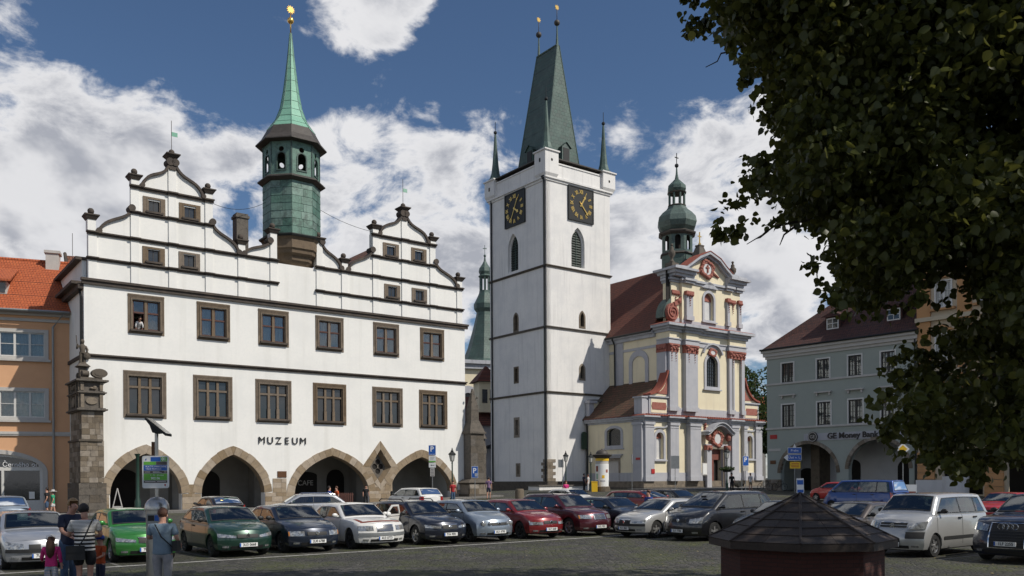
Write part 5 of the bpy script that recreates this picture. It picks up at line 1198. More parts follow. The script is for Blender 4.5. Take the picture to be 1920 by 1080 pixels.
# bank sign
B().box(4.0, 14.0, -.06, -.003, 5.62, 6.3).build('sign_board', 'bluegrey', MN)
b = B(); b.prism(circ(4.95, 5.98, .48, 24), -.2, -.06); o = b.build('round_emblem', 'darksash', MN)
b = B(); b.ribbon(circ(4.95, 5.98, .41, 24) + [circ(4.95, 5.98, .41, 24)[0]], .05, -.215, -.2); b.build('emblem_ring', 'greytrim', o, fix=True)
text('GE', .42, 'greytrim', MN, (4.95, -.22, 5.97), (PI / 2, 0, 0), 'emblem_letters', .01)
text('GE Money Bank', .74, 'darksash', MN, (6.4, -.10, 5.98), (PI / 2, 0, 0), 'bank_lettering', .04, 'LEFT', bold=.014)
B().box(.35, 1.1, -.05, 0, 5.95, 6.35).build('street_name_plate', 'sign_red', MN); B().box(.35, .95, -.05, 0, 3.5, 3.85).build('plaque', 'bronze', MN)
B().box(.15, 1.5, -.04, 0, 4.75, 5.0).build('small_sign', 'greytrim', MN)
# ---------------------------------------------------------------- ochre house at the right
OR_ = empty('ochre_house', (34.75, 73.95, 0), MIR, 'tall ochre and beige town house behind the linden leaves, right of the mint house', 'house')
B().plate(rect(0.02, 16, -.2, 21), [rect(2.0, 5.2, 0, 3.6), rect(7.0, 10.4, 0, 3.9), rect(11.8, 15, 0, 3.9)] + [rect(u - .6, u + .6, z, z + 2.1) for u in (2.2, 5.6, 9, 12.4) for z in (7.6, 12.0, 16.4)], 0, .5).build('wall', 'rightpale', OR_)
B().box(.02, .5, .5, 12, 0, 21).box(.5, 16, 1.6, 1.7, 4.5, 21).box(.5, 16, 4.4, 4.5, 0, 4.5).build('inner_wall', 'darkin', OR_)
for u in (.6, 3.9, 7.3, 10.7, 14.1): b = B(); b.box(u - .55, u + .55, -.18, -.002, 5.2, 20.4); b.build('ochre_pilaster', 'rightorange', OR_)
for u in (.75, 6.1, 11.1): 
    for k in range(7): B().box(u - .7, u + .7, -.25, -.002, .2 + k * .58, .74 + k * .58).build('rustic_block', 'rightorange', OR_)
for z in (4.7, 10.8, 15.3, 20.4): b = B(); b.box(-.05, 16, -.35, -.18 if False else -.0021, z, z + .35); b.build('cornice', 'rightpale', OR_)
for u in (2.2, 5.6, 9, 12.4):
    for z in (7.6, 12.0, 16.4):
        casement(OR_, u, z, z + 2.1, .6, rows=2, sash='whitewood', pr=-.08); b = B(); b.box(u - 1, u + 1, -.35, -.001, z - .3, z - .12); b.prism([(u - .95, z + 2.4), (u + .95, z + 2.4), (u, z + 2.9)], -.25, -.001); b.build('window_trim', 'rightorange', OR_)
b = B(); b.add([(0, -.6, 21), (16, -.6, 21), (16, 6, 27), (0, 6, 27), (0, 12, 21), (16, 12, 21)], [(0, 1, 2, 3), (3, 2, 5, 4), (0, 3, 4), (1, 5, 2), (0, 4, 5, 1)]); b.build('roof', 'roof_orange', OR_)
B().box(-3.4 + 3.6, 3.2, -.9, -.36, 0, 1.9).lathe([(1.0, 0), (1.0, 1.9)], 16, (3.2, -.3, .3)).build('white_porch', 'whitewall', OR_)
# ---------------------------------------------------------------- orange house at the left
HR = R_(21.0)
hx0, hy0 = -31.9, 62.0
HO = empty('orange_house', (hx0, hy0, 0), HR, 'orange rendered town house with bright tiled roof and white windows left of the museum', 'house')
HO['note'] = 0; del HO['note']
W2 = [(-4.25, -1.4)]
def hw_holes():
    out_ = []
    for off_ in (0, -7.2, -14.4):
        out_ += [rect(-4.25 + off_ - 0.9, -1.4 + off_, 11.05, 12.75), rect(-4.25 + off_ - .9, -1.38 + off_, 6.75, 8.6)]
    return out_
sh = [archloop(-8.2, -1.55, .12, 2.9, 1.3, 10), archloop(-16.2, -9.6, .12, 2.9, 1.3, 10)]
B().plate(rect(-24, .3, -.3, 13.85), hw_holes() + sh, 0, .5).build('wall', 'orange', HO)
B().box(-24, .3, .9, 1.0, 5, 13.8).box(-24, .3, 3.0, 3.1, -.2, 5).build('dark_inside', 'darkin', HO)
B().box(-.2, .3, .5, 12, -.3, 13.85).box(-24, -23.5, .5, 12, -.3, 13.85).build('side_wall', 'orange', HO)
for off_ in (0, -7.2, -14.4):
    for z0, z1 in ((11.05, 12.75), (6.75, 8.6)):
        xa, xb = -5.15 + off_, -1.4 + off_
        fr = B().plate(rect(xa - .25, xb + .25, z0 - .18, z1 + .25), [rect(xa, xb, z0, z1)], -.07, .1).build('window', 'greytrim', HO)
        B().box(xa - .4, xb + .4, -.22, .0, z0 - .34, z0 - .19).build('sill', 'greytrim', fr)
        hs = []; n = 4; w = (xb - xa) / n
        for k in range(n):
            for q0, q1 in ((z0 + .08, z0 + (z1 - z0) * .52 - .02), (z0 + (z1 - z0) * .52 + .02, z1 - .08)): hs.append(rect(xa + k * w + .07, xa + (k + 1) * w - .07, q0, q1))
        B().plate(rect(xa, xb, z0, z1), hs, .02, .14).build('sash', 'whitewood', fr); B().box(xa, xb, .1, .106, z0, z1).build('pane', 'pane', fr)
        b = B(); n = 60; vs = []
        for i in range(n + 1): x = xa + (xb - xa) * i / n; vs += [(x, .3 + .03 * math.sin(i * 1.6), z0), (x, .3 + .03 * math.sin(i * 1.6), z1)]
        b.add(vs, [(2 * i, 2 * i + 2, 2 * i + 3, 2 * i + 1) for i in range(n)]); b.build('curtain', 'curtain', fr)
b = B(); b.box(-24, .3, -.1, -.001, 5.45, 5.75); b.box(-24, .35, -.14, -.1, 5.55, 5.66); b.build('string_course', 'greytrim', HO)
b = B(); b.box(-24, .3, -.12, -.001, 13.55, 13.75); b.box(-24, .3, -.3, .2, 13.95, 14.25); b.build('cornice', 'greytrim', HO)
B().box(-24, .3, -.08, -.001, 13.75, 13.95).build('frieze', 'orange', HO)
for k, (xa, xb) in enumerate(((-8.2, -1.55), (-16.2, -9.6))):
    b = B(); b.plate(archloop(xa - .3, xb + .3, .12, 2.9, 1.6, 10), [archloop(xa, xb, .12, 2.9, 1.3, 10)], -.06, .05); b.build('shop_arch', 'greytrim', HO)
    w = (xb - xa)
    b = B(); b.plate(archloop(xa, xb, .12, 2.9, 1.3, 10), [rect(xa + .15, xa + w * .33 - .08, .7, 3.0), rect(xa + w * .33 + .08, xa + w * .62 - .08, .25, 3.0), rect(xa + w * .62 + .08, xb - .22, .9, 3.0), archloop(xa + .25, xb - .25, 3.25, 3.26, .75, 8)], .12, .22); fr = b.build('shopfront', 'whitewood', HO)
    B().plate(archloop(xa + .05, xb - .05, .2, 2.9, 1.2, 10), [], .2, .205).build('pane', 'glass', fr)
    B().box(xb - .9, xb - .55, .1, .119, 1.0, 1.5).build('sticker', 'plate_white', fr)
text('U Černého orla', .46, 'twhite', HO, (-3.05, .08, 3.42), (PI / 2, 0, 0), 'shop_lettering', .01)
# tiled roof: courses as real steps
n = 26; L0, L1 = Vector((0, -.65, 14.25)), Vector((0, 5.6, 19.1)); RX = .35
b = B()
for k in range(n):
    p, q = L0.lerp(L1, k / n), L0.lerp(L1, (k + 1) / n)
    b.add([(-24, p.y, p.z + .06), (RX, p.y, p.z + .06), (RX, q.y, q.z + .015), (-24, q.y, q.z + .015), (-24, p.y, p.z), (RX, p.y, p.z)], [(0, 1, 2, 3), (4, 5, 1, 0)])
b.add([(-24, 5.6, 19.1), (RX, 5.6, 19.1), (RX, 12, 14.2), (-24, 12, 14.2)], [(0, 1, 2, 3)])
meta(b.build('roof_tile_courses', 'roof_orange', HO), kind='stuff')
B().tube([(-24, 5.6, 19.12), (RX, 5.6, 19.12)], .14, 8).build('ridge_tiles', 'roof_orange', HO)
b = B(); b.tube([(-24, -.75, 14.2), (.3, -.75, 14.2)], .1, 6); b.tube([(-.1, -.7, 14.1), (-1.3, -.14, 13.5), (-1.3, -.14, .3)] if False else [(-.1, -.7, 14.1), (-.85, -.16, 13.2), (-.85, -.16, .3)], .08, 6); b.build('gutter', 'sign_back', HO)
B().box(-1.9, -1.0, 4.6, 5.6, 17.6, 19.8).box(-2.0, -.9, 4.5, 5.7, 19.6, 19.8).build('chimney', 'greytrim', HO)
b = B(); b.box(-5.0, -3.9, 1.0, 2.6, 15.6, 16.5); o = b.build('dormer', 'greytrim', HO); B().box(-4.9, -4.0, .95, 1.0, 15.7, 16.4).build('dormer_window', 'glass', o)
b = B(); b.add([(-5.3, .6, 16.45), (-3.6, .6, 16.45), (-3.6, 3.9, 17.9), (-5.3, 3.9, 17.9), (-5.3, .6, 16.6), (-3.6, .6, 16.6), (-3.6, 3.9, 18.0), (-5.3, 3.9, 18.0)], [(0, 3, 2, 1), (4, 5, 6, 7), (0, 1, 5, 4), (1, 2, 6, 5), (0, 4, 7, 3)]); b.build('dormer_roof', 'roof_orange', o)
# old brown roof rising behind it, beside the museum gable
OBR = empty('old_roofed_house', (hx0, hy0, 0), HR, 'house with a weathered brown tiled roof seen above the orange house', 'house')
b = B(); b.add([(.36, 1.0, 14.2), (7.5, 1.0, 14.2), (7.5, 8, 20.3), (-.95, 8, 20.3), (7.5, 14, 14), (.36, 14, 14)], [(0, 1, 2, 3), (3, 2, 4, 5), (0, 3, 5)]); b.build('roof', 'roof_old', OBR)
B().box(.4, 7.5, 1.2, 13.5, 0, 14.2).build('wall', 'greytrim', OBR)
b = B(); b.tube([(.36, .95, 14.3), (-.95, 7.95, 20.45)], .13, 6); b.tube([(-.4, 7.9, 20.3), (-.4, 7.9, 22.1)], .02, 4); b.box(1.2, 2.0, 6.6, 7.3, 19.2, 19.6); b.build('roof_edge', 'moulding', OBR)
# ---------------------------------------------------------------- distant church behind
DC = empty('distant_church', (-6.0, 150, 0), R_(20), 'far cream church with dark green bell-shaped roof between museum and tower', 'church')
b = B(); b.box(-7.5, 14, -6, 12, 0, 20.5); b.build('wall', 'cream', DC)
b = B(); b.box(-8.1, 14.6, -6.6, 12, 20.5, 21.3); b.box(-8.5, 15, -7, 12, 21.3, 21.9); b.build('cornice', 'cornice', DC)
b = B(); b.lathe([(4.9, 21.9), (4.0, 22.8), (3.1, 25.0), (2.2, 28.2), (1.6, 30.6), (1.5, 31.2), (1.95, 31.8), (2.0, 32.6), (1.4, 33.8), (1.05, 34.6), (1.0, 35.0)], 8, (1.6, 0, 0), P8); b.build('bell_roof', 'copper_dark', DC)
for k in range(8): a = P8 + k * PI / 4; B().tube([(1.6 + .85 * math.cos(a), .85 * math.sin(a), 34.9), (1.6 + .85 * math.cos(a), .85 * math.sin(a), 37.4)], .13, 6).build('lantern_post', 'copper_mid', DC)
b = B(); b.lathe([(1.0, 37.3), (1.2, 37.5), (.9, 37.8), (1.1, 38.3), (1.0, 38.9), (.5, 39.6), (.2, 40.2), (.1, 41)], 8, (1.6, 0, 0), P8); b.ball(1.6, 0, 41.1, .25, 8); b.tube([(1.6, 0, 41), (1.6, 0, 43)], .05, 5); b.box(1.25, 1.95, -.05, .05, 42.3, 42.42); b.build('onion_dome', 'copper_mid', DC)
b = B(); b.plate(archloop(-5.4, -1.6, 8, 15.5, 2.2), [archloop(-4.7, -2.3, 9, 15, 1.5)], -6.2, -6.0); b.build('window_frame', 'bluegrey', DC); B().plate(archloop(-4.7, -2.3, 9, 15, 1.5), [], -6.06, -6.02).build('pane', 'glass', DC)
LB = empty('low_house', (-6.5, 112, 0), R_(20), 'low grey house with dark roof in the gap left of the tower', 'house')
B().box(-1.5, 12, 0, 8, 0, 9.2).build('wall', 'bluegrey', LB)
b = B(); b.add([(-2, -.5, 9.2), (12, -.5, 9.2), (12, 5, 13.4), (-2, 5, 13.4), (-2, 9, 9.2), (12, 9, 9.2)], [(0, 1, 2, 3), (3, 2, 5, 4), (0, 3, 4)]); b.build('roof', 'roof_church', LB)
b = B(); b.box(2.6, 5.2, .5, 3, 11, 15.0); o = b.build('roof_turret_box', 'cream', LB); b = B(); b.frustum(3.9, 1.7, 15, 17.2, 1.8, 1.8, .1, .1); b.build('turret_cap', 'roof_church', o); B().box(3.0, 3.7, .44, .5, 12.2, 14).box(4.1, 4.8, .44, .5, 12.2, 14).build('turret_window', 'glass', o)
b = B(); b.tube([(1.5, -.1, 9), (1.5, -.1, 0)], .12, 6); b.add([(2.8, -.1, 6.4), (4.4, -.1, 6.9), (4.4, -1.3, 6.2), (2.6, -1.3, 6.1)], [(0, 1, 2, 3), (3, 2, 1, 0)]); b.build('downpipe', 'iron', LB)
RH = empty('red_roofed_house', (30.5, 125, 0), R_(-10), 'distant house with a red roof glimpsed through the trees right of the church', 'house')
B().box(-4, 6, 0, 6, 0, 9).build('wall', 'greytrim', RH); b = B(); b.add([(-4.5, -.5, 9), (6.5, -.5, 9), (6.5, 3, 14), (-4.5, 3, 14), (-4.5, 6.5, 9), (6.5, 6.5, 9)], [(0, 1, 2, 3), (3, 2, 5, 4), (0, 3, 4), (1, 5, 2)]); b.build('roof', 'roof_orange', RH)
# ---------------------------------------------------------------- cars
def paint(name, col, metal=.0, rough=.32, dirt=.25):
    return mat(name, col, rough, metal=metal, coat=1.0, var=[(1.5, tuple(c * .8 + .01 for c in col), dirt), (35, tuple(min(1, c * 1.12 + .004) for c in col), .25)])
M['autoglass'] = mat('car_window_glass', (.010, .014, .013), .04, spec=.75, var=(1.5, (.03, .036, .034), .5))
M['seatcloth'] = mat('grey_seat_cloth', (.06, .06, .065), .9)
M['tyre'] = mat('tyre_rubber', (.016, .016, .016), .85, bump=(40, .3))
M['trimblack'] = mat('black_plastic_trim', (.018, .018, .018), .55, var=(8, (.03, .03, .03), .5))
M['alloy'] = mat('silver_wheel', (.38, .38, .38), .35, metal=.7)
M['darkalloy'] = mat('dusty_steel_wheel', (.07, .07, .07), .55, metal=.4)
M['chrome'] = mat('chrome', (.7, .7, .7), .12, metal=1.0)
M['lens'] = mat('headlamp_lens', (.46, .47, .47), .10, metal=.55, coat=1.0, var=(14, (.12, .12, .12), .75))
M['redlens'] = mat('tail_lamp_lens', (.30, .012, .012), .15, coat=1.0)
M['orangelens'] = mat('amber_lens', (.5, .18, .02), .2, coat=1.0)
M['plastic_seat'] = M['trimblack']
CARN = {}
def car(name, label, s, pnt, pos, fwd, group, plate=None, badge=None, front=True, rear=False, rim='alloy', spokes=5, bumper=None, side_strip=False, rails=False, mirror=None, grille='bar', lamp='slant', rust=None, open_door=False, rear_wiper=True, nose_strip=None):
    """s: L,W,H,fo,wb,r,zh,zc,A,B,C,D,zt ; pos = point on the ground under the nose (or tail when rear) ; fwd = unit heading"""
    L, W, H, fo, wb, r, zh, zc, A, Bx, Cx, D, zt = s
    hw = W / 2
    ctr = Vector(pos) - Vector(fwd) * L / 2 if front else Vector(pos) + Vector(fwd) * L / 2
    ctr.z = gz(ctr.x, ctr.y)
    root = empty(name, ctr, math.atan2(fwd[1], fwd[0]), label, 'car' if 'van' not in name else 'van', group)
    X = lambda x: L / 2 - x
    zb0 = .20
    w1, w2 = fo, fo + wb; Ra = r + .055
    def belt(x): t = (x - A) / (D - A); return zc + (zt - zc) * max(0, min(1, t))
    def ztop(x):
        if x < A: t = x / A; return zh + (zc - zh) * (t ** .62)
        if x > D: t = (x - D) / max(.01, L - D); return zt - .10 * t * t
        return belt(x)
    def xoff(x, y, z):
        q = min(1, abs(y) / hw); d = 0
        wf = max(0, 1 - x / .85) ** 1.6; wr = max(0, 1 - (L - x) / .6) ** 1.6
        d += wf * (.34 * q ** 2.6 + max(0, z - .52) ** 1.5 * .75 + max(0, .38 - z) * .35)
        d -= wr * (.24 * q ** 3 + max(0, z - .62) * .10 + max(0, .4 - z) * .3)
        return d
    def hwx(x): 
        f = 1 - .06 * max(0, 1 - x / 1.1) ** 2 - .05 * max(0, 1 - (L - x) / 1.0) ** 2
        return hw * f
    def arch(x):
        z = 0
        for c_ in (w1, w2):
            d = abs(x - c_)
            if d < Ra: z = max(z, r + math.sqrt(Ra * Ra - d * d))
        return z
    def ring(x, raw=False):
        h = hwx(x); zt_ = ztop(x); zc_ = .0 if raw else arch(x)
        cr = .035
        P_ = [(h * .94, zb0 + .02), (h * .985, zb0 + .12), (h * .998, min(.46, zt_ - .22)), (h * 1.0, min(.58, zt_ - .17)), (h * .985, zt_ - .10), (h * .95, zt_ - .03), (h * .88, zt_), (h * .45, zt_ + cr * .8), (0, zt_ + cr)]
        return [(y, max(z, zc_) if i < 5 else z) for i, (y, z) in enumerate(P_)]
    xs = sorted(set([0, .04, .12, .25, .4, A - .25, A, A + .3, (A + D) / 2, D - .2, D, L - .3, L - .12, L - .04, L] + [c_ + Ra * k for c_ in (w1, w2) for k in (-1.001, -1, -.95, -.82, -.6, -.3, 0, .3, .6, .82, .95, 1, 1.001)]))
    xs = [x for x in xs if 0 <= x <= L]
    b = B(); vs = []; fs = []; nr = None
    for x in xs:
        R0 = ring(x); full = [(y, z) for y, z in R0] + [(-y, z) for y, z in R0[:-1][::-1]]; nr = len(full)
        for y, z in full: vs.append((X(x + xoff(x, y, z)), y, z))
    for i in range(len(xs) - 1):
        for k in range(nr - 1):
            if 6 <= k <= nr - 8 and xs[i] >= A - .01 and xs[i + 1] <= D + .01: continue
            fs.append((i * nr + k, i * nr + k + 1, (i + 1) * nr + k + 1, (i + 1) * nr + k))
    b.add(vs, fs)
    def frontx(y, z): return X(0 + xoff(0, y, z))
    def rearx(y, z): return X(L + xoff(L, y, z))
    for e, xe in ((0, 0), (1, L)):
        R0 = ring(xe); cols = [1, .8, .55, .28, 0, -.28, -.55, -.8, -1]; g = []
        for y, z in R0[:-1]:
            zz = z
            for c_ in cols: 
                yy = y * c_
                g.append((X(xe + xoff(xe, yy, zz)), yy, zz))
        n = len(cols); ff = []
        for i in range(len(R0) - 2):
            for k in range(n - 1):
                q = (i * n + k, i * n + k + 1, (i + 1) * n + k + 1, (i + 1) * n + k); ff.append(q if e == 0 else q[::-1])
        b.add(g, ff)
    body = b.build('body', pnt, root, smooth=38, fix=False)
    bm = bmesh.new(); bm.from_mesh(body.data); bmesh.ops.remove_doubles(bm, verts=bm.verts, dist=.0015); bmesh.ops.recalc_face_normals(bm, faces=bm.faces); bm.to_mesh(body.data); bm.free()
    body.data.polygons.foreach_set('use_smooth', [True] * len(body.data.polygons)); body.data.set_sharp_from_angle(angle=R_(35))
    b = B(); b.box(-L / 2 + .3, L / 2 - .3, -hw * .8, hw * .8, .18, .5)
    for c_ in (w1, w2):
        for s_ in (-1, 1): b.box(X(c_) - Ra * .98, X(c_) + Ra * .98, min(s_ * hw * .5, s_ * hw * .9), max(s_ * hw * .5, s_ * hw * .9), .25, r + Ra - .01)
    b.build('underbody', 'black', root)
    # greenhouse
    tum = .30; hb = hw * .93; CI = Cx + min(.06, (D - Cx) * .12); DI = D - min(.12, (D - Cx) * .15)
    def rooft(x):
        if x <= Bx: t = (x - A) / (Bx - A); return zc - .02 + (H - .045 - zc + .02) * max(0, t) ** .93
        if x >= Cx: t = (x - Cx) / (D - Cx); return (H - .05) + (zt - .01 - H + .05) * t ** 1.15
        t = (x - Bx) / (Cx - Bx); return H - .045 + .03 * math.sin(PI * t) - .005 * t
    def sy(z, x): return (hb * (1 - .05 * max(0, (x - Cx + .3) / (D - Cx + .3)))) - tum * max(0, z - belt(x)) 
    def gring(x):
        zt_ = rooft(x); bl = belt(x) - .02; ze = max(bl, zt_ - .10)
        y1 = sy(ze, x); y2 = y1 - min(.035, .3 * (zt_ - bl)); y3 = y1 - .11
        return [(sy(bl, x), bl), (y1, ze), (y2, max(bl, zt_ - .04)), (y3, max(bl, zt_ - .005)), (y3 * .5, zt_ + .014), (0, zt_ + .02)]
    gx = sorted(set([A, A + .10, Bx - .05, CI, DI] + [A + (Bx - A) * k / 6 for k in range(1, 7)] + [Bx + .1] + [Bx + (Cx - Bx) * k / 5 for k in range(1, 6)] + [Cx + (D - Cx) * k / 6 for k in range(1, 7)]))
    b = B(); vs = []; fs = []
    for x in gx:
        R0 = gring(x); full = R0 + [(-y, z) for y, z in R0[:-1][::-1]]; nr = len(full)
        for y, z in full: vs.append((X(x), y, z))
    for i in range(len(gx) - 1):
        xm = (gx[i] + gx[i + 1]) / 2
        for k in range(nr - 1):
            if k in (0, nr - 2): continue
            if 3 <= k <= nr - 5 and (A + .10 < xm < Bx - .05 or CI < xm < DI): continue
            fs.append((i * nr + k, i * nr + k + 1, (i + 1) * nr + k + 1, (i + 1) * nr + k))
    b.add(vs, fs)
    b.build('roof', pnt, root, smooth=40, fix=True)
    # cabin: dashboard, seats, steering wheel
    b = B(); b.box(X(A + .95), X(A + .12), -hw * .84, hw * .84, zc - .32, zc - .06); b.box(X(A + .4), X(A - .05), -hw * .84, hw * .84, zc - .1, zc - .03); b.build('dashboard', 'trimblack', root)
    for sx_, ys_ in ((A + 1.35, (-.36, .36)), (min(D - .75, A + 2.2), (-.4, .4))):
        for y in ys_:
            b = B(); b.frustum(X(sx_ + .12), y, .55, zc + .16, .10, .24, .07, .20); b.box(X(sx_ + .24), X(sx_ + .12), y - .12, y + .12, zc + .20, zc + .36); b.box(X(sx_), X(sx_ - .5), y - .25, y + .25, .5, .62); b.build('seat', 'seatcloth', root)
    P_s = [(X(A + .98), .36 + .18 * math.cos(t * PI / 8), zc - .02 + .17 * math.sin(t * PI / 8)) for t in range(17)]
    B().tube(P_s, .016, 5).build('steering_wheel', 'black', root)
    B().box(X(A + .55), X(A + .52), -.12, .12, H - .24, H - .17).build('rear_view_mirror', 'black', root)
    # windscreens
    def screen(xa, xb, inset, name):
        QY = [-1, -.955, -.5, -.2, 0, .2, .5, .955, 1]; QX = [0, .055, .2, .4, .6, .8, .945, 1]
        for nm, mt_, ins, off in (('window_seal', 'trimblack', inset - .012, .011), (name, 'carglass', inset, .007)):
            b = B(); vs = []; nY = len(QY)
            for q0 in QX:
                x = xa + (xb - xa) * q0; g3 = gring(x)[3][0]
                zt_ = rooft(x); yy = max(.1, g3 + .075 - ins); sl = off
                for q in QY:
                    y = yy * q; a = abs(y) / max(.01, g3)
                    z = zt_ + (.02 - .006 * (a * 2) if a < .5 else .014 - .019 * (a - .5) * 2 if a < 1 else -.005 - .035 * (a - 1) / max(.02, .075 / g3))
                    g = (rooft(x + .02) - rooft(x - .02)) / .04; nl = math.hypot(1, g)
                    vs.append((X(x) + sl * g / nl, y, z + sl / nl))
            fs = [(i * nY + k, i * nY + k + 1, (i + 1) * nY + k + 1, (i + 1) * nY + k) for i in range(len(QX) - 1) for k in range(nY - 1) if nm == name or i in (0, len(QX) - 2) or k in (0, nY - 2)]
            b.add(vs, fs); b.build(nm, mt_, root, smooth=True)
    screen(A + .10, Bx - .05, .075, 'windscreen'); screen(DI, CI, .085, 'rear_window')
    if rear or D > L - .5: pass
    # side windows
    def side_poly(x0, x1, lean0, lean1, z0=None, z1=None):
        out_ = []
        def top(x): return rooft(x) - .125
        bot = lambda x: belt(x) + .035
        n = 6
        xl = [x0 + (x1 - x0) * k / n for k in range(n + 1)]
        lo = [(x, bot(x)) for x in xl]
        up = []
        for k in range(n + 1):
            x = x0 + lean0 + (x1 - lean1 - x0 - lean0) * k / n; up.append((x, max(bot(x) + .01, top(x))))
        return lo + up[::-1]
    lf = (Bx - A) * .86; lr = (D - Cx) * .80
    cuts = [A + .26, A + .26 + (D - A) * .40, A + .26 + (D - A) * .68]
    xe = D - .22
    wins = []
    long_ = (Cx - Bx) > 1.55
    ends = [cuts[0], min(cuts[1], xe), min(cuts[2], xe), xe] if long_ else [cuts[0], cuts[0] + (xe - cuts[0]) * .50, cuts[0] + (xe - cuts[0]) * .98]
    segs = list(zip(ends[:-1], ends[1:]))
    for si in (-1, 1):
        polys = []
        for k, (xa, xb) in enumerate(segs):
            f, l = k == 0, k == len(segs) - 1
            poly = side_poly(xa + (0 if f else .025), xb - .025, lf if f else 0, lr if l else 0)
            poly = [(x, z) for x, z in poly]
            polys.append(poly)
            cxp = sum(p[0] for p in poly) / len(poly); czp = sum(p[1] for p in poly) / len(poly)
            b = B(); vs = [(X(x), si * (sy(z, x) + .001), z) for x, z in poly]; b.add(vs, [tuple(range(len(vs)))[::si]]); b.build('side_window', 'carglass', root)
            g2_ = [(x + (.022 if x > cxp else -.022), z + (.02 if z > czp else -.02)) for x, z in poly]
            b = B(); n_ = len(poly); vs = [(X(x), si * (sy(z, x) + .006), z) for x, z in poly + g2_]
            b.add(vs, [(q, (q + 1) % n_, n_ + (q + 1) % n_, n_ + q) for q in range(n_)]); b.build('window_seal', 'trimblack', root)
        outl = [(x, belt(x) - .02) for x in gx] + [(x, max(belt(x) - .0199, rooft(x) - .10)) for x in gx[::-1]]
        tri = tessellate_polygon([[Vector((p[0], p[1], 0)) for p in l] for l in [outl] + polys]); fl = [p for l in [outl] + polys for p in l]
        b = B(); b.add([(X(x), si * sy(z, x), z) for x, z in fl], [t_ for t_ in tri]); b.build('door_frame', pnt, root, fix=False)
        # door seams
        for k, xx in enumerate([ends[0] - .08, ends[1], ends[-1] - .12] if not long_ else [ends[0] - .08, ends[1], ends[2]]):
            R0 = [p for p in ring(xx, True)[1:6]]; b = B(); vs = []
            for y, z in R0: vs += [(X(xx) - .007, si * (y + .003), max(z, .28)), (X(xx) + .007, si * (y + .003), max(z, .28))]
            if k == 2 and abs(xx - w2) < Ra: continue
            b.add(vs, [(2 * i, 2 * i + 1, 2 * i + 3, 2 * i + 2) for i in range(len(R0) - 1)]); b.build('door_seam', 'black', root)
        for xx in ((ends[1] - .16), (ends[2] - .2) if long_ else None):
            if xx: 
                z = belt(xx) - .12; B().box(X(xx) - .09, X(xx) + .09, min(si * hw * .97, si * (hw * .98 + .035)), max(si * hw * .97, si * (hw * .98 + .035)), z - .02, z + .02).build('door_handle', mirror or 'trimblack', root)
        # mirror
        b = B(); xx = A + .42; b.ball(X(xx) , si * (hw + .055), belt(xx) + .085, .10, 14, sx=.5, sy=1.0, sz=.68); b.box(X(xx) - .03, X(xx) + .03, min(si * hb * .93, si * hw), max(si * hb * .93, si * hw), belt(xx) + .03, belt(xx) + .08)
        b.build('mirror', mirror or 'trimblack', root, smooth=50)
        if side_strip:
            b = B(); vs = []; n = 14; xa, xb = w1 + Ra + .08, w2 - Ra - .06
            for i in range(n + 1): x = xa + (xb - xa) * i / n; h = hwx(x); vs += [(X(x), si * (h + .012), .46), (X(x), si * (h + .012), .55)]
            b.add(vs, [(2 * i, 2 * i + 2, 2 * i + 3, 2 * i + 1) for i in range(n)]); b.build('side_moulding', 'trimblack', root)
        if rails:
            b = B(); b.tube([(X(Bx + .2), si * (sy(H - .15, Bx) - .09), H - .03), (X(Bx + .35), si * (sy(H - .15, Bx) - .09), H + .035), (X(Cx - .15), si * (sy(H - .15, Cx) - .09), H + .03), (X(Cx), si * (sy(H - .15, Cx) - .09), H - .04)], .018, 6); b.build('roof_rail', 'trimblack' if rails == 1 else 'chrome', root)
    # wheels
    for c_ in (w1, w2):
        for si in (-1, 1):
            b = B(); b.lathe([(r * .62, -.1), (r * .93, -.1), (r, -.07), (r, .07), (r * .93, .1), (r * .62, .1)], 26, axis='y', cap=False)
            w = b.build('wheel', 'tyre', root, (X(c_), si * (hw - .125), r), smooth=45)
            b = B(); so = si * .085
            b.lathe([(r * .66, so - .02), (r * .60, so + .01 * si), (r * .55, so - .02 * si)], 22, axis='y', cap=False); b.lathe([(r * .14, min(so - .05, so + .01)), (r * .14, max(so - .05, so + .01))], 10, axis='y')
            for k in range(spokes):
                a = 2 * PI * k / spokes + .3; d = (math.cos(a), math.sin(a)); n_ = (-d[1], d[0]); wd = .42 / spokes * r * 1.6
                b.prism([(d[0] * r * .1 + n_[0] * wd * .8, d[1] * r * .1 + n_[1] * wd * .8), (d[0] * r * .1 - n_[0] * wd * .8, d[1] * r * .1 - n_[1] * wd * .8), (d[0] * r * .62 - n_[0] * wd, d[1] * r * .62 - n_[1] * wd), (d[0] * r * .62 + n_[0] * wd, d[1] * r * .62 + n_[1] * wd)], min(so - .035 * si, so), max(so - .035 * si, so))
            b.build('rim', rim, w, fix=True)
            b = B(); b.lathe([(r * .6, -.03), (r * .6, .04)], 16, (0, si * .02, 0), axis='y'); b.build('brake_disc', 'black', w)
    # patches on the nose / tail
    def patch(name, m, y0, y1, zf0, zf1, off=.012, n=8, rr=False, par=None, th=.02):
        """zf0, zf1 functions (or numbers) of y giving lower and upper edge"""
        fn = rearx if rr else frontx; sg = -1 if rr else 1
        g0 = zf0 if callable(zf0) else (lambda y: zf0); g1 = zf1 if callable(zf1) else (lambda y: zf1)
        b = B(); vs = []; m_ = 3
        for i in range(n + 1):
            y = y0 + (y1 - y0) * i / n
            for k in range(m_ + 1):
                z = g0(y) + (g1(y) - g0(y)) * k / m_; vs.append((fn(y, z) + sg * off, y, z))
        q = len(vs); vs += [(v[0] - sg * th, v[1], v[2]) for v in vs]
        st = m_ + 1; fs = [(i * st + k, (i + 1) * st + k, (i + 1) * st + k + 1, i * st + k + 1) for i in range(n) for k in range(m_)]
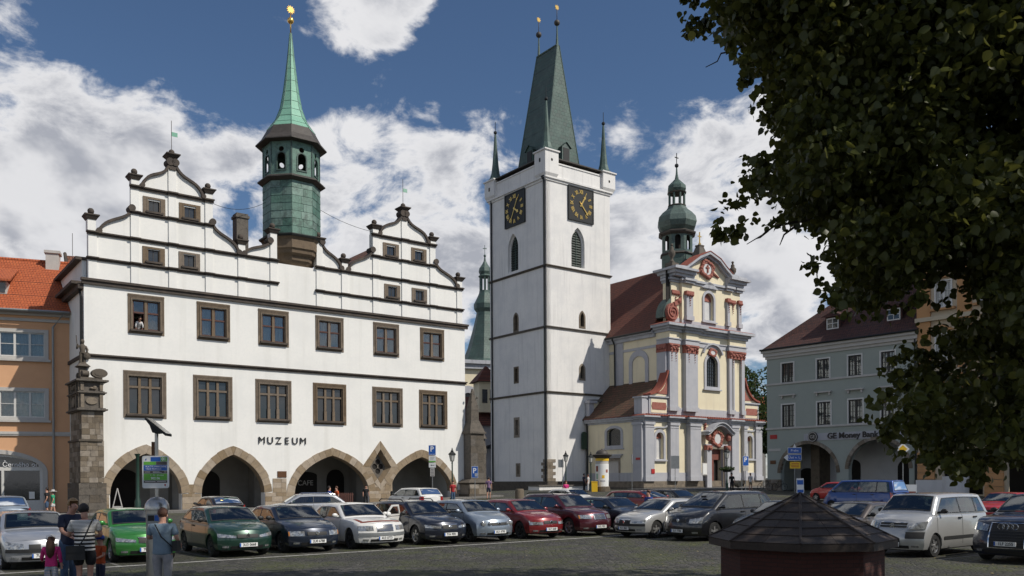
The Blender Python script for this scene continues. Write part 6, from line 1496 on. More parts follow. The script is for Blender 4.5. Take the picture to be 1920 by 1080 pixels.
        for i in range(n): fs += [(i * st, (i + 1) * st, (i + 1) * st + q, i * st + q), (i * st + m_, (i + 1) * st + m_, (i + 1) * st + m_ + q, i * st + m_ + q)]
        for k in range(m_): fs += [(k, k + 1, k + 1 + q, k + q), (n * st + k, n * st + k + 1, n * st + k + 1 + q, n * st + k + q)]
        b.add(vs, fs); return b.build(name, m, par or root, fix=True, smooth=30)
    if front is not None:
        zl = zh - .11
        yo = hw * .93
        for si in (-1, 1):
            if lamp == 'round':
                for yy, rr_ in ((hw * .70, .095), (hw * .44, .065)):
                    b = B(); b.lathe([(rr_, -.02), (rr_ * .95, .05), (rr_ * .5, .075), (.001, .08)], 18, (frontx(yy, zl) - .01, si * yy, zl), axis='x'); b.build('headlight', 'lens', root, smooth=50)
            elif lamp == 'box': patch('headlight', 'lens', si * hw * .46, si * yo, zl - .085, zl + .06)
            elif lamp == 'big': patch('headlight', 'lens', si * hw * .50, si * yo, lambda y: zl - .12 + .03 * abs(y) / hw, lambda y: zl - .04 + .17 * abs(y) / hw)
            elif lamp == 'low': patch('headlight', 'lens', si * hw * .42, si * yo, lambda y: zl - .10, lambda y: zl - .035 + .05 * abs(y) / hw)
            else: patch('headlight', 'lens', si * hw * .40, si * yo, lambda y: zl - .09 + .05 * abs(y) / hw, lambda y: zl - .055 + .125 * abs(y) / hw)
            if lamp in ('box', 'low'): patch('indicator', 'orangelens' if lamp == 'box' and rust is None else 'lens', si * hw * .90, si * hw * .94, zl - .08, zl + .05)
        if grille == 'bar': patch('grille', 'black', -hw * .36, hw * .36, zl - .07, zl + .03)
        elif grille == 'double':
            for z in (zl - .03, zl + .04): patch('grille', 'black', -hw * .44, hw * .44, z - .022, z + .022)
            patch('chrome_strip', 'chrome', -hw * .46, hw * .46, zl + .07, zl + .085)
        elif grille == 'tall':
            patch('grille', 'black', -hw * .30, hw * .30, zl - .12, zl + .075); patch('grille_surround', 'chrome', -hw * .33, hw * .33, zl + .076, zl + .10, .02)
            for k in range(6): patch('grille_slat', 'chrome', -hw * .29, hw * .29, zl - .10 + k * .03, zl - .092 + k * .03, .018, 4)
            for si in (-1, 1): patch('grille_surround', 'chrome', si * hw * .30, si * hw * .33, zl - .12, zl + .078, .02, 2)
        elif grille == 'wing':
            for si in (-1, 1): patch('grille', 'black', si * hw * .07, si * hw * .37, zl - .08, zl + .035)
        elif grille == 'shield':
            patch('grille', 'black', -hw * .32, hw * .32, lambda y: zl - .10 + .05 * (abs(y) / hw), zl + .05); patch('grille_surround', 'chrome', -hw * .34, hw * .34, zl + .051, zl + .07, .02)
        elif grille == 'huge':
            patch('grille', 'black', -hw * .42, hw * .42, .40, zl + .10)
            patch('grille_surround', 'chrome', -hw * .45, hw * .45, zl + .10, zl + .115, .02); patch('grille_surround', 'chrome', -hw * .45, hw * .45, .385, .40, .02)
            for si in (-1, 1): patch('grille_surround', 'chrome', si * hw * .42, si * hw * .45, .40, zl + .10, .02, 2)
            for k in range(6): patch('grille_slat', 'trimblack', -hw * .41, hw * .41, .46 + k * .07, .475 + k * .07, .022, 6)
        if grille == 'double':
            for si in (-1, 1): patch('bumper_corner', 'trimblack', si * hw * .46, si * hw * .93, .52, .70, .014)
            patch('lower_grille', 'black', -hw * .42, hw * .3, .42, .52)
        patch('air_intake', 'black', -hw * .55, hw * .55, .25, .33)
        for si in (-1, 1): patch('fog_lamp', 'lens' , si * hw * .62, si * hw * .80, .28, .335)
        if bumper: patch('bumper_strip', bumper, -hw * .935, hw * .935, .44, .53, .022, 14)
        fpz = .36 if grille != 'huge' else .5
        if plate:
            fx_ = frontx(0, fpz) + .035
            p_ = B().box(fx_ - .01, fx_ + .008, -.26, .26, fpz - .055, fpz + .055).build('licence_plate', 'plate_white', root)
            B().box(fx_ + .0081, fx_ + .010, -.26, -.225, fpz - .052, fpz + .052).build('plate_band', 'sign_blue', p_)
            text(plate, .105, 'black', p_, (fx_ + .011, .02, fpz), (PI / 2, 0, PI / 2), 'plate_lettering', .001, sx=.92, bold=.002)
        if badge:
            bx, bz = frontx(0, zl) + .03, zl - .015; b = B()
            if badge == 'diamond': b.add([(bx, y, z) for y, z in ((0, bz + .085), (.055, bz), (0, bz - .085), (-.055, bz), (0, bz + .05), (.028, bz), (0, bz - .05), (-.028, bz))], [(0, 1, 5, 4), (1, 2, 6, 5), (2, 3, 7, 6), (3, 0, 4, 7)]); b.box(bx - .02, bx - .004, -.03, .03, bz - .04, bz + .04)
            elif badge == 'rings':
                for k in range(4):
                    P_ = [(bx + .004 * (k % 2), -.165 + k * .11 + .075 * math.cos(a * PI / 8), bz + .03 + .075 * math.sin(a * PI / 8)) for a in range(17)]; b.tube(P_, .010, 5)
            elif badge == 'chevron':
                for dz in (-.035, .035):
                    b.add([(bx + q, y, z + dz + bz) for q in (0, .012) for y, z in ((-.075, -.035), (0, .02), (.075, -.035), (.075, -.008), (0, .05), (-.075, -.008))], [(6, 7, 10, 11), (7, 8, 9, 10), (0, 1, 4, 5), (1, 2, 3, 4), (0, 6, 11, 5), (2, 8, 9, 3), (5, 4, 10, 11), (4, 3, 9, 10), (0, 1, 7, 6), (1, 2, 8, 7)])
            elif badge == 'oval': b.ball(bx - .01, 0, bz, .06, 12, sx=.25, sy=1.3, sz=.6)
            else: b.lathe([(.062, -.01), (.062, .008), (.045, .014)], 16, (bx, 0, bz), axis='x')
            b.build('badge', 'chrome', root)
    for si in (-1, 1):
        zq = zt - .1
        if rear == 'tall': patch('tail_light', 'redlens', si * hw * .80, si * hw * .945, .62, zt + .0, rr=True)
        else: patch('tail_light', 'redlens', si * hw * .66, si * hw * .94, .62, zt - .06, rr=True)
    if rear:
        p_ = patch('licence_plate', 'plate_white', -.26, .26, .56, .67, .03, 3, rr=True)
        fx_ = rearx(0, .61) - .035
        text(plate or '5U1 2847', .105, 'black', p_, (fx_ - .0, 0, .615), (PI / 2, 0, -PI / 2), 'plate_lettering', .002, sx=.92)
        patch('rear_bumper_strip', 'trimblack', -hw * .9, hw * .9, .30, .36, .02, 10, rr=True)
    if rust is not None:
        def top_patch(nm, m, x0, x1, y0, y1):
            b = B(); vs = []; nX, nY = 5, 10
            for i in range(nX + 1):
                for k in range(nY + 1):
                    x = x0 + (x1 - x0) * i / nX; y = y0 + (y1 - y0) * k / nY; q = abs(y) / hwx(x); z = ztop(x) + (.035 - .0156 * q if q < .45 else .028 - .065 * (q - .45)) + .003
                    vs.append((X(x + xoff(x, y, z)), y, z))
            b.add(vs, [(i * (nY + 1) + k, i * (nY + 1) + k + 1, (i + 1) * (nY + 1) + k + 1, (i + 1) * (nY + 1) + k) for i in range(nX) for k in range(nY)]); b.build(nm, m, root)
        top_patch('primer_strip', rust, .10, .30, -hw * .8, hw * .8); top_patch('primer_edge', rust, .3, .9, -hw * .82, -hw * .68)
    if open_door:
        d = empty('open_door', (X(A + .35), hw * .97, 0), R_(-58)) if False else None
        b = B(); dl = 1.02
        pl_ = [(0, .3), (dl, .3), (dl, zc - .02), (0, zc - .02)]
        wf = [(.05, zc), (dl, zc), (dl - .12, H - .1), (.50, H - .1)]
        o = B().plate([(-x, z) for x, z in pl_][::-1], [], -.03, .03).build('open_door', pnt, root)
        o.location = (X(A + .35), hw * .96, 0); o.rotation_euler = (0, 0, R_(-62))
        B().plate([(-x, z) for x, z in wf][::-1], [[(-x, z) for x, z in ((.18, zc + .06), (dl - .07, zc + .06), (dl - .17, H - .16), (.53, H - .16))][::-1]], -.02, .02).build('door_window_frame', pnt, o)
        B().box(-.62, -.3, -.035, -.031, zc - .25, zc - .05).build('rust_patch', rust, o) if rust else None
        b = B(); b.ball(-.12, .12, zc + .08, .11, 10, sx=1, sy=.5, sz=.7); b.build('door_mirror', 'plate_white', o)
    return root
SP = dict(
    hatch=(4.1, 1.70, 1.43, .82, 2.55, .31, .74, .96, 1.02, 1.72, 3.25, 3.98, 1.0),
    small=(3.9, 1.65, 1.46, .78, 2.46, .30, .76, .99, .88, 1.55, 3.15, 3.78, 1.02),
    wagon=(4.5, 1.74, 1.47, .88, 2.65, .32, .74, .96, 1.12, 1.90, 3.85, 4.42, 1.0),
    sedan=(4.5, 1.72, 1.43, .85, 2.62, .31, .72, .95, 1.15, 1.90, 3.20, 3.95, 1.02),
    olds=(4.74, 1.74, 1.44, .85, 2.80, .32, .80, .96, 1.32, 2.02, 3.35, 4.02, 1.0),
    mpv=(4.63, 1.81, 1.73, .95, 2.84, .33, .84, 1.10, .88, 1.85, 4.05, 4.52, 1.12),
    berl=(4.11, 1.72, 1.74, .80, 2.69, .31, .98, 1.16, .74, 1.30, 3.75, 4.03, 1.16),
    suv=(5.05, 1.98, 1.74, .95, 3.00, .38, 1.02, 1.20, 1.35, 2.15, 4.05, 4.85, 1.22),
    van=(4.89, 1.90, 1.97, .89, 3.00, .34, 1.00, 1.22, .62, 1.38, 4.62, 4.84, 1.22))
NF = (-VV); NB = VV; NU = -UV
def row_a(px, off=.45):
    """nose point of a car of the front row seen at image column px"""
    d = raydir(px, HOR + 130); d = Vector((d.x, d.y, 0)); o = lw(0, off)
    # solve d*t = o + UV*s
    det = d.x * (-UV.y) - d.y * (-UV.x); t = (o.x * (-UV.y) - o.y * (-UV.x)) / det
    return d * t
GA = 'cars parked along the white line'; GB_ = 'cars parked in the right-hand row'; GC = 'cars parked behind the front row'
P_ = {k: paint('car_paint_' + k, *v) for k, v in dict(silver=((.42, .43, .45), .55), silverblue=((.27, .32, .38), .5), darkgreen=((.010, .045, .030), .3), brightgreen=((.035, .20, .035), .3), navy=((.012, .020, .040), .3), white=((.70, .69, .66), 0, .35, .5), darkblue=((.010, .014, .028), .4), red=((.20, .012, .014), .2), darkred=((.085, .012, .020), .4), black=((.010, .010, .012), .2), blackgrey=((.018, .019, .021), .3), palesilver=((.50, .50, .49), .5), brown=((.075, .060, .050), .4), brightred=((.42, .012, .015), .1), vanblue=((.015, .055, .22), .3), greyblue=((.10, .12, .14), .5)).items()}
rustp = mat('red_primer', (.16, .035, .022), .8, var=(8, (.25, .08, .05), .6))
car('parked_car', 'silver saloon at the far left end of the white line, behind the girl in pink', SP['sedan'], P_['silver'], row_a(82, .35), NF, GA, '7U4 1603', None, grille='wing', lamp='big', bumper='trimblack', mirror=P_['blackgrey'])
car('parked_car', 'bright green hatchback behind the parking ticket machine', SP['hatch'], P_['brightgreen'], row_a(281, .6), NF, GA, '7U8 2390', 'disc', grille='shield', lamp='slant', mirror=P_['brightgreen'])
car('parked_car', 'dark green hatchback with a diamond badge on its grille', SP['hatch'], P_['darkgreen'], row_a(466), NF, GA, '3U3 0668', 'diamond', grille='bar', lamp='slant', rim='darkalloy', spokes=9)
car('parked_car', 'dark navy hatchback with boxy headlights between the dark green and the white car', SP['sedan'][:2] + (1.42,) + SP['sedan'][3:10] + (3.3, 4.1, 1.0), P_['navy'], row_a(596), NF, GA, '2U0 6788', 'disc', grille='bar', lamp='box', rim='darkalloy', spokes=8)
car('parked_car', 'white older saloon with red primer patches and one door open', SP['olds'], P_['white'], row_a(724, .3), NF, GA, '4U3 0773', None, grille='tall', lamp='box', rim='tyre', spokes=8, rust=rustp, open_door=True, mirror=P_['white'], bumper='sign_back')
car('parked_car', 'dark blue estate car with roof bars beside the white saloon', SP['wagon'], P_['darkblue'], row_a(845), NF, GA, '7U6 9001', 'oval', grille='shield', lamp='slant', rails=1)
car('parked_car', 'small pale silver-blue hatchback with round headlights', SP['small'], P_['silverblue'], row_a(937), NF, GA, '6U1 4790', 'disc', grille='bar', lamp='round', rim='darkalloy', mirror=P_['silverblue'])
car('parked_car', 'bright red low hatchback between the silver-blue and the maroon car', SP['hatch'], P_['red'], row_a(1034), NF, GA, '3U7 4680', 'disc', grille='bar', lamp='low', rim='trimblack', mirror=P_['red'])
car('parked_car', 'maroon estate car with roof rails and alloy wheels', SP['wagon'][:2] + (1.60, .9, 2.65, .34, .86, 1.04) + SP['wagon'][8:12] + (1.08,), P_['darkred'], row_a(1127), NF, GA, '5U2 7051', None, grille='tall', lamp='box', rails=1, mirror=P_['darkred'])
car('parked_car', 'dark blue car mostly hidden between the maroon estate and the silver hatchback', SP['hatch'], P_['navy'], row_a(1212, .6), NF, GA, '2U8 3316', 'disc')
def rb_(k, dx=0.0): p = RB - VV * 2.55 * k; return p + UV * dx
car('parked_car', 'light silver hatchback facing left at the far end of the right row', SP['sedan'], P_['palesilver'], rb_(-.05), NU, GB_, '7U1 0841', 'disc', grille='shield', lamp='slant', bumper='trimblack', mirror=P_['palesilver'])
car('parked_car', 'black people carrier with wide pale headlights', SP['mpv'], P_['black'], rb_(.9, .2), NU, GB_, '2U1 7784', 'disc', grille='bar', lamp='big', mirror=P_['black'])
car('parked_car', 'dark grey-blue saloon half hidden behind the octagonal kiosk roof', SP['sedan'], P_['greyblue'], rb_(1.95, .5), NU, GB_, '3U9 5502', 'disc')
car('parked_car', 'brownish grey saloon between the kiosk roof and the silver van-like car', SP['sedan'], P_['brown'], rb_(2.95, .6), NU, GB_, '1U4 6620', 'disc')
car('parked_car', 'silver high-roofed family van with double chevron badge and black side strip', SP['berl'], P_['palesilver'], rb_(4.0, .0), NU, GB_, '5U4 4372', 'chevron', grille='double', lamp='big', side_strip=True, mirror='trimblack', spokes=6)
car('parked_car', 'dark blue-grey off-roader with four-ring badge at the right edge', SP['suv'], P_['darkblue'], rb_(5.12, .3), NU, GB_, '1LF 2255', 'rings', grille='huge', lamp='big')
def pos_d(px, d): r = raydir(px, HOR); return Vector((r.x * d, d, 0))
car('parked_car', 'pale silver estate car seen from behind at the far left edge', SP['wagon'][:2] + (1.56,) + SP['wagon'][3:], P_['silverblue'], pos_d(20, 39.5), NB, GC, '5U3 9123', front=False, rear='tall')
car('parked_car', 'black hatchback with tall red tail lights seen from behind before the second arch', SP['hatch'], P_['black'], pos_d(432, 42.5), NB, GC, '4U8 1150', front=False, rear='tall')
car('parked_car', 'long silver estate car standing sideways before the third arch', SP['wagon'], P_['silver'], pos_d(486, 45.5), Vector((-.93, -.36, 0)).normalized(), GC, '3U0 7741', 'disc', rails=2, mirror=P_['silver'])
car('parked_car', 'white off-roader with dark rear window seen from behind by the fourth arch', SP['mpv'][:2] + (1.62,) + SP['mpv'][3:], P_['white'], pos_d(812, 53), NB, GC, '7U5 2008', front=False, rear='low')
car('parked_car', 'small white hatchback in front of the clock tower', SP['hatch'], P_['white'], pos_d(1112, 54), NF, GC, '2U5 6070', 'disc', mirror='trimblack')
car('parked_car', 'dark red hatchback behind the light silver car, below the church corner', SP['mpv'][:2] + (1.52,) + SP['mpv'][3:], P_['red'], pos_d(1262, 46), NF, GC, '3U4 8812', 'disc', mirror=P_['red'])
car('parked_car', 'black estate car behind the dark red hatchback, below the church front', SP['wagon'], P_['black'], pos_d(1320, 50), NF, GC, '4U4 3095', 'disc')
car('parked_car', 'bright red saloon behind the silver high-roofed van-like car', SP['sedan'], P_['brightred'], pos_d(1846, 40), NU, GC, '6U7 1199', 'disc')
car('blue_van', 'glossy blue passenger van with long side windows before the mint house', SP['van'], P_['vanblue'], pos_d(1692, 50), NB, 'vans on the square', '3U2 6417', front=False, rear='tall')
car('parked_car', 'small red hatchback half hidden behind the blue van', SP['small'], P_['brightred'], pos_d(1612, 63), NB, GC, '1U9 4418', front=False, rear='low')
# ---------------------------------------------------------------- people
SKIN = mat('skin', (.50, .27, .19), .55, var=(12, (.42, .21, .15), .4)); SKIN2 = mat('tanned_skin', (.36, .19, .12), .55)
def cloth(n, c, c2=None): return mat('cloth_' + n, c, .88, var=(9, c2 or tuple(x * .75 for x in c), .6), bump=(26, .5))
def stripes(n, c1, c2, wz, z0=0, thick=None):
    m = mat(n, c1, .88, bump=(26, .4)); t = m.node_tree; L = t.links.new; p = t.nodes['Principled BSDF']
    tcn = t.nodes.new('ShaderNodeTexCoord').outputs['Object']; s = t.nodes.new('ShaderNodeSeparateXYZ'); L(tcn, s.inputs[0])
    def mth(op, a, b): 
        n_ = t.nodes.new('ShaderNodeMath'); n_.operation = op
        for i, v in enumerate((a, b)):
            if isinstance(v, (int, float)): n_.inputs[i].default_value = v
            else: L(v, n_.inputs[i])
        return n_.outputs[0]
    z = s.outputs[2]
    if thick:   # fine stripes above, broad ones below
        w = mth('ADD', wz, mth('MULTIPLY', mth('LESS_THAN', z, thick), .075 - wz))
        f = mth('GREATER_THAN', mth('FRACT', mth('DIVIDE', z, w), 0), mth('ADD', .32, mth('MULTIPLY', mth('LESS_THAN', z, thick), .2)))
    else: f = mth('GREATER_THAN', mth('FRACT', mth('DIVIDE', z, wz), 0), .5)
    mx = t.nodes.new('ShaderNodeMixRGB'); L(f, mx.inputs[0]); mx.inputs[1].default_value = (*c1, 1); mx.inputs[2].default_value = (*c2, 1); L(mx.outputs[0], p.inputs['Base Color'])
    return m
CL = dict(blk=cloth('black', (.012, .012, .014)), chamb=cloth('chambray', (.20, .27, .33), (.15, .21, .27)), greyt=cloth('grey_trousers', (.33, .32, .33)), pink=cloth('pink', (.62, .035, .20), (.5, .02, .15)), orange=cloth('orange', (.50, .085, .02)), navy=cloth('navy', (.02, .026, .055)), blue=cloth('blue', (.02, .05, .25)), white=cloth('white', (.62, .61, .6)), red=cloth('red', (.35, .02, .025)), green=cloth('green', (.03, .30, .15)), khaki=cloth('khaki', (.30, .25, .17)), jeans=cloth('jeans', (.05, .09, .16)),
          bw=stripes('black_white_stripes', (.012, .012, .012), (.72, .70, .66), .026, thick=1.22), plaid=stripes('purple_checks', (.10, .03, .12), (.35, .25, .36), .06), legs=stripes('striped_leggings', (.55, .45, .42), (.12, .25, .35), .03))
HAIR = dict(dark=mat('dark_hair', (.012, .008, .007), .6, bump=(50, .6)), brown=mat('brown_hair', (.085, .035, .018), .6, bump=(50, .6)), blond=mat('fair_hair', (.33, .20, .09), .6, bump=(50, .6)))
def skinmesh(name, pts, edges, m, parent, root=0, sub=2):
    me = bpy.data.meshes.new(name); me.from_pydata([p[:3] for p in pts], edges, []); o = bpy.data.objects.new(name, me); C.objects.link(o)
    sk = o.modifiers.new('s', 'SKIN'); sk.use_smooth_shade = True
    for i, v in enumerate(me.skin_vertices[0].data):
        r = pts[i][3]; v.radius = r if isinstance(r, tuple) else (r, r); v.use_root = i == root
    sb = o.modifiers.new('b', 'SUBSURF'); sb.levels = sub; sb.render_levels = sub
    me.materials.append(m)
    bpy.context.view_layer.update(); dg = bpy.context.evaluated_depsgraph_get()
    m2 = bpy.data.meshes.new_from_object(o.evaluated_get(dg)); o.modifiers.clear(); o.data = m2; m2.name = name
    if not m2.materials: m2.materials.append(m)
    o.parent = parent; return o
def person(label, pos, face, h, top, legs, hair, arms=None, stance=.0, sleeve=.45, shorts=None, skirt=False, hairstyle='short', build=1.0, lean=0.0, group=None, fingers=False, head_t=(0, 0), child=False, shoes='blk', z=None, sub=2):
    """local frame: looks along +Y, right hand at +X; arms = ((elbow, wrist) left, right) in units of body height"""
    p = Vector(pos); 
    if z is None: p.z = gz(p.x, p.y)
    else: p.z = z
    root = empty('person', p, math.atan2(face[1], face[0]) - PI / 2, label, 'person', group)
    k = h; hs = 1.18 if child else 1.0; bw = build
    ly = lambda zz: lean * max(0, zz - .52)
    V = []; E_ = []
    def v(x, y, z, r): V.append((x * k, (y + ly(z)) * k, z * k, (r[0] * k, r[1] * k) if isinstance(r, tuple) else r * k)); return len(V) - 1
    pel = v(0, 0, .53, (.088 * bw, .068 * bw)); wa = v(0, .0, .61, (.075 * bw, .055 * bw)); ch = v(0, 0, .72, (.085 * bw, .062 * bw)); uc = v(0, 0, .795, (.070 * bw, .05)); nk = v(0, .004, .845, (.033, .034)); jw = v(0 + head_t[0] * .3, .012 + head_t[1] * .3, .885, (.040 * hs, .045 * hs)); hd = v(head_t[0], .006 + head_t[1], .935, (.047 * hs, .056 * hs)); cr = v(head_t[0], .0 + head_t[1], .972, (.034 * hs, .040 * hs))
    for a, c in zip((pel, wa, ch, uc, nk, jw, hd), (wa, ch, uc, nk, jw, hd, cr)): E_.append((a, c))
    nose = v(head_t[0] * .9, .062 * hs + head_t[1], .915, .008); E_.append((hd, nose))
    arms = arms or (((-.135, -.01, .66), (-.14, .03, .52)), ((.135, -.01, .66), (.14, .03, .52)))
    armj = []
    for s_, (el, wr) in zip((-1, 1), arms):
        sh = v(s_ * .098 * (bw ** .7), 0, .805, .034); e = v(*el, .025); w = v(*wr, .017); d = (Vector(wr) - Vector(el)).normalized()
        E_ += [(uc, sh), (sh, e), (e, w)]; pm = Vector(wr) + d * .035; pa = v(*pm, (.020, .011)); E_.append((w, pa)); armj.append((sh, e, w))
        if fingers:
            side = d.cross(Vector((0, 0, 1)) if abs(d.z) < .8 else Vector((0, 1, 0))).normalized(); nrm = d.cross(side).normalized()
            for q, ln in zip((-1.4, -.45, .45, 1.4), (.034, .040, .042, .034)):
                a = pm + side * q * .009 + d * .012; m1 = a + d * ln * .6 + nrm * .004 * s_; m2 = m1 + d * ln * .5 + nrm * .012 * s_
                i0 = v(*m1, .0052); i1 = v(*m2, .0045); E_ += [(pa, i0), (i0, i1)]
            th = pm - d * .02 + side * .022; t2 = th + d * .022 + side * .006; i0 = v(*th, .0062); i1 = v(*t2, .005); E_ += [(w, i0), (i0, i1)]
        else: tp = v(*(pm + d * .045), (.014, .008)); E_.append((pa, tp))
    legj = []
    for s_ in (-1, 1):
        st = stance * s_
        hp = v(s_ * .052 * bw, 0, .50, .052 * bw); kn = v(s_ * .055, st * .45 + .01, .28, .034); an = v(s_ * .055, st, .05, .022); hl = v(s_ * .055, st - .012, .02, .02); to = v(s_ * .062, st + .085, .014, .016)
        E_ += [(pel, hp), (hp, kn), (kn, an), (an, hl), (hl, to)]; legj.append((hp, kn, an, hl, to))
    slim = {pel: .80, wa: .80, ch: .80, uc: .84}
    for hp_ in [l[0] for l in legj]: slim[hp_] = .80
    for j_ in [a_[0] for a_ in armj]: slim[j_] = .88
    VB = [(x, y, z, (tuple(q * slim.get(i, 1) for q in r) if isinstance(r, tuple) else r * slim.get(i, 1))) for i, (x, y, z, r) in enumerate(V)]
    skinmesh('body', VB, E_, SKIN, root, pel, sub)
    W = lambda i: V[i]
    # upper garment
    g = []; ge = []
    def gv(i, f=1.0, add=.010, dz=0): 
        x, y, z, r = V[i]; rr = tuple(q * f + add * k for q in r) if isinstance(r, tuple) else r * f + add * k
        g.append((x, y, z + dz * k, rr)); return len(g) - 1
    a0 = gv(pel, 1.02, .018, -.035 if not skirt else -.06); a1 = gv(wa, 1, .013); a2 = gv(ch, 1, .011); a3 = gv(uc, 1, .008); a4 = gv(nk, 1.22, .008, -.014); ge += [(a0, a1), (a1, a2), (a2, a3), (a3, a4)]
    for sh, e, w in armj:
        s1 = gv(sh, 1, .009); ge.append((a3, s1))
        A_, B_, C_ = Vector(V[sh][:3]), Vector(V[e][:3]), Vector(V[w][:3])
        if sleeve <= .5:
            q = A_.lerp(B_, sleeve * 2 * .92); g.append((*q, V[e][3] * 1.1 + .016 * k)); ge.append((s1, len(g) - 1))
        else:
            g.append((*B_, V[e][3] + .009 * k)); e1 = len(g) - 1; q = B_.lerp(C_, (sleeve - .5) * 2 * .95); g.append((*q, V[w][3] + .010 * k)); ge += [(s1, e1), (e1, len(g) - 1)]
    skinmesh('shirt', g, ge, CL[top], root, a1, sub)
    # lower garment
    g = []; ge = []
    b0 = gv(pel, .98, .006); b1 = gv(wa, 1, .006, -.02); ge.append((b0, b1)); ll = {None: 1.0}.get(shorts, shorts)
    for hp, kn, an, hl, to in legj:
        h1 = gv(hp, 1, .011); ge.append((b0, h1)); H_, K_, A_ = (Vector(V[q][:3]) for q in (hp, kn, an))
        if ll <= .5: q = H_.lerp(K_, ll * 2); g.append((*q, V[kn][3] * 1.15 + .014 * k)); ge.append((h1, len(g) - 1))
        else:
            g.append((*K_, V[kn][3] + .012 * k)); k1 = len(g) - 1; q = K_.lerp(A_, (ll - .5) * 2); g.append((*q, V[an][3] + .015 * k)); ge += [(h1, k1), (k1, len(g) - 1)]
    skinmesh('trousers', g, ge, CL[legs], root, b0, sub)
    for hp, kn, an, hl, to in legj:
        g = []; ge = [(0, 1), (1, 2)]
        for q, ad in ((an, .006), (hl, .008), (to, .008)): 
            x, y, z, r = V[q]; g.append((x, y, max(z, .02 * k) - (.02 * k if q == an else 0), r + ad * k))
        skinmesh('shoe', g, ge, CL[shoes], root, 1, 1)
    # hair
    hx_, hy_, hz_ = V[hd][:3]; R1 = .066 * k * hs
    b = B(); n = 14; vs = []; fs = []
    rows = 8; n = 20; hr_ = random.Random(int(abs(p.x * 100)))
    for i in range(rows + 1):
        ph = PI * .66 * i / rows
        for j in range(n):
            a = 2 * PI * j / n; rr = R1 * math.sin(ph) * (1 + hr_.uniform(-.05, .06)) * (1 - .12 * max(0, i - 6)); back = math.sin(a) < .25
            zz = math.cos(ph) * R1 * 1.12
            if math.sin(a) > .25 and i > 4: zz = math.cos(PI * .66 * .5) * R1 * 1.12; rr = R1 * .93
            vs.append((hx_ + rr * math.cos(a) * .86, hy_ - .003 * k + rr * math.sin(a) * (1.0 if math.sin(a) < 0 else .93), hz_ + .016 * k + zz))
    for i in range(rows):
        for j in range(n): fs.append((i * n + j, i * n + (j + 1) % n, (i + 1) * n + (j + 1) % n, (i + 1) * n + j))
    b.add(vs, fs)
    if hairstyle == 'long':
        b.tube([(hx_, hy_ - .03 * k, hz_ + .05 * k), (hx_, hy_ - .062 * k, hz_ - .02 * k), (hx_ + .004, hy_ - .07 * k, hz_ - .12 * k), (hx_, hy_ - .06 * k, hz_ - .22 * k), (hx_, hy_ - .05 * k, hz_ - .30 * k)], [.05 * k, .066 * k, .072 * k, .062 * k, .02 * k], 12)
    b.build('hair', HAIR[hair], root, smooth=True)
    for s_ in (-1, 1):
        B().ball(hx_ + s_ * .05 * k * hs, hy_ + .002 * k, hz_ - .012 * k, .012 * k, 8, sx=.5, sz=1.3).build('ear', SKIN, root, smooth=True)
        B().ball(hx_ + s_ * .019 * k * hs, hy_ + .053 * k * hs, hz_ - .002 * k, .0065 * k, 8, sy=.5).build('eye', 'black', root, smooth=True)
    B().box(hx_ - .014 * k, hx_ + .014 * k, hy_ + .054 * k * hs, hy_ + .058 * k * hs, hz_ - .036 * k, hz_ - .031 * k).build('mouth', 'redorn', root)
    root['_k'] = k; del root['_k']
    return root
def xy(px, d): r = raydir(px, HOR); return Vector((r.x * d, d, 0))
def child_of(o, parent): o.parent = parent; return o
# --- the family in the left foreground
t = person('woman in black and white striped shirt and black shorts, holding a phone', xy(158, 16.8), (-.35, .93), 1.74, 'bw', 'blk', 'dark', build=1.32, sleeve=.40, shorts=.42, skirt=True, fingers=True, head_t=(-.012, .03),
           arms=(((-.165, .03, .665), (-.155, .155, .665)), ((.165, .03, .66), (.09, .15, .64))))
B().box(-.07, .0, .30, .34, 1.11, 1.13).build('phone', 'black', t, rz=.3)
B().tube([(.14, -.12, 1.44), (.02, -.21, 1.12), (-.14, -.19, .86)], .012, 6).tube([(.14, -.12, 1.44), (.15, .02, 1.46), (.04, .16, 1.2)], .012, 6).build('bag_strap', 'black', t)
meta(B().frustum(0, 0, 0, .27, .17, .05, .15, .05).box(-.165, .165, -.062, -.05, .14, .27).build('shoulder_bag', 'black', loc=xy(141, 16.55) + Vector((0, 0, .70)), rz=.35), 'black leather shoulder bag at the hip of the woman in stripes', 'bag')
person('fair-haired man in a dark T-shirt and jeans bending behind the woman in stripes', xy(127, 17.6), (.55, -.25), 1.83, 'navy', 'jeans', 'blond', lean=.13, head_t=(.0, .025), build=1.1, arms=(((-.14, .02, .68), (-.08, .14, .62)), ((.14, .05, .66), (.10, .16, .60))), fingers=True)
g_ = person('little girl in a pink jacket with long brown hair and white cap', xy(95, 16.6), (-.25, .9), 1.14, 'pink', 'legs', 'brown', sleeve=.97, hairstyle='long', child=True, arms=(((-.15, .03, .66), (-.17, .13, .60)), ((.14, -.01, .66), (.15, .02, .54))), build=1.15, fingers=True, shoes='white')
b = B(); b.lathe([(.083, .0), (.086, .03), (.07, .075), (.03, .10), (.004, .105)], 16, (-.01, .012, 1.085)); b.build('cap', CL['white'], g_, smooth=True)
g_ = person('small boy in an orange T-shirt and blue cap beside the woman in stripes', xy(188, 17.3), (-.5, -.75), 1.10, 'orange', 'navy', 'brown', sleeve=.38, child=True, build=1.1, fingers=True, arms=(((-.14, .03, .66), (-.10, .12, .62)), ((.14, .03, .66), (.05, .12, .64))))
b = B(); b.lathe([(.080, .0), (.082, .03), (.066, .07), (.03, .09), (.004, .095)], 16, (0, .005, 1.045)); b.box(-.06, .06, .07, .15, 1.045, 1.055); b.build('cap', CL['blue'], g_, smooth=True)
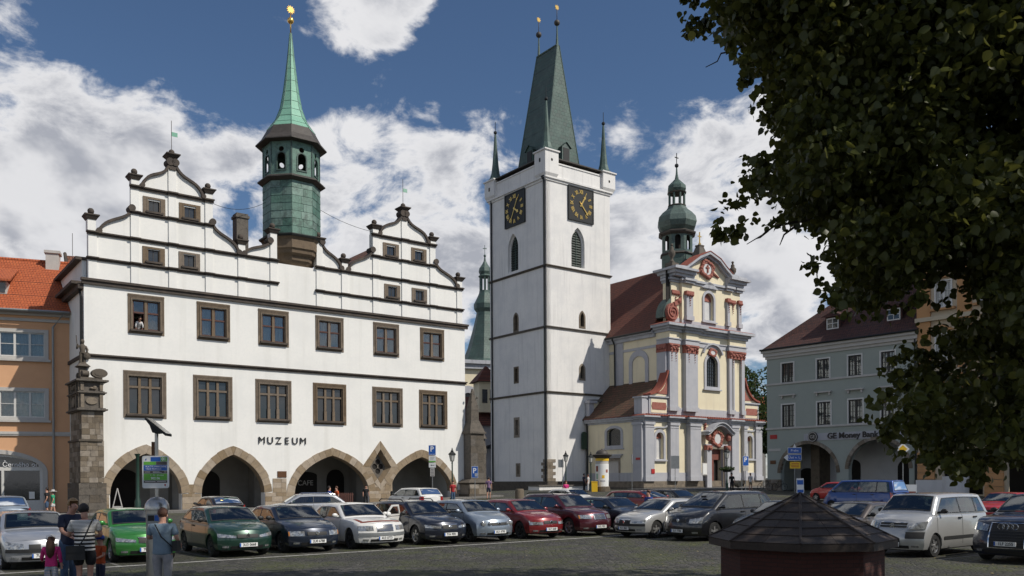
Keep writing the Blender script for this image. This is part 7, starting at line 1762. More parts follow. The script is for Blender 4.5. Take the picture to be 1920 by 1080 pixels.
w_ = person('woman in a loose pale blue shirt and grey capri trousers facing the ticket machine', xy(304, 16.5), (-.05, 1), 1.66, 'chamb', 'greyt', 'brown', build=1.34, sleeve=.42, shorts=.82, skirt=True, fingers=True, arms=(((-.165, .02, .665), (-.13, .13, .68)), ((.165, .0, .66), (.155, .10, .60))), head_t=(0, .01))
B().tube([(-.10, -.12, 1.38), (.04, -.19, 1.15), (.22, -.12, .95)], .012, 6).build('bag_strap', 'black', w_)
meta(B().frustum(0, 0, 0, .2, .05, .1, .05, .09).build('small_bag', 'black', loc=xy(330, 16.5) + Vector((0, 0, .86))), 'small black bag hanging on the right hip of the woman in pale blue', 'bag')
# --- people farther off
FAR = 'passers-by far across the square'
walk = (((-.13, -.06, .67), (-.13, .0, .54)), ((.13, .05, .67), (.13, .12, .56)))
person('man in a dark T-shirt walking past the shopfront', xy(88, 54.5), (-1, -.1), 1.82, 'blk', 'jeans', 'dark', arms=walk, stance=.07, shorts=.5, group=None, sub=1)
w_ = person('woman in a green top and straw hat walking by the corner pillar', xy(99, 53.5), (-1, -.2), 1.66, 'green', 'white', 'brown', arms=walk, stance=-.09, shorts=.28, sub=1)
B().lathe([(.24, 0), (.24, .015), (.11, .03), (.10, .12), (.02, .13)], 16, (0, 0, 1.60)).build('straw_hat', 'greytrim', w_, smooth=40)
person('person in a blue shirt standing at the cafe in the wide arch', xy(617, 55.5), (.9, .5), 1.74, 'blue', 'jeans', 'dark', sub=1)
person('person in an orange waistcoat by the cafe fence', xy(631, 57.5), (-.8, -.6), 1.70, 'orange', 'khaki', 'brown', sub=1)
person('person in a dark shirt sitting height behind the cafe fence', xy(686, 66.5), (.3, -.9), 1.62, 'blk', 'blk', 'dark', sub=1)
person('person in red near the lamp at the right museum corner', xy(849, 66), (.5, -.8), 1.76, 'red', 'jeans', 'dark', sub=1)
person('man in a checked shirt and dark shorts walking toward the tower', xy(916, 72), (.2, 1), 1.82, 'plaid', 'navy', 'dark', stance=.06, shorts=.45, sub=1)
person('person in a pink top beside the small white hatchback', xy(1061, 64), (.4, -.8), 1.68, 'pink', 'navy', 'brown', sub=1)
person('person in dark clothes at the foot of the tower', xy(1095, 86), (.8, .3), 1.74, 'navy', 'blk', 'dark', sub=1)
person('woman in white next to the advertising column', xy(1103, 84), (-.8, .3), 1.68, 'white', 'white', 'brown', sub=1)
person('red-haired woman behind the light silver car', xy(1216, 37.5), (-.8, -.5), 1.66, 'blue', 'jeans', 'brown', sub=1, build=1.1)
person('person in dark clothes under the lamp with the flower basket', xy(1372, 82), (-.3, -.9), 1.74, 'blk', 'blk', 'dark', sub=1)
person('person in white walking past the right edge of the church', xy(1407, 84), (.7, .6), 1.70, 'white', 'khaki', 'brown', sub=1, stance=.05, shorts=.4)
# pram
q = xy(1384, 82.5); q.z = gz(q.x, q.y)
pr_ = empty('pram', q, .5, 'dark pram standing beside the lamp with the flower basket', 'pram')
b = B()
for k in range(9):
    a = PI * k / 8
b.lathe([(.28, -.28), (.34, -.05), (.34, .05), (.28, .28)], 14, (0, 0, .72), axis='y'); b.build('hood', CL['khaki'], pr_, smooth=50)
B().frustum(0.15, 0, .45, .7, .38, .18, .42, .24).build('seat', 'black', pr_); B().tube([(-.3, 0, .5), (-.65, 0, 1.0)], .02, 6).tube([(-.3, .22, .12), (.3, .0, .55)], .015, 5).tube([(.35, .22, .12), (-.1, .0, .6)], .015, 5).build('handle', 'iron', pr_)
for x in (-.32, .38):
    for y in (-.24, .24): B().lathe([(.13, -.02), (.13, .02)], 14, (x, y, .13), axis='y').build('wheel', 'tyre', pr_)
# person leaning out of the museum window
pw_ = mu0 + UV * (WA[0] - .42) - VV * .05 if False else Vector((-28.67, 58, 0)) + UV * (WA[0] - .47) + VV * .32
person('person in a white shirt leaning out of the upper left museum window', pw_, (.6, -.8), 1.72, 'white', 'blk', 'dark', lean=.75, z=11.85, sub=1, sleeve=.9, head_t=(0, .07), arms=(((-.14, .12, .66), (-.12, .16, .56)), ((.14, .12, .66), (.12, .16, .56))))
# ---------------------------------------------------------------- street furniture
# ticket machine with solar sign
TMp = xy(294, 17.15)
TM = empty('ticket_machine', TMp, R_(4), 'stainless steel domed parking ticket machine with green and blue sign and solar panel, 01', 'ticket machine')
b = B(); b.lathe([(.205, 0), (.205, 1.62), (.215, 1.62), (.215, 1.66)], 28); b.build('housing', 'steel', TM, smooth=40)
b = B(); b.lathe([(.232, 1.62), (.235, 1.66), (.222, 1.74), (.185, 1.81), (.12, 1.865), (.04, 1.885), (.001, 1.887)], 28); b.build('dome', 'steel', TM, smooth=60)
B().box(-.12, .13, -.225, -.19, 1.15, 1.56).build('panel', 'sign_back', TM); B().box(-.10, .02, -.232, -.226, 1.42, 1.53).build('screen', 'black', TM)
B().box(.03, .11, -.232, -.226, 1.42, 1.53).build('panel_symbol', 'sign_blue', TM); B().box(-.10, .10, -.232, -.226, 1.2, 1.36).build('notice', 'plate_white', TM)
b = B(); b.tube([(0, 0, 1.86), (0, 0, 3.18)], .035, 12); b.build('pole', 'steel', TM)
B().box(-.10, -.05, .0, .05, 2.55, 2.98).build('pole_bracket', 'bronze', TM)
SG = B().plate([(x, z) for x, z in circ(.215, 2.66, .04, 5, 0, PI / 2) + circ(-.215, 2.66, .04, 5, PI / 2, PI) + circ(-.215, 2.10, .04, 5, PI, 1.5 * PI) + circ(.215, 2.10, .04, 5, 1.5 * PI, 2 * PI)], [], -.075, -.045).build('sign_board', 'plate_white', TM)
def fld(x0, x1, z0, z1, m): return B().box(x0, x1, -.079, -.0752, z0, z1).build('sign_field', m, SG)
fld(-.09, .10, 2.59, 2.675, 'sign_blue'); fld(.105, .225, 2.59, 2.675, 'sign_green'); fld(-.225, .01, 2.52, 2.585, 'sign_green'); fld(.015, .225, 2.52, 2.585, 'sign_grey'); fld(-.225, .225, 2.41, 2.515, 'sign_blue'); fld(-.225, .225, 2.35, 2.405, 'sign_grey'); fld(-.225, .225, 2.22, 2.345, 'sign_green'); fld(-.225, .225, 2.165, 2.215, 'sign_grey')
FR = (PI / 2, 0, 0)
text('01', .085, 'twhite', SG, (.165, -.081, 2.632), FR, 'sign_lettering', .001, bold=.002)
text('PLAŤTE PARKOVNÉ', .046, 'twhite', SG, (-.19, -.081, 2.485), FR, 'sign_lettering', .001, 'LEFT'); text('TAKÉ POMOCÍ', .046, 'twhite', SG, (-.19, -.081, 2.438), FR, 'sign_lettering', .001, 'LEFT')
text('902 06', .062, 'twhite', SG, (.0, -.081, 2.255), FR, 'sign_lettering', .001, bold=.001); text('1 .. 21 .. 60 minut', .036, 'twhite', SG, (.03, -.081, 2.318), FR, 'sign_lettering', .001)
for x0, x1, z in ((-.2, -.1, 2.38), (-.05, .08, 2.385), (-.05, .12, 2.37), (.17, .21, 2.38), (-.2, .0, 2.19), (.03, .2, 2.195)): B().box(x0, x1, -.081, -.0792, z - .004, z + .004).build('print_line', 'plate_white', SG)
B().prism([(-.2, 2.61), (-.175, 2.61), (-.17, 2.65), (-.19, 2.64)], -.078, -.0752).build('sign_emblem', 'sign_blue', SG)
B().prism([(.17, 2.14), (.20, 2.14), (.20, 2.115), (.185, 2.095), (.17, 2.115)], -.078, -.0752).build('sign_crest', 'sign_red', SG)
SPn = empty('solar_panel', (0, 0, 0)); SPn.parent = TM
b = B(); b.prism([(-.17, 3.42), (-.145, 3.445), (.24, 3.13), (.23, 3.09)], -.19, .19); b.build('solar_housing', 'iron', SPn)
b = B(); b.add([(-.14, -.18, 3.452), (.24, -.18, 3.142), (.24, .18, 3.142), (-.14, .18, 3.452)], [(0, 1, 2, 3)]); b.build('solar_cells', 'chrome', SPn)
b = B(); b.prism([(-.18, 3.41), (.2, 3.16), (.02, 3.14), (-.05, 3.16), (-.1, 3.3)], -.1, .1); b.build('solar_bracket', 'iron', SPn)
# kiosk with octagonal roof
KP = Vector(((1500 - 960) / FOC * 17.35, 17.35, 0))
KI = empty('octagonal_kiosk', KP, math.atan2(KP.y, KP.x), 'low octagonal brick shaft under a dark pointed plank roof in the right foreground', 'kiosk')
M['kioskroof'] = mat('weathered_dark_boards', (.046, .033, .027), .72, var=[(2.5, (.075, .056, .043), .6), (20, (.03, .022, .018), .5)], bump=(18, .35), rnd=.18)
M['kioskbrick'] = mat('dark_red_brick', (.075, .024, .018), .9, brick=(.25, .075, .008, (.06, .020, .015), (.035, .018, .015), .4, (0, 2)), bump=(20, .4))
ea, ez, az = 1.80, .97, 1.86
for k in range(8):
    a0, a1 = PI + k * PI / 4, PI + (k + 1) * PI / 4
    p0, p1 = Vector((ea * math.cos(a0), ea * math.sin(a0), ez)), Vector((ea * math.cos(a1), ea * math.sin(a1), ez)); ap = Vector((0, 0, az))
    rows = [0, .15, .30, .45, .61, .80, 1.0]
    nrm = (p1 - p0).cross(ap - p0).normalized()
    for i in range(6):
        t0, t1 = rows[i], rows[i + 1]
        for h0, h1 in ((0, .5), (.5, 1)):
            if i >= 4 and h0 == 0: h1 = 1
            if i >= 4 and h0 == .5: continue
            A0, A1 = p0.lerp(ap, t0), p1.lerp(ap, t0); B0, B1 = p0.lerp(ap, t1), p1.lerp(ap, t1)
            q = [A0.lerp(A1, h0), A0.lerp(A1, h1), B0.lerp(B1, h1), B0.lerp(B1, h0)]; cq = sum(q, Vector()) / 4; q = [c_ + (cq - c_).normalized() * .004 for c_ in q]
            lift = .022
            vs = q + [q[0] + nrm * lift, q[1] + nrm * lift, q[2] + nrm * .008, q[3] + nrm * .008]
            B().add(vs, [(4, 5, 6, 7), (0, 1, 5, 4), (1, 2, 6, 5), (2, 3, 7, 6), (3, 0, 4, 7)]).build('roof_board', 'kioskroof', KI, fix=True)
    B().tube([p0 + nrm * .02, ap + Vector((0, 0, .02))], .025, 6).build('hip_batten', 'kioskroof', KI)
    dn = Vector((0, 0, -.135)); o_ = (p0 + p1).normalized() * .0
    q0, q1 = p0 * .965, p1 * .965; q0.z = q1.z = ez
    B().add([p0, p1, p1 + dn, p0 + dn, q0, q1, q1 + dn, q0 + dn], [(0, 3, 2, 1), (3, 7, 6, 2), (4, 5, 6, 7)]).build('fascia', 'kioskroof', KI, fix=True)
    r_ = 1.56; w0, w1 = Vector((r_ * math.cos(a0), r_ * math.sin(a0), 0)), Vector((r_ * math.cos(a1), r_ * math.sin(a1), 0)); L_ = (w1 - w0).length
    o = B().box(0, L_, 0, .12, -.05, .97).build('brick_wall', 'kioskbrick', KI); d = (w1 - w0); o.location = w0; o.rotation_euler = (0, 0, math.atan2(d.y, d.x))
B().lathe([(ea * .95, ez - .05), (.01, az - .06)], 8, ph=PI, cap=False).build('roof_base', 'black', KI)
# lamps
def lamp(pos, h, label, basket=False, small=False):
    p = Vector(pos); p.z = gz(p.x, p.y); r = empty('street_lamp', p, .3, label, 'lamp', 'cast-iron street lamps round the square'); hp = h - 1.15
    b = B(); b.lathe([(.20, 0), (.20, .15), (.13, .25), (.12, .8), (.14, .85), (.09, .95), (.065, 1.3), (.055, hp - .2), (.08, hp - .15), (.05, hp - .05), (.05, hp)], 12); b.build('post', 'greeniron', r, smooth=50)
    b = B(); b.lathe([(.10, hp), (.16, hp + .04), (.27, hp + .58)], 6, cap=False); b.build('lantern_glass', 'lampglass', r)
    b = B()
    for k in range(6): a = k * PI / 3; b.tube([(.16 * math.cos(a), .16 * math.sin(a), hp + .04), (.275 * math.cos(a), .275 * math.sin(a), hp + .60)], .014, 5)
    b.lathe([(.32, hp + .56), (.33, hp + .62), (.20, hp + .74), (.12, hp + .80), (.13, hp + .88), (.05, hp + .95), (.06, hp + 1.0), (.015, hp + 1.15)], 6); b.lathe([(.06, hp - .02), (.17, hp + .01), (.17, hp + .05)], 6)
    b.build('lantern_roof', 'iron', r)
    B().ball(0, 0, hp + .3, .07, 8, sz=1.6).build('bulb', 'plate_white', r)
    if basket:
        b = B(); b.lathe([(.3, hp - 1.25), (.48, hp - 1.0)], 14, cap=True); b.build('basket', 'iron', r)
        b = B(); rs = random.Random(3)
        for k in range(420): 
            a = rs.uniform(0, 2 * PI); q = rs.uniform(.1, .72); z = hp - .95 + rs.uniform(-.22, .22) * (1.2 - q); d = Vector((rs.uniform(-1, 1), rs.uniform(-1, 1), rs.uniform(-1, 1))).normalized() * .07; e = d.cross(Vector((rs.uniform(-1, 1), rs.uniform(-1, 1), 1))).normalized() * .05
            c_ = Vector((q * math.cos(a), q * math.sin(a), z)); b.add([c_ - d, c_ + e, c_ + d, c_ - e], [(0, 1, 2, 3)])
        meta(b.build('foliage', leafmat_dark, r), kind='stuff')
    return r
def leafmat(name, c1, c2, c3=None):
    m = bpy.data.materials.new(name); m.use_nodes = True; t = m.node_tree; L = t.links.new; p = t.nodes['Principled BSDF']; o = t.nodes['Material Output']
    g = t.nodes.new('ShaderNodeNewGeometry'); r = t.nodes.new('ShaderNodeValToRGB'); L(g.outputs['Random Per Island'], r.inputs[0])
    r.color_ramp.elements[0].color = (*c1, 1); r.color_ramp.elements[1].color = (*c2, 1); r.color_ramp.elements[1].position = .93
    if c3: e = r.color_ramp.elements.new(1.0); e.color = (*c3, 1)
    L(r.outputs[0], p.inputs['Base Color']); p.inputs['Roughness'].default_value = .42; p.inputs['Specular IOR Level'].default_value = .35
    tr = t.nodes.new('ShaderNodeBsdfTranslucent'); hs = t.nodes.new('ShaderNodeHueSaturation'); hs.inputs['Value'].default_value = 1.5; hs.inputs['Hue'].default_value = .48; L(r.outputs[0], hs.inputs['Color']); L(hs.outputs[0], tr.inputs[0])
    mx = t.nodes.new('ShaderNodeMixShader'); mx.inputs[0].default_value = .40; L(p.outputs[0], mx.inputs[1]); L(tr.outputs[0], mx.inputs[2]); L(mx.outputs[0], o.inputs['Surface'])
    return m
leafmat_dark = leafmat('dark_foliage', (.020, .035, .012), (.045, .075, .022))
leafmat_linden = leafmat('linden_leaf', (.046, .056, .013), (.090, .100, .022), (.17, .17, .035))
lamp(xy(848, 72.5), 4.4, 'cast-iron street lamp before the right museum arch')
lamp(xy(1061, 91), 4.2, 'cast-iron street lamp in front of the tower corner'); lamp(xy(1108, 88), 4.0, 'cast-iron street lamp beside the advertising column')
lamp(xy(1363, 79), 4.3, 'cast-iron street lamp with flower basket at the church door', True)
o = xy(258, 56.8); B_ = B().lathe([(.2, 0), (.2, .9), (.12, 1.1), (.1, 3.8), (.2, 4.0)], 12).build('iron_column', 'greeniron', loc=o + Vector((0, 0, 0)), smooth=50); meta(B_, 'green cast-iron column standing inside the leftmost museum arch', 'column')
# signs
def post(b, h, r=.03): b.tube([(0, 0, 0), (0, 0, h)], r, 8)
def sign_post(pos, label, h, ang=.0, name='parking_sign'):
    p = Vector(pos); p.z = gz(p.x, p.y); r = empty(name, p, ang, label, 'sign'); b = B(); post(b, h); b.build('post', 'sign_back', r); return r
def psign(r, z, s=.5, tall=.68, sub=True):
    q = B().box(-s / 2, s / 2, -.05, -.03, z, z + tall).build('sign_plate', 'plate_white', r); B().box(-s / 2 + .02, s / 2 - .02, -.054, -.0505, z + .02, z + tall - .02).build('sign_face', 'sign_blue', q)
    text('P', .55, 'twhite', q, (-.02, -.056, z + tall * .60), FR, 'sign_letter', .001, bold=.012)
    if sub: text('PARKOVNÉ', .085, 'twhite', q, (0, -.056, z + .08), FR, 'sign_lettering', .001)
r = sign_post(xy(811, 66), 'tall blue P parking sign with three white plates below, at the right arch', 4.5, -.1); psign(r, 3.75, .56, .78)
q = B().box(-.27, .27, -.05, -.03, 3.22, 3.70).build('sign_plate', 'plate_white', r); B().box(-.26, .26, -.054, -.0505, 3.23, 3.33).build('green_band', 'sign_green', q)
for k in range(3): B().box(-.18, .18 - .05 * k, -.0525, -.0502, 3.58 - .09 * k, 3.60 - .09 * k).build('print_line', 'sign_grey', q)
q = B().box(-.27, .27, -.05, -.03, 2.82, 3.18).build('sign_plate', 'plate_white', r); B().prism([(-.14, 3.0), (-.06, 3.06), (-.06, 3.02), (.16, 3.02), (.16, 2.98), (-.06, 2.98), (-.06, 2.94)], -.054, -.0505).build('arrow', 'black', q)
q = B().box(-.17, .17, -.05, -.03, 2.15, 2.78).build('sign_plate', 'greytrim', r)
for k in range(5): B().box(-.11, .11, -.0525, -.0502, 2.66 - .115 * k, 2.70 - .115 * k).build('print_line', 'sign_grey', q)
r = sign_post(xy(890.5, 66), 'short blue P sign in front of the gothic pillar', 3.0, -.1); psign(r, 1.95, .5, .88, False); B().box(.0, .2, -.057, -.0545, 2.05, 2.3).build('sign_symbol', 'bluegrey', r)
r = sign_post(xy(1398, 76), 'blue P parking sign right of the church door', 3.6, .2); psign(r, 2.5, .55, .85, False); B().box(-.25, .25, -.05, -.03, 2.05, 2.45).build('sign_plate', 'greytrim', r)
sign_post(xy(1391, 76), 'bare grey post beside the blue P sign at the church', 3.2, 0, 'sign_post')
r = sign_post(xy(1055, 88), 'grey sign seen from behind next to the lamp at the tower', 3.3, .0, 'road_sign'); B().box(-.45, .1, .03, .05, 2.4, 3.2).build('sign_back', 'sign_back', r)
r = sign_post(xy(1185, 84), 'road sign seen edge-on in front of the church side wall', 3.6, 1.3, 'road_sign'); B().box(-.3, .3, -.05, -.03, 2.7, 3.6).build('sign_back', 'sign_back', r)
r = sign_post(xy(1266, 84), 'grey rectangular sign on a post before the church pilasters', 3.5, .0, 'road_sign'); B().box(-.4, .4, -.06, -.03, 2.2, 3.45).build('sign_back', 'greyblue_board' if 'greyblue_board' in M else 'sign_back', r)
# direction signs
r = sign_post(xy(1490, 78), 'blue pointed direction signs above a yellow board, by the mint house', 4.6, -.15, 'direction_sign')
for z0, z1, tx, m in ((3.55, 4.1, 'Praha', 'sign_blue'), (2.92, 3.47, 'Ústí n. L.', 'sign_blue')):
    left = z0 < 3.5
    P = [(-.6, z0), (.6, z0), (.6, z1), (-.6, z1)] if not left else [(-.95, (z0 + z1) / 2), (-.65, z0), (.6, z0), (.6, z1), (-.65, z1)]
    if not left: P = [(-.6, z0), (.6, z0), (.6, z1), (.15, z1), (0, z1 + .32), (-.15, z1), (-.6, z1)]
    q = B().prism(P, -.06, -.03).build('sign_plate', 'plate_white', r); B().box(-.57, .57, -.065, -.0605, z0 + .04, z1 - .04).build('sign_face', m, q); text(tx, .30, 'twhite', q, (0, -.067, (z0 + z1) / 2), FR, 'sign_lettering', .001)
B().box(-.42, .5, -.06, -.03, 2.2, 2.8).build('yellow_board', 'sign_yellow', r)
for k in range(3): B().box(-.3, .36, -.063, -.0605, 2.34 + k * .14, 2.39 + k * .14).build('print_line', 'sign_red', r)
r = sign_post(xy(1693, 58), 'yellow and white diamond priority sign on a pole by the blue van', 4.1, -.2, 'priority_sign')
q = B().prism([(-.42, 3.85), (0, 3.43), (.42, 3.85), (0, 4.27)], -.05, -.03).build('sign_plate', 'plate_white', r); B().prism([(-.28, 3.85), (0, 3.57), (.28, 3.85), (0, 4.13)], -.055, -.0505).build('sign_face', 'sign_yellow', q)
def aboard(pos, label, cols, w=.62, h=1.15, ang=0.0):
    p = Vector(pos); p.z = gz(p.x, p.y); r = empty('a_board', p, ang, label, 'sign board')
    for s_, nm in ((-1, 'front_panel'), (1, 'back_panel')):
        b = B(); y0, y1 = s_ * .3, s_ * .03; b.add([(-w / 2, y0, .05), (w / 2, y0, .05), (w / 2, y1, h), (-w / 2, y1, h), (-w / 2, y0 + .03, .05), (w / 2, y0 + .03, .05), (w / 2, y1 + .03, h), (-w / 2, y1 + .03, h)], [(0, 1, 2, 3), (4, 7, 6, 5), (0, 4, 5, 1), (2, 6, 7, 3), (0, 3, 7, 4), (1, 5, 6, 2)]); b.build(nm, 'plate_white', r)
    for z0, z1, m in cols:
        f = lambda z: -.3 + (.27) * (z - .05) / (h - .05) - .006
        B().add([(-w / 2 + .04, f(z0), z0), (w / 2 - .04, f(z0), z0), (w / 2 - .04, f(z1), z1), (-w / 2 + .04, f(z1), z1)], [(0, 1, 2, 3)]).build('poster_field', m, r)
    return r
aboard(xy(1706, 57), 'orange and white pavement board behind the blue van', ((.75, 1.05, 'redtile'), (.3, .5, 'copper_light')), .8, 1.5, -.5)
aboard(xy(1500, 76.5), 'blue and white board at the foot of the direction signs', ((.8, 1.2, 'sign_blue'), (.1, .35, 'sign_blue')), .6, 1.35, -.2)
r = empty('a_frame_board', xy(220, 55.6), .2, 'folding pale A-shaped frame standing in the leftmost arch', 'sign board')
for s_ in (-1, 1): B().tube([(s_ * .38, 0, .1), (0, 0, 1.75)], .035, 6).build('leg', 'greytrim', r)
B().box(-.3, .3, -.02, .02, .5, .6).build('crossbar', 'greytrim', r)
# advertising column
p = xy(1129, 85); p.z = gz(p.x, p.y)
AC = empty('advertising_column', p, 0, 'round white advertising column with posters, yellow band and dark domed cap', 'advertising column')
b = B(); b.lathe([(.78, 0), (.78, .45), (.70, .5)], 24); b.build('base', 'oldstone', AC); b = B(); b.lathe([(.66, .5), (.66, 2.7)], 28); b.build('poster_drum', 'plate_white', AC, smooth=40); b = B(); b.lathe([(.64, 2.7), (.64, 3.2)], 28); b.build('upper_drum', 'greytrim', AC, smooth=40)
b = B(); b.lathe([(.67, 3.0), (.67, 3.25)], 28); b.build('yellow_band', 'sign_yellow', AC, smooth=40)
b = B(); b.lathe([(.66, 3.25), (.95, 3.5), (.98, 3.6), (.62, 3.68), (.6, 3.8), (.45, 4.0), (.1, 4.12), (.03, 4.2)], 20); b.build('cap', 'browncopper', AC, smooth=35)
def curved(par, a0, a1, z0, z1, m, R=.668, name='poster'):
    b = B(); n = 6; b.add([(R * math.cos(a0 + (a1 - a0) * i / n), R * math.sin(a0 + (a1 - a0) * i / n), z) for z in (z0, z1) for i in range(n + 1)], [(i, i + 1, n + 2 + i, n + 1 + i) for i in range(n)]); b.build(name, m, par, fix=False)
for a0, a1, z0, z1, m in ((-2.75, -2.3, 1.95, 2.5, 'redtile'), (-2.7, -2.3, 1.2, 1.75, 'copper_light'), (-2.7, -2.25, .6, 1.1, 'sign_blue'), (-1.1, -.7, 1.85, 2.15, 'redorn'), (-1.7, -1.3, 1.3, 1.6, 'sign_yellow'), (-2.0, -1.2, .95, 1.1, 'bluegrey')): curved(AC, a0, a1, z0, z1, m)
p = xy(1114.5, 84); p.z = gz(p.x, p.y); meta(B().frustum(0, 0, 0, .95, .28, .22, .3, .24).box(-.32, .32, -.26, .26, .95, 1.02).build('litter_bin', 'sign_yellow', loc=p), 'yellow litter bin at the foot of the advertising column', 'bin')
# stone bollard
p = xy(974, 64); p.z = gz(p.x, p.y); meta(B().lathe([(.33, 0), (.33, 1.0), (.28, 1.12)], 16).build('stone_bollard', 'oldstone', loc=p, smooth=40), 'pale round stone bollard in front of the tower base', 'bollard')
# bicycles against the mint house
def bicycle(pos, ang, label):
    p = Vector(pos); p.z = gz(p.x, p.y) + .02; r = empty('bicycle', p, ang, label, 'bicycle')
    for x in (-.52, .52):
        P_ = [(x + .33 * math.cos(t * PI / 12), 0, .34 + .33 * math.sin(t * PI / 12)) for t in range(25)]; w = B().tube(P_, .022, 5).build('wheel', 'tyre', r); b = B()
        for t in range(10): b.tube([(x, 0, .34), (x + .32 * math.cos(t * PI / 5), 0, .34 + .32 * math.sin(t * PI / 5))], .004, 3)
        b.build('spokes', 'sign_back', w)
    b = B()
    for a, c in (((-.52, .34), (-.2, .82)), ((-.52, .34), (-.08, .32)), ((-.2, .82), (-.08, .32)), ((-.2, .82), (.36, .86)), ((-.08, .32), (.38, .78)), ((.34, .98), (.52, .34))): b.tube([(a[0], 0, a[1]), (c[0], 0, c[1])], .02, 6)
    b.build('frame', 'iron', r); B().tube([(.34, -.28, 1.02), (.34, 0, 1.0), (.34, .28, 1.02)], .017, 6).build('handlebar', 'sign_back', r); B().box(-.36, -.1, -.07, .07, .9, .95).build('saddle', 'black', r)
mo = Vector((25.13, 85, 0)); md = Vector((math.cos(MIR), math.sin(MIR), 0)); mn = Vector((-.755, -.656, 0))
bicycle(mo + md * .3 + mn * .9, MIR, 'bicycle leaning by the mint house corner, nearer the church'); bicycle(mo + md * 1.9 + mn * .9, MIR, 'bicycle standing before the mint house, nearer the arch')
# ---------------------------------------------------------------- trees
rng = np.random.default_rng(11)
LEAF = np.array([(0, 0, 0), (.30, .10, .05), (.50, .38, .10), (.40, .70, .06), (0, 1.12, -.06), (-.40, .70, .06), (-.50, .38, .10), (-.30, .10, .05), (0, .55, -.02)])
LF = [(0, 1, 2, 8), (8, 2, 3, 4), (8, 4, 5, 6), (0, 8, 6, 7)]
def leaves_mesh(name, P, size, m, parent=None, hang=.75, simple=False):
    n = len(P); P = np.asarray(P)
    # stem end up, blade hanging down and outwards with scatter
    d = rng.normal(size=(n, 3)); d[:, 2] = d[:, 2] * .5 - hang * 1.3; d /= np.linalg.norm(d, axis=1)[:, None]
    s = rng.normal(size=(n, 3)); s -= (s * d).sum(1)[:, None] * d; s /= np.linalg.norm(s, axis=1)[:, None]; u = np.cross(s, d)
    sz = size * rng.uniform(.65, 1.25, n)
    L_ = np.array([(0, 0, 0), (.5, .45, .06), (0, 1.1, -.04), (-.5, .45, .06)]) if simple else LEAF
    F_ = [(0, 1, 2, 3)] if simple else LF
    vs = P[:, None, :] + sz[:, None, None] * (L_[None, :, 0:1] * s[:, None, :] + L_[None, :, 1:2] * d[:, None, :] + L_[None, :, 2:3] * u[:, None, :])
    k = len(L_); me = bpy.data.meshes.new(name); V_ = vs.reshape(-1, 3); fa = np.array(F_); nf = len(fa)
    idx = (fa[None] + (np.arange(n) * k)[:, None, None]).reshape(-1)
    me.vertices.add(len(V_)); me.vertices.foreach_set('co', V_.ravel()); me.loops.add(len(idx)); me.loops.foreach_set('vertex_index', idx.astype(np.int32))
    me.polygons.add(n * nf); me.polygons.foreach_set('loop_start', np.arange(0, n * nf * 4, 4, dtype=np.int32)); me.polygons.foreach_set('loop_total', np.full(n * nf, 4, dtype=np.int32)); me.update(calc_edges=True)
    me.materials.append(m); o = bpy.data.objects.new(name, me); C.objects.link(o)
    if parent: o.parent = parent
    return o
OUT = [(1276, 30), (1290, 62), (1340, 52), (1362, 70), (1375, 90), (1392, 100), (1396, 145), (1425, 165), (1432, 178), (1412, 200), (1425, 232), (1445, 250), (1455, 290), (1392, 298), (1396, 330), (1386, 352), (1402, 368), (1352, 384), (1340, 418), (1352, 448), (1380, 440), (1392, 414), (1440, 418), (1500, 428), (1530, 448), (1545, 478), (1512, 492), (1520, 520), (1562, 532), (1534, 556), (1560, 582), (1600, 592), (1650, 584), (1700, 560), (1760, 555), (1800, 540), (1850, 560), (1800, 600), (1760, 610), (1720, 622), (1735, 645), (1680, 650), (1660, 690), (1690, 712), (1655, 742), (1625, 752), (1622, 780), (1660, 796), (1648, 830), (1680, 845), (1720, 848), (1735, 876), (1790, 885), (1830, 905), (1850, 880), (1920, 862), (1960, 860), (2700, 900), (2900, -1700), (1250, -1700), (1200, -300), (1290, -40)]
def inside(px, py, poly):
    c = False; n = len(poly)
    for i in range(n):
        x0, y0 = poly[i]; x1, y1 = poly[(i + 1) % n]
        if (y0 > py) != (y1 > py) and px < (x1 - x0) * (py - y0) / (y1 - y0) + x0: c = not c
    return c
def edge_dist(px, py):
    m = 1e9
    for (x0, y0), (x1, y1) in zip(OUT, OUT[1:] + OUT[:1]):
        dx, dy = x1 - x0, y1 - y0; t = max(0, min(1, ((px - x0) * dx + (py - y0) * dy) / (dx * dx + dy * dy))); m = min(m, math.hypot(px - x0 - t * dx, py - y0 - t * dy))
    return m
LT = empty('linden_tree', (9.2, 6.6, 0), 0, 'large dark linden tree whose leafy branches hang in from the upper right', 'tree')
LO = Vector((9.2, 6.6, 0))
bk = B()
def limb(pts, r0, r1, n=8): 
    k = len(pts); bk.tube([Vector(p) - LO for p in pts], [r0 + (r1 - r0) * i / (k - 1) for i in range(k)], n)
trunk = B(); trunk.tube([(0, 0, -.1), (0, .05, .5), (.05, 0, 2.0), (-.1, .1, 4.0), (-.05, .1, 7.0), (.1, 0, 11.0), (0, 0, 15)], [.55, .40, .36, .32, .24, .14, .04], 12); trunk.build('trunk', 'bark', LT, smooth=True)
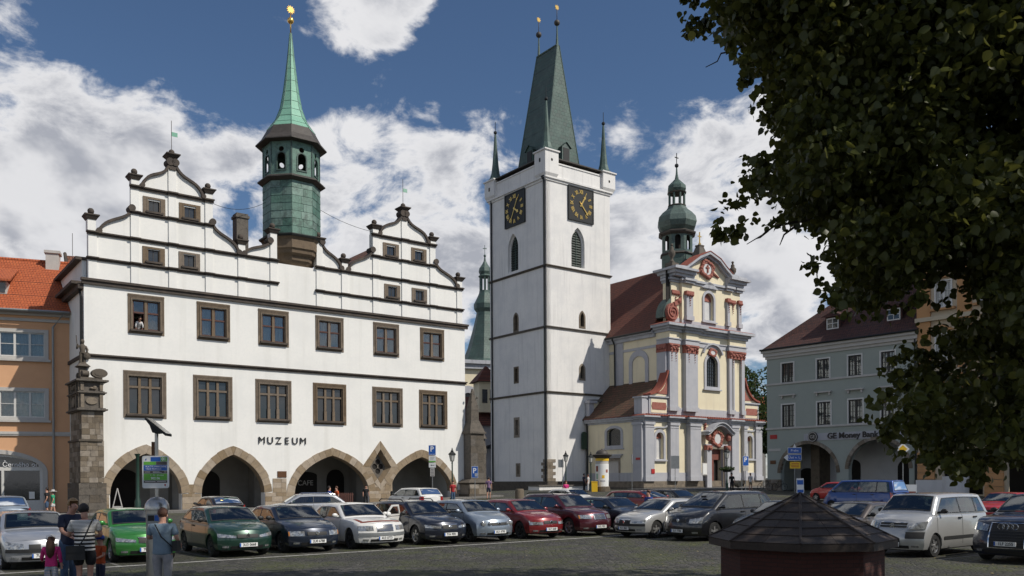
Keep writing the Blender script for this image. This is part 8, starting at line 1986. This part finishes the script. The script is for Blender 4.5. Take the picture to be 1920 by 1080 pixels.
# clusters of leaves: points filling the crown, denser shells at the rim
cl = []
rnd_ = random.Random(5)
tries = 0
while len(cl) < 1250 and tries < 40000:
    tries += 1
    px = rnd_.uniform(1260, 2300); py = rnd_.uniform(-420, 910)
    if not inside(px, py, OUT): continue
    e = edge_dist(px, py)
    if px > 1930 and rnd_.random() < .45: continue
    d = rnd_.uniform(6.8, 10.8) if px < 1700 else rnd_.uniform(6.5, 10.8)
    # keep twigs inside the outline; thin gaps where the light comes through
    g = math.sin(px * .021 + 1.3) * math.sin(py * .027 + .4) + math.sin(px * .009 - py * .013)
    g2 = math.sin(px * .047 + 2.1 + .01 * py) * math.sin(py * .061 + 1.1)
    if px < 1900 and ((g > .95 and rnd_.random() < .85) or (g2 > .62 and rnd_.random() < .9)): continue
    r = min(.42, max(.07, e / FOC * d * .85))
    cl.append((px, py, d, r))
P = []; 
for px, py, d, r in cl:
    c = raydir(px, py) * d + Vector((0, 0, CAMH)); n = int(14 + 270 * r * r / .12)
    n = min(n, 190)
    q = rng.normal(size=(n, 3)); q /= np.linalg.norm(q, axis=1)[:, None]; q *= (rng.uniform(.2, 1, n) ** .5)[:, None] * r
    q[:, 2] *= .75
    P.append(np.array(c)[None] + q)
# rim sprays along the outline, small bunches that break the edge
for (x0, y0), (x1, y1) in zip(OUT[:-6], OUT[1:-5]):
    L_ = math.hypot(x1 - x0, y1 - y0)
    for t in np.arange(0, 1, 14 / max(15, L_)):
        px = x0 + (x1 - x0) * t + rnd_.uniform(0, 14) * (1 if px < 1900 else 0); py = y0 + (y1 - y0) * t + rnd_.uniform(-6, 6)
        d = rnd_.uniform(7.0, 9.5); c = raydir(px, py) * d + Vector((0, 0, CAMH)); n = 4
        P.append(np.array(c)[None] + rng.normal(size=(n, 3)) * .035)
P = np.concatenate(P)
P = P - np.array(LO)[None]
nb = 300
# biggest (nearest) leaves become parts of their own
W = P + np.array(LO)[None]
wx = (W[:, 0] / W[:, 1] * FOC + 960); wy = HOR - (W[:, 2] - CAMH) / W[:, 1] * FOC
near = np.argsort(W[:, 1] + np.where((wx < 1250) | (wx > 1915) | (wy < 5), 100, 0) )[:nb]
mask = np.ones(len(P), bool); mask[near] = False
crown = meta(leaves_mesh('crown', P[mask], .064, leafmat_linden, LT), kind='stuff')
proto = [leaves_mesh('leaf', np.zeros((1, 3)), .070, leafmat_linden) for _ in range(6)]
protom = [o.data for o in proto]
for o in proto: bpy.data.objects.remove(o)
for i, k in enumerate(near):
    o = bpy.data.objects.new('leaf', protom[i % 6]); C.objects.link(o); o.location = P[k]; o.rotation_euler = (rng.normal() * .25, rng.normal() * .25, rng.uniform(0, 6.28)); s_ = rng.uniform(.9, 1.2); o.scale = (s_, s_, s_); o.parent = LT
# limbs through the crown
hub = LO + Vector((-.1, .1, 4.5)); hub2 = LO + Vector((0, .1, 7.0))
def px3(px, py, d): return raydir(px, py) * d + Vector((0, 0, CAMH))
for h_, tgt in ((hub, (1500, 415, 8.5)), (hub, (1790, 740, 8)), (hub, (1700, 480, 8.5)), (hub2, (1400, 120, 8.5)), (hub2, (1500, 250, 8.2)), (hub2, (1420, -100, 8)), (hub, (1860, 800, 7.5)), (hub, (1560, 330, 9)), (hub2, (1600, 60, 7.5))):
    e_ = px3(*tgt); m1 = h_.lerp(e_, .35) + Vector((0, .2, .5)); m2 = h_.lerp(e_, .7) + Vector((0, -.1, .35)); limb([h_, m1, m2, e_], .11, .016)
    for k in range(7):
        t = rnd_.uniform(.35, 1); s0 = m1.lerp(m2, min(1, t * 1.2)) if t < .8 else m2.lerp(e_, (t - .8) / .2); q = s0 + Vector((rnd_.uniform(-.4, .4), rnd_.uniform(-.6, .6), rnd_.uniform(-.4, .5))); limb([s0, s0.lerp(q, .5) + Vector((0, 0, .08)), q], .02, .005, 5)
# bare twigs poking out
for pts in ([(1480, 20), (1420, 60), (1380, 95), (1352, 100), (1345, 115), (1323, 126)], [(1510, 412), (1450, 425), (1430, 440), (1400, 458)], [(1490, 425), (1470, 440), (1462, 460)], [(1440, 432), (1425, 445), (1416, 448)], [(1410, 15), (1403, 60), (1405, 110)]):
    limb([px3(x, y, 8.3 + .05 * i) for i, (x, y) in enumerate(pts)], .014, .004, 5)
bk.build('branches', 'bark', LT, smooth=True)
# the part of the crown above and beside the frame, which shades the foreground
Q = []
while len(Q) < 16500:
    v = rng.normal(size=(4000, 3)); v /= np.linalg.norm(v, axis=1)[:, None]; v *= (rng.uniform(.25, 1, 4000) ** (1 / 3))[:, None]
    w = v * np.array([7.5, 7.5, 6.5]) + np.array([12.0, 8.5, 12.0]) if len(Q) < 7500 else v * np.array([10.0, 5.0, 3.5]) + np.array([6.0, 10.5, 13.5])
    ok = []
    for p in w:
        if p[1] > .3:
            px, py = project(p)
            if -80 < px < 1990 and -60 < py < 1140: continue
        ok.append(p)
    Q += ok
Q = np.array(Q[:16500]) - np.array(LO)[None]
meta(leaves_mesh('upper_crown', Q, .34, leafmat_linden, LT, simple=True), kind='stuff')
# background trees between church and mint house
def far_tree(pos, h, r, label, n=9000, sz=.33):
    p = Vector(pos); p.z = gz(p.x, p.y) - .1; t = empty('leafy_tree', p, 0, label, 'tree', None)
    B().tube([(0, 0, 0), (.1, 0, h * .3), (0, .1, h * .6), (0, 0, h * .9)], [.35, .28, .18, .05], 8).build('trunk', 'bark', t, smooth=True)
    cs = [(rnd_.uniform(-.55, .55) * r, rnd_.uniform(-.5, .5) * r, h * rnd_.uniform(.3, .93), rnd_.uniform(.3, .5) * r) for _ in range(26)]; P = []
    for cx, cy, cz, cr in cs:
        k = n // 26; q = rng.normal(size=(k, 3)); q /= np.linalg.norm(q, axis=1)[:, None]; q *= (rng.uniform(.5, 1, k) ** .5)[:, None] * cr; P.append(q + np.array([cx, cy, cz]))
    meta(leaves_mesh('crown', np.concatenate(P), sz, leafmat_dark, t, hang=.3, simple=True), kind='stuff')
far_tree((31.0, 110, 0), 16.5, 5.0, 'tall dark green tree between the church and the mint house')
far_tree((36.5, 112, 0), 13.5, 4.5, 'shorter dark tree partly behind the mint house corner')
# fallen leaves and litter on the cobbles
b = B(); rs = random.Random(9)
for k in range(420):
    if rs.random() < .6: px, y = rs.uniform(1180, 1920), rs.uniform(19, 30)
    else: px, y = rs.uniform(0, 1920), rs.uniform(18.5, 32)
    r = raydir(px, HOR); x = r.x * y; s_ = rs.uniform(.02, .055); a = rs.uniform(0, 6.28); z = .012
    b.add([(x + s_ * math.cos(a + q * PI / 2) * (1 if q % 2 else .6), y + s_ * math.sin(a + q * PI / 2) * (1 if q % 2 else .6), z + (.012 if q == 1 else 0)) for q in range(4)], [(0, 1, 2, 3)])
M['dryleaf'] = leafmat('dry_leaf', (.16, .13, .05), (.34, .27, .12), (.5, .42, .2))
meta(b.build('fallen_leaves', 'dryleaf'), 'scattered dry yellow leaves lying on the cobbles', 'leaves', kind='stuff')
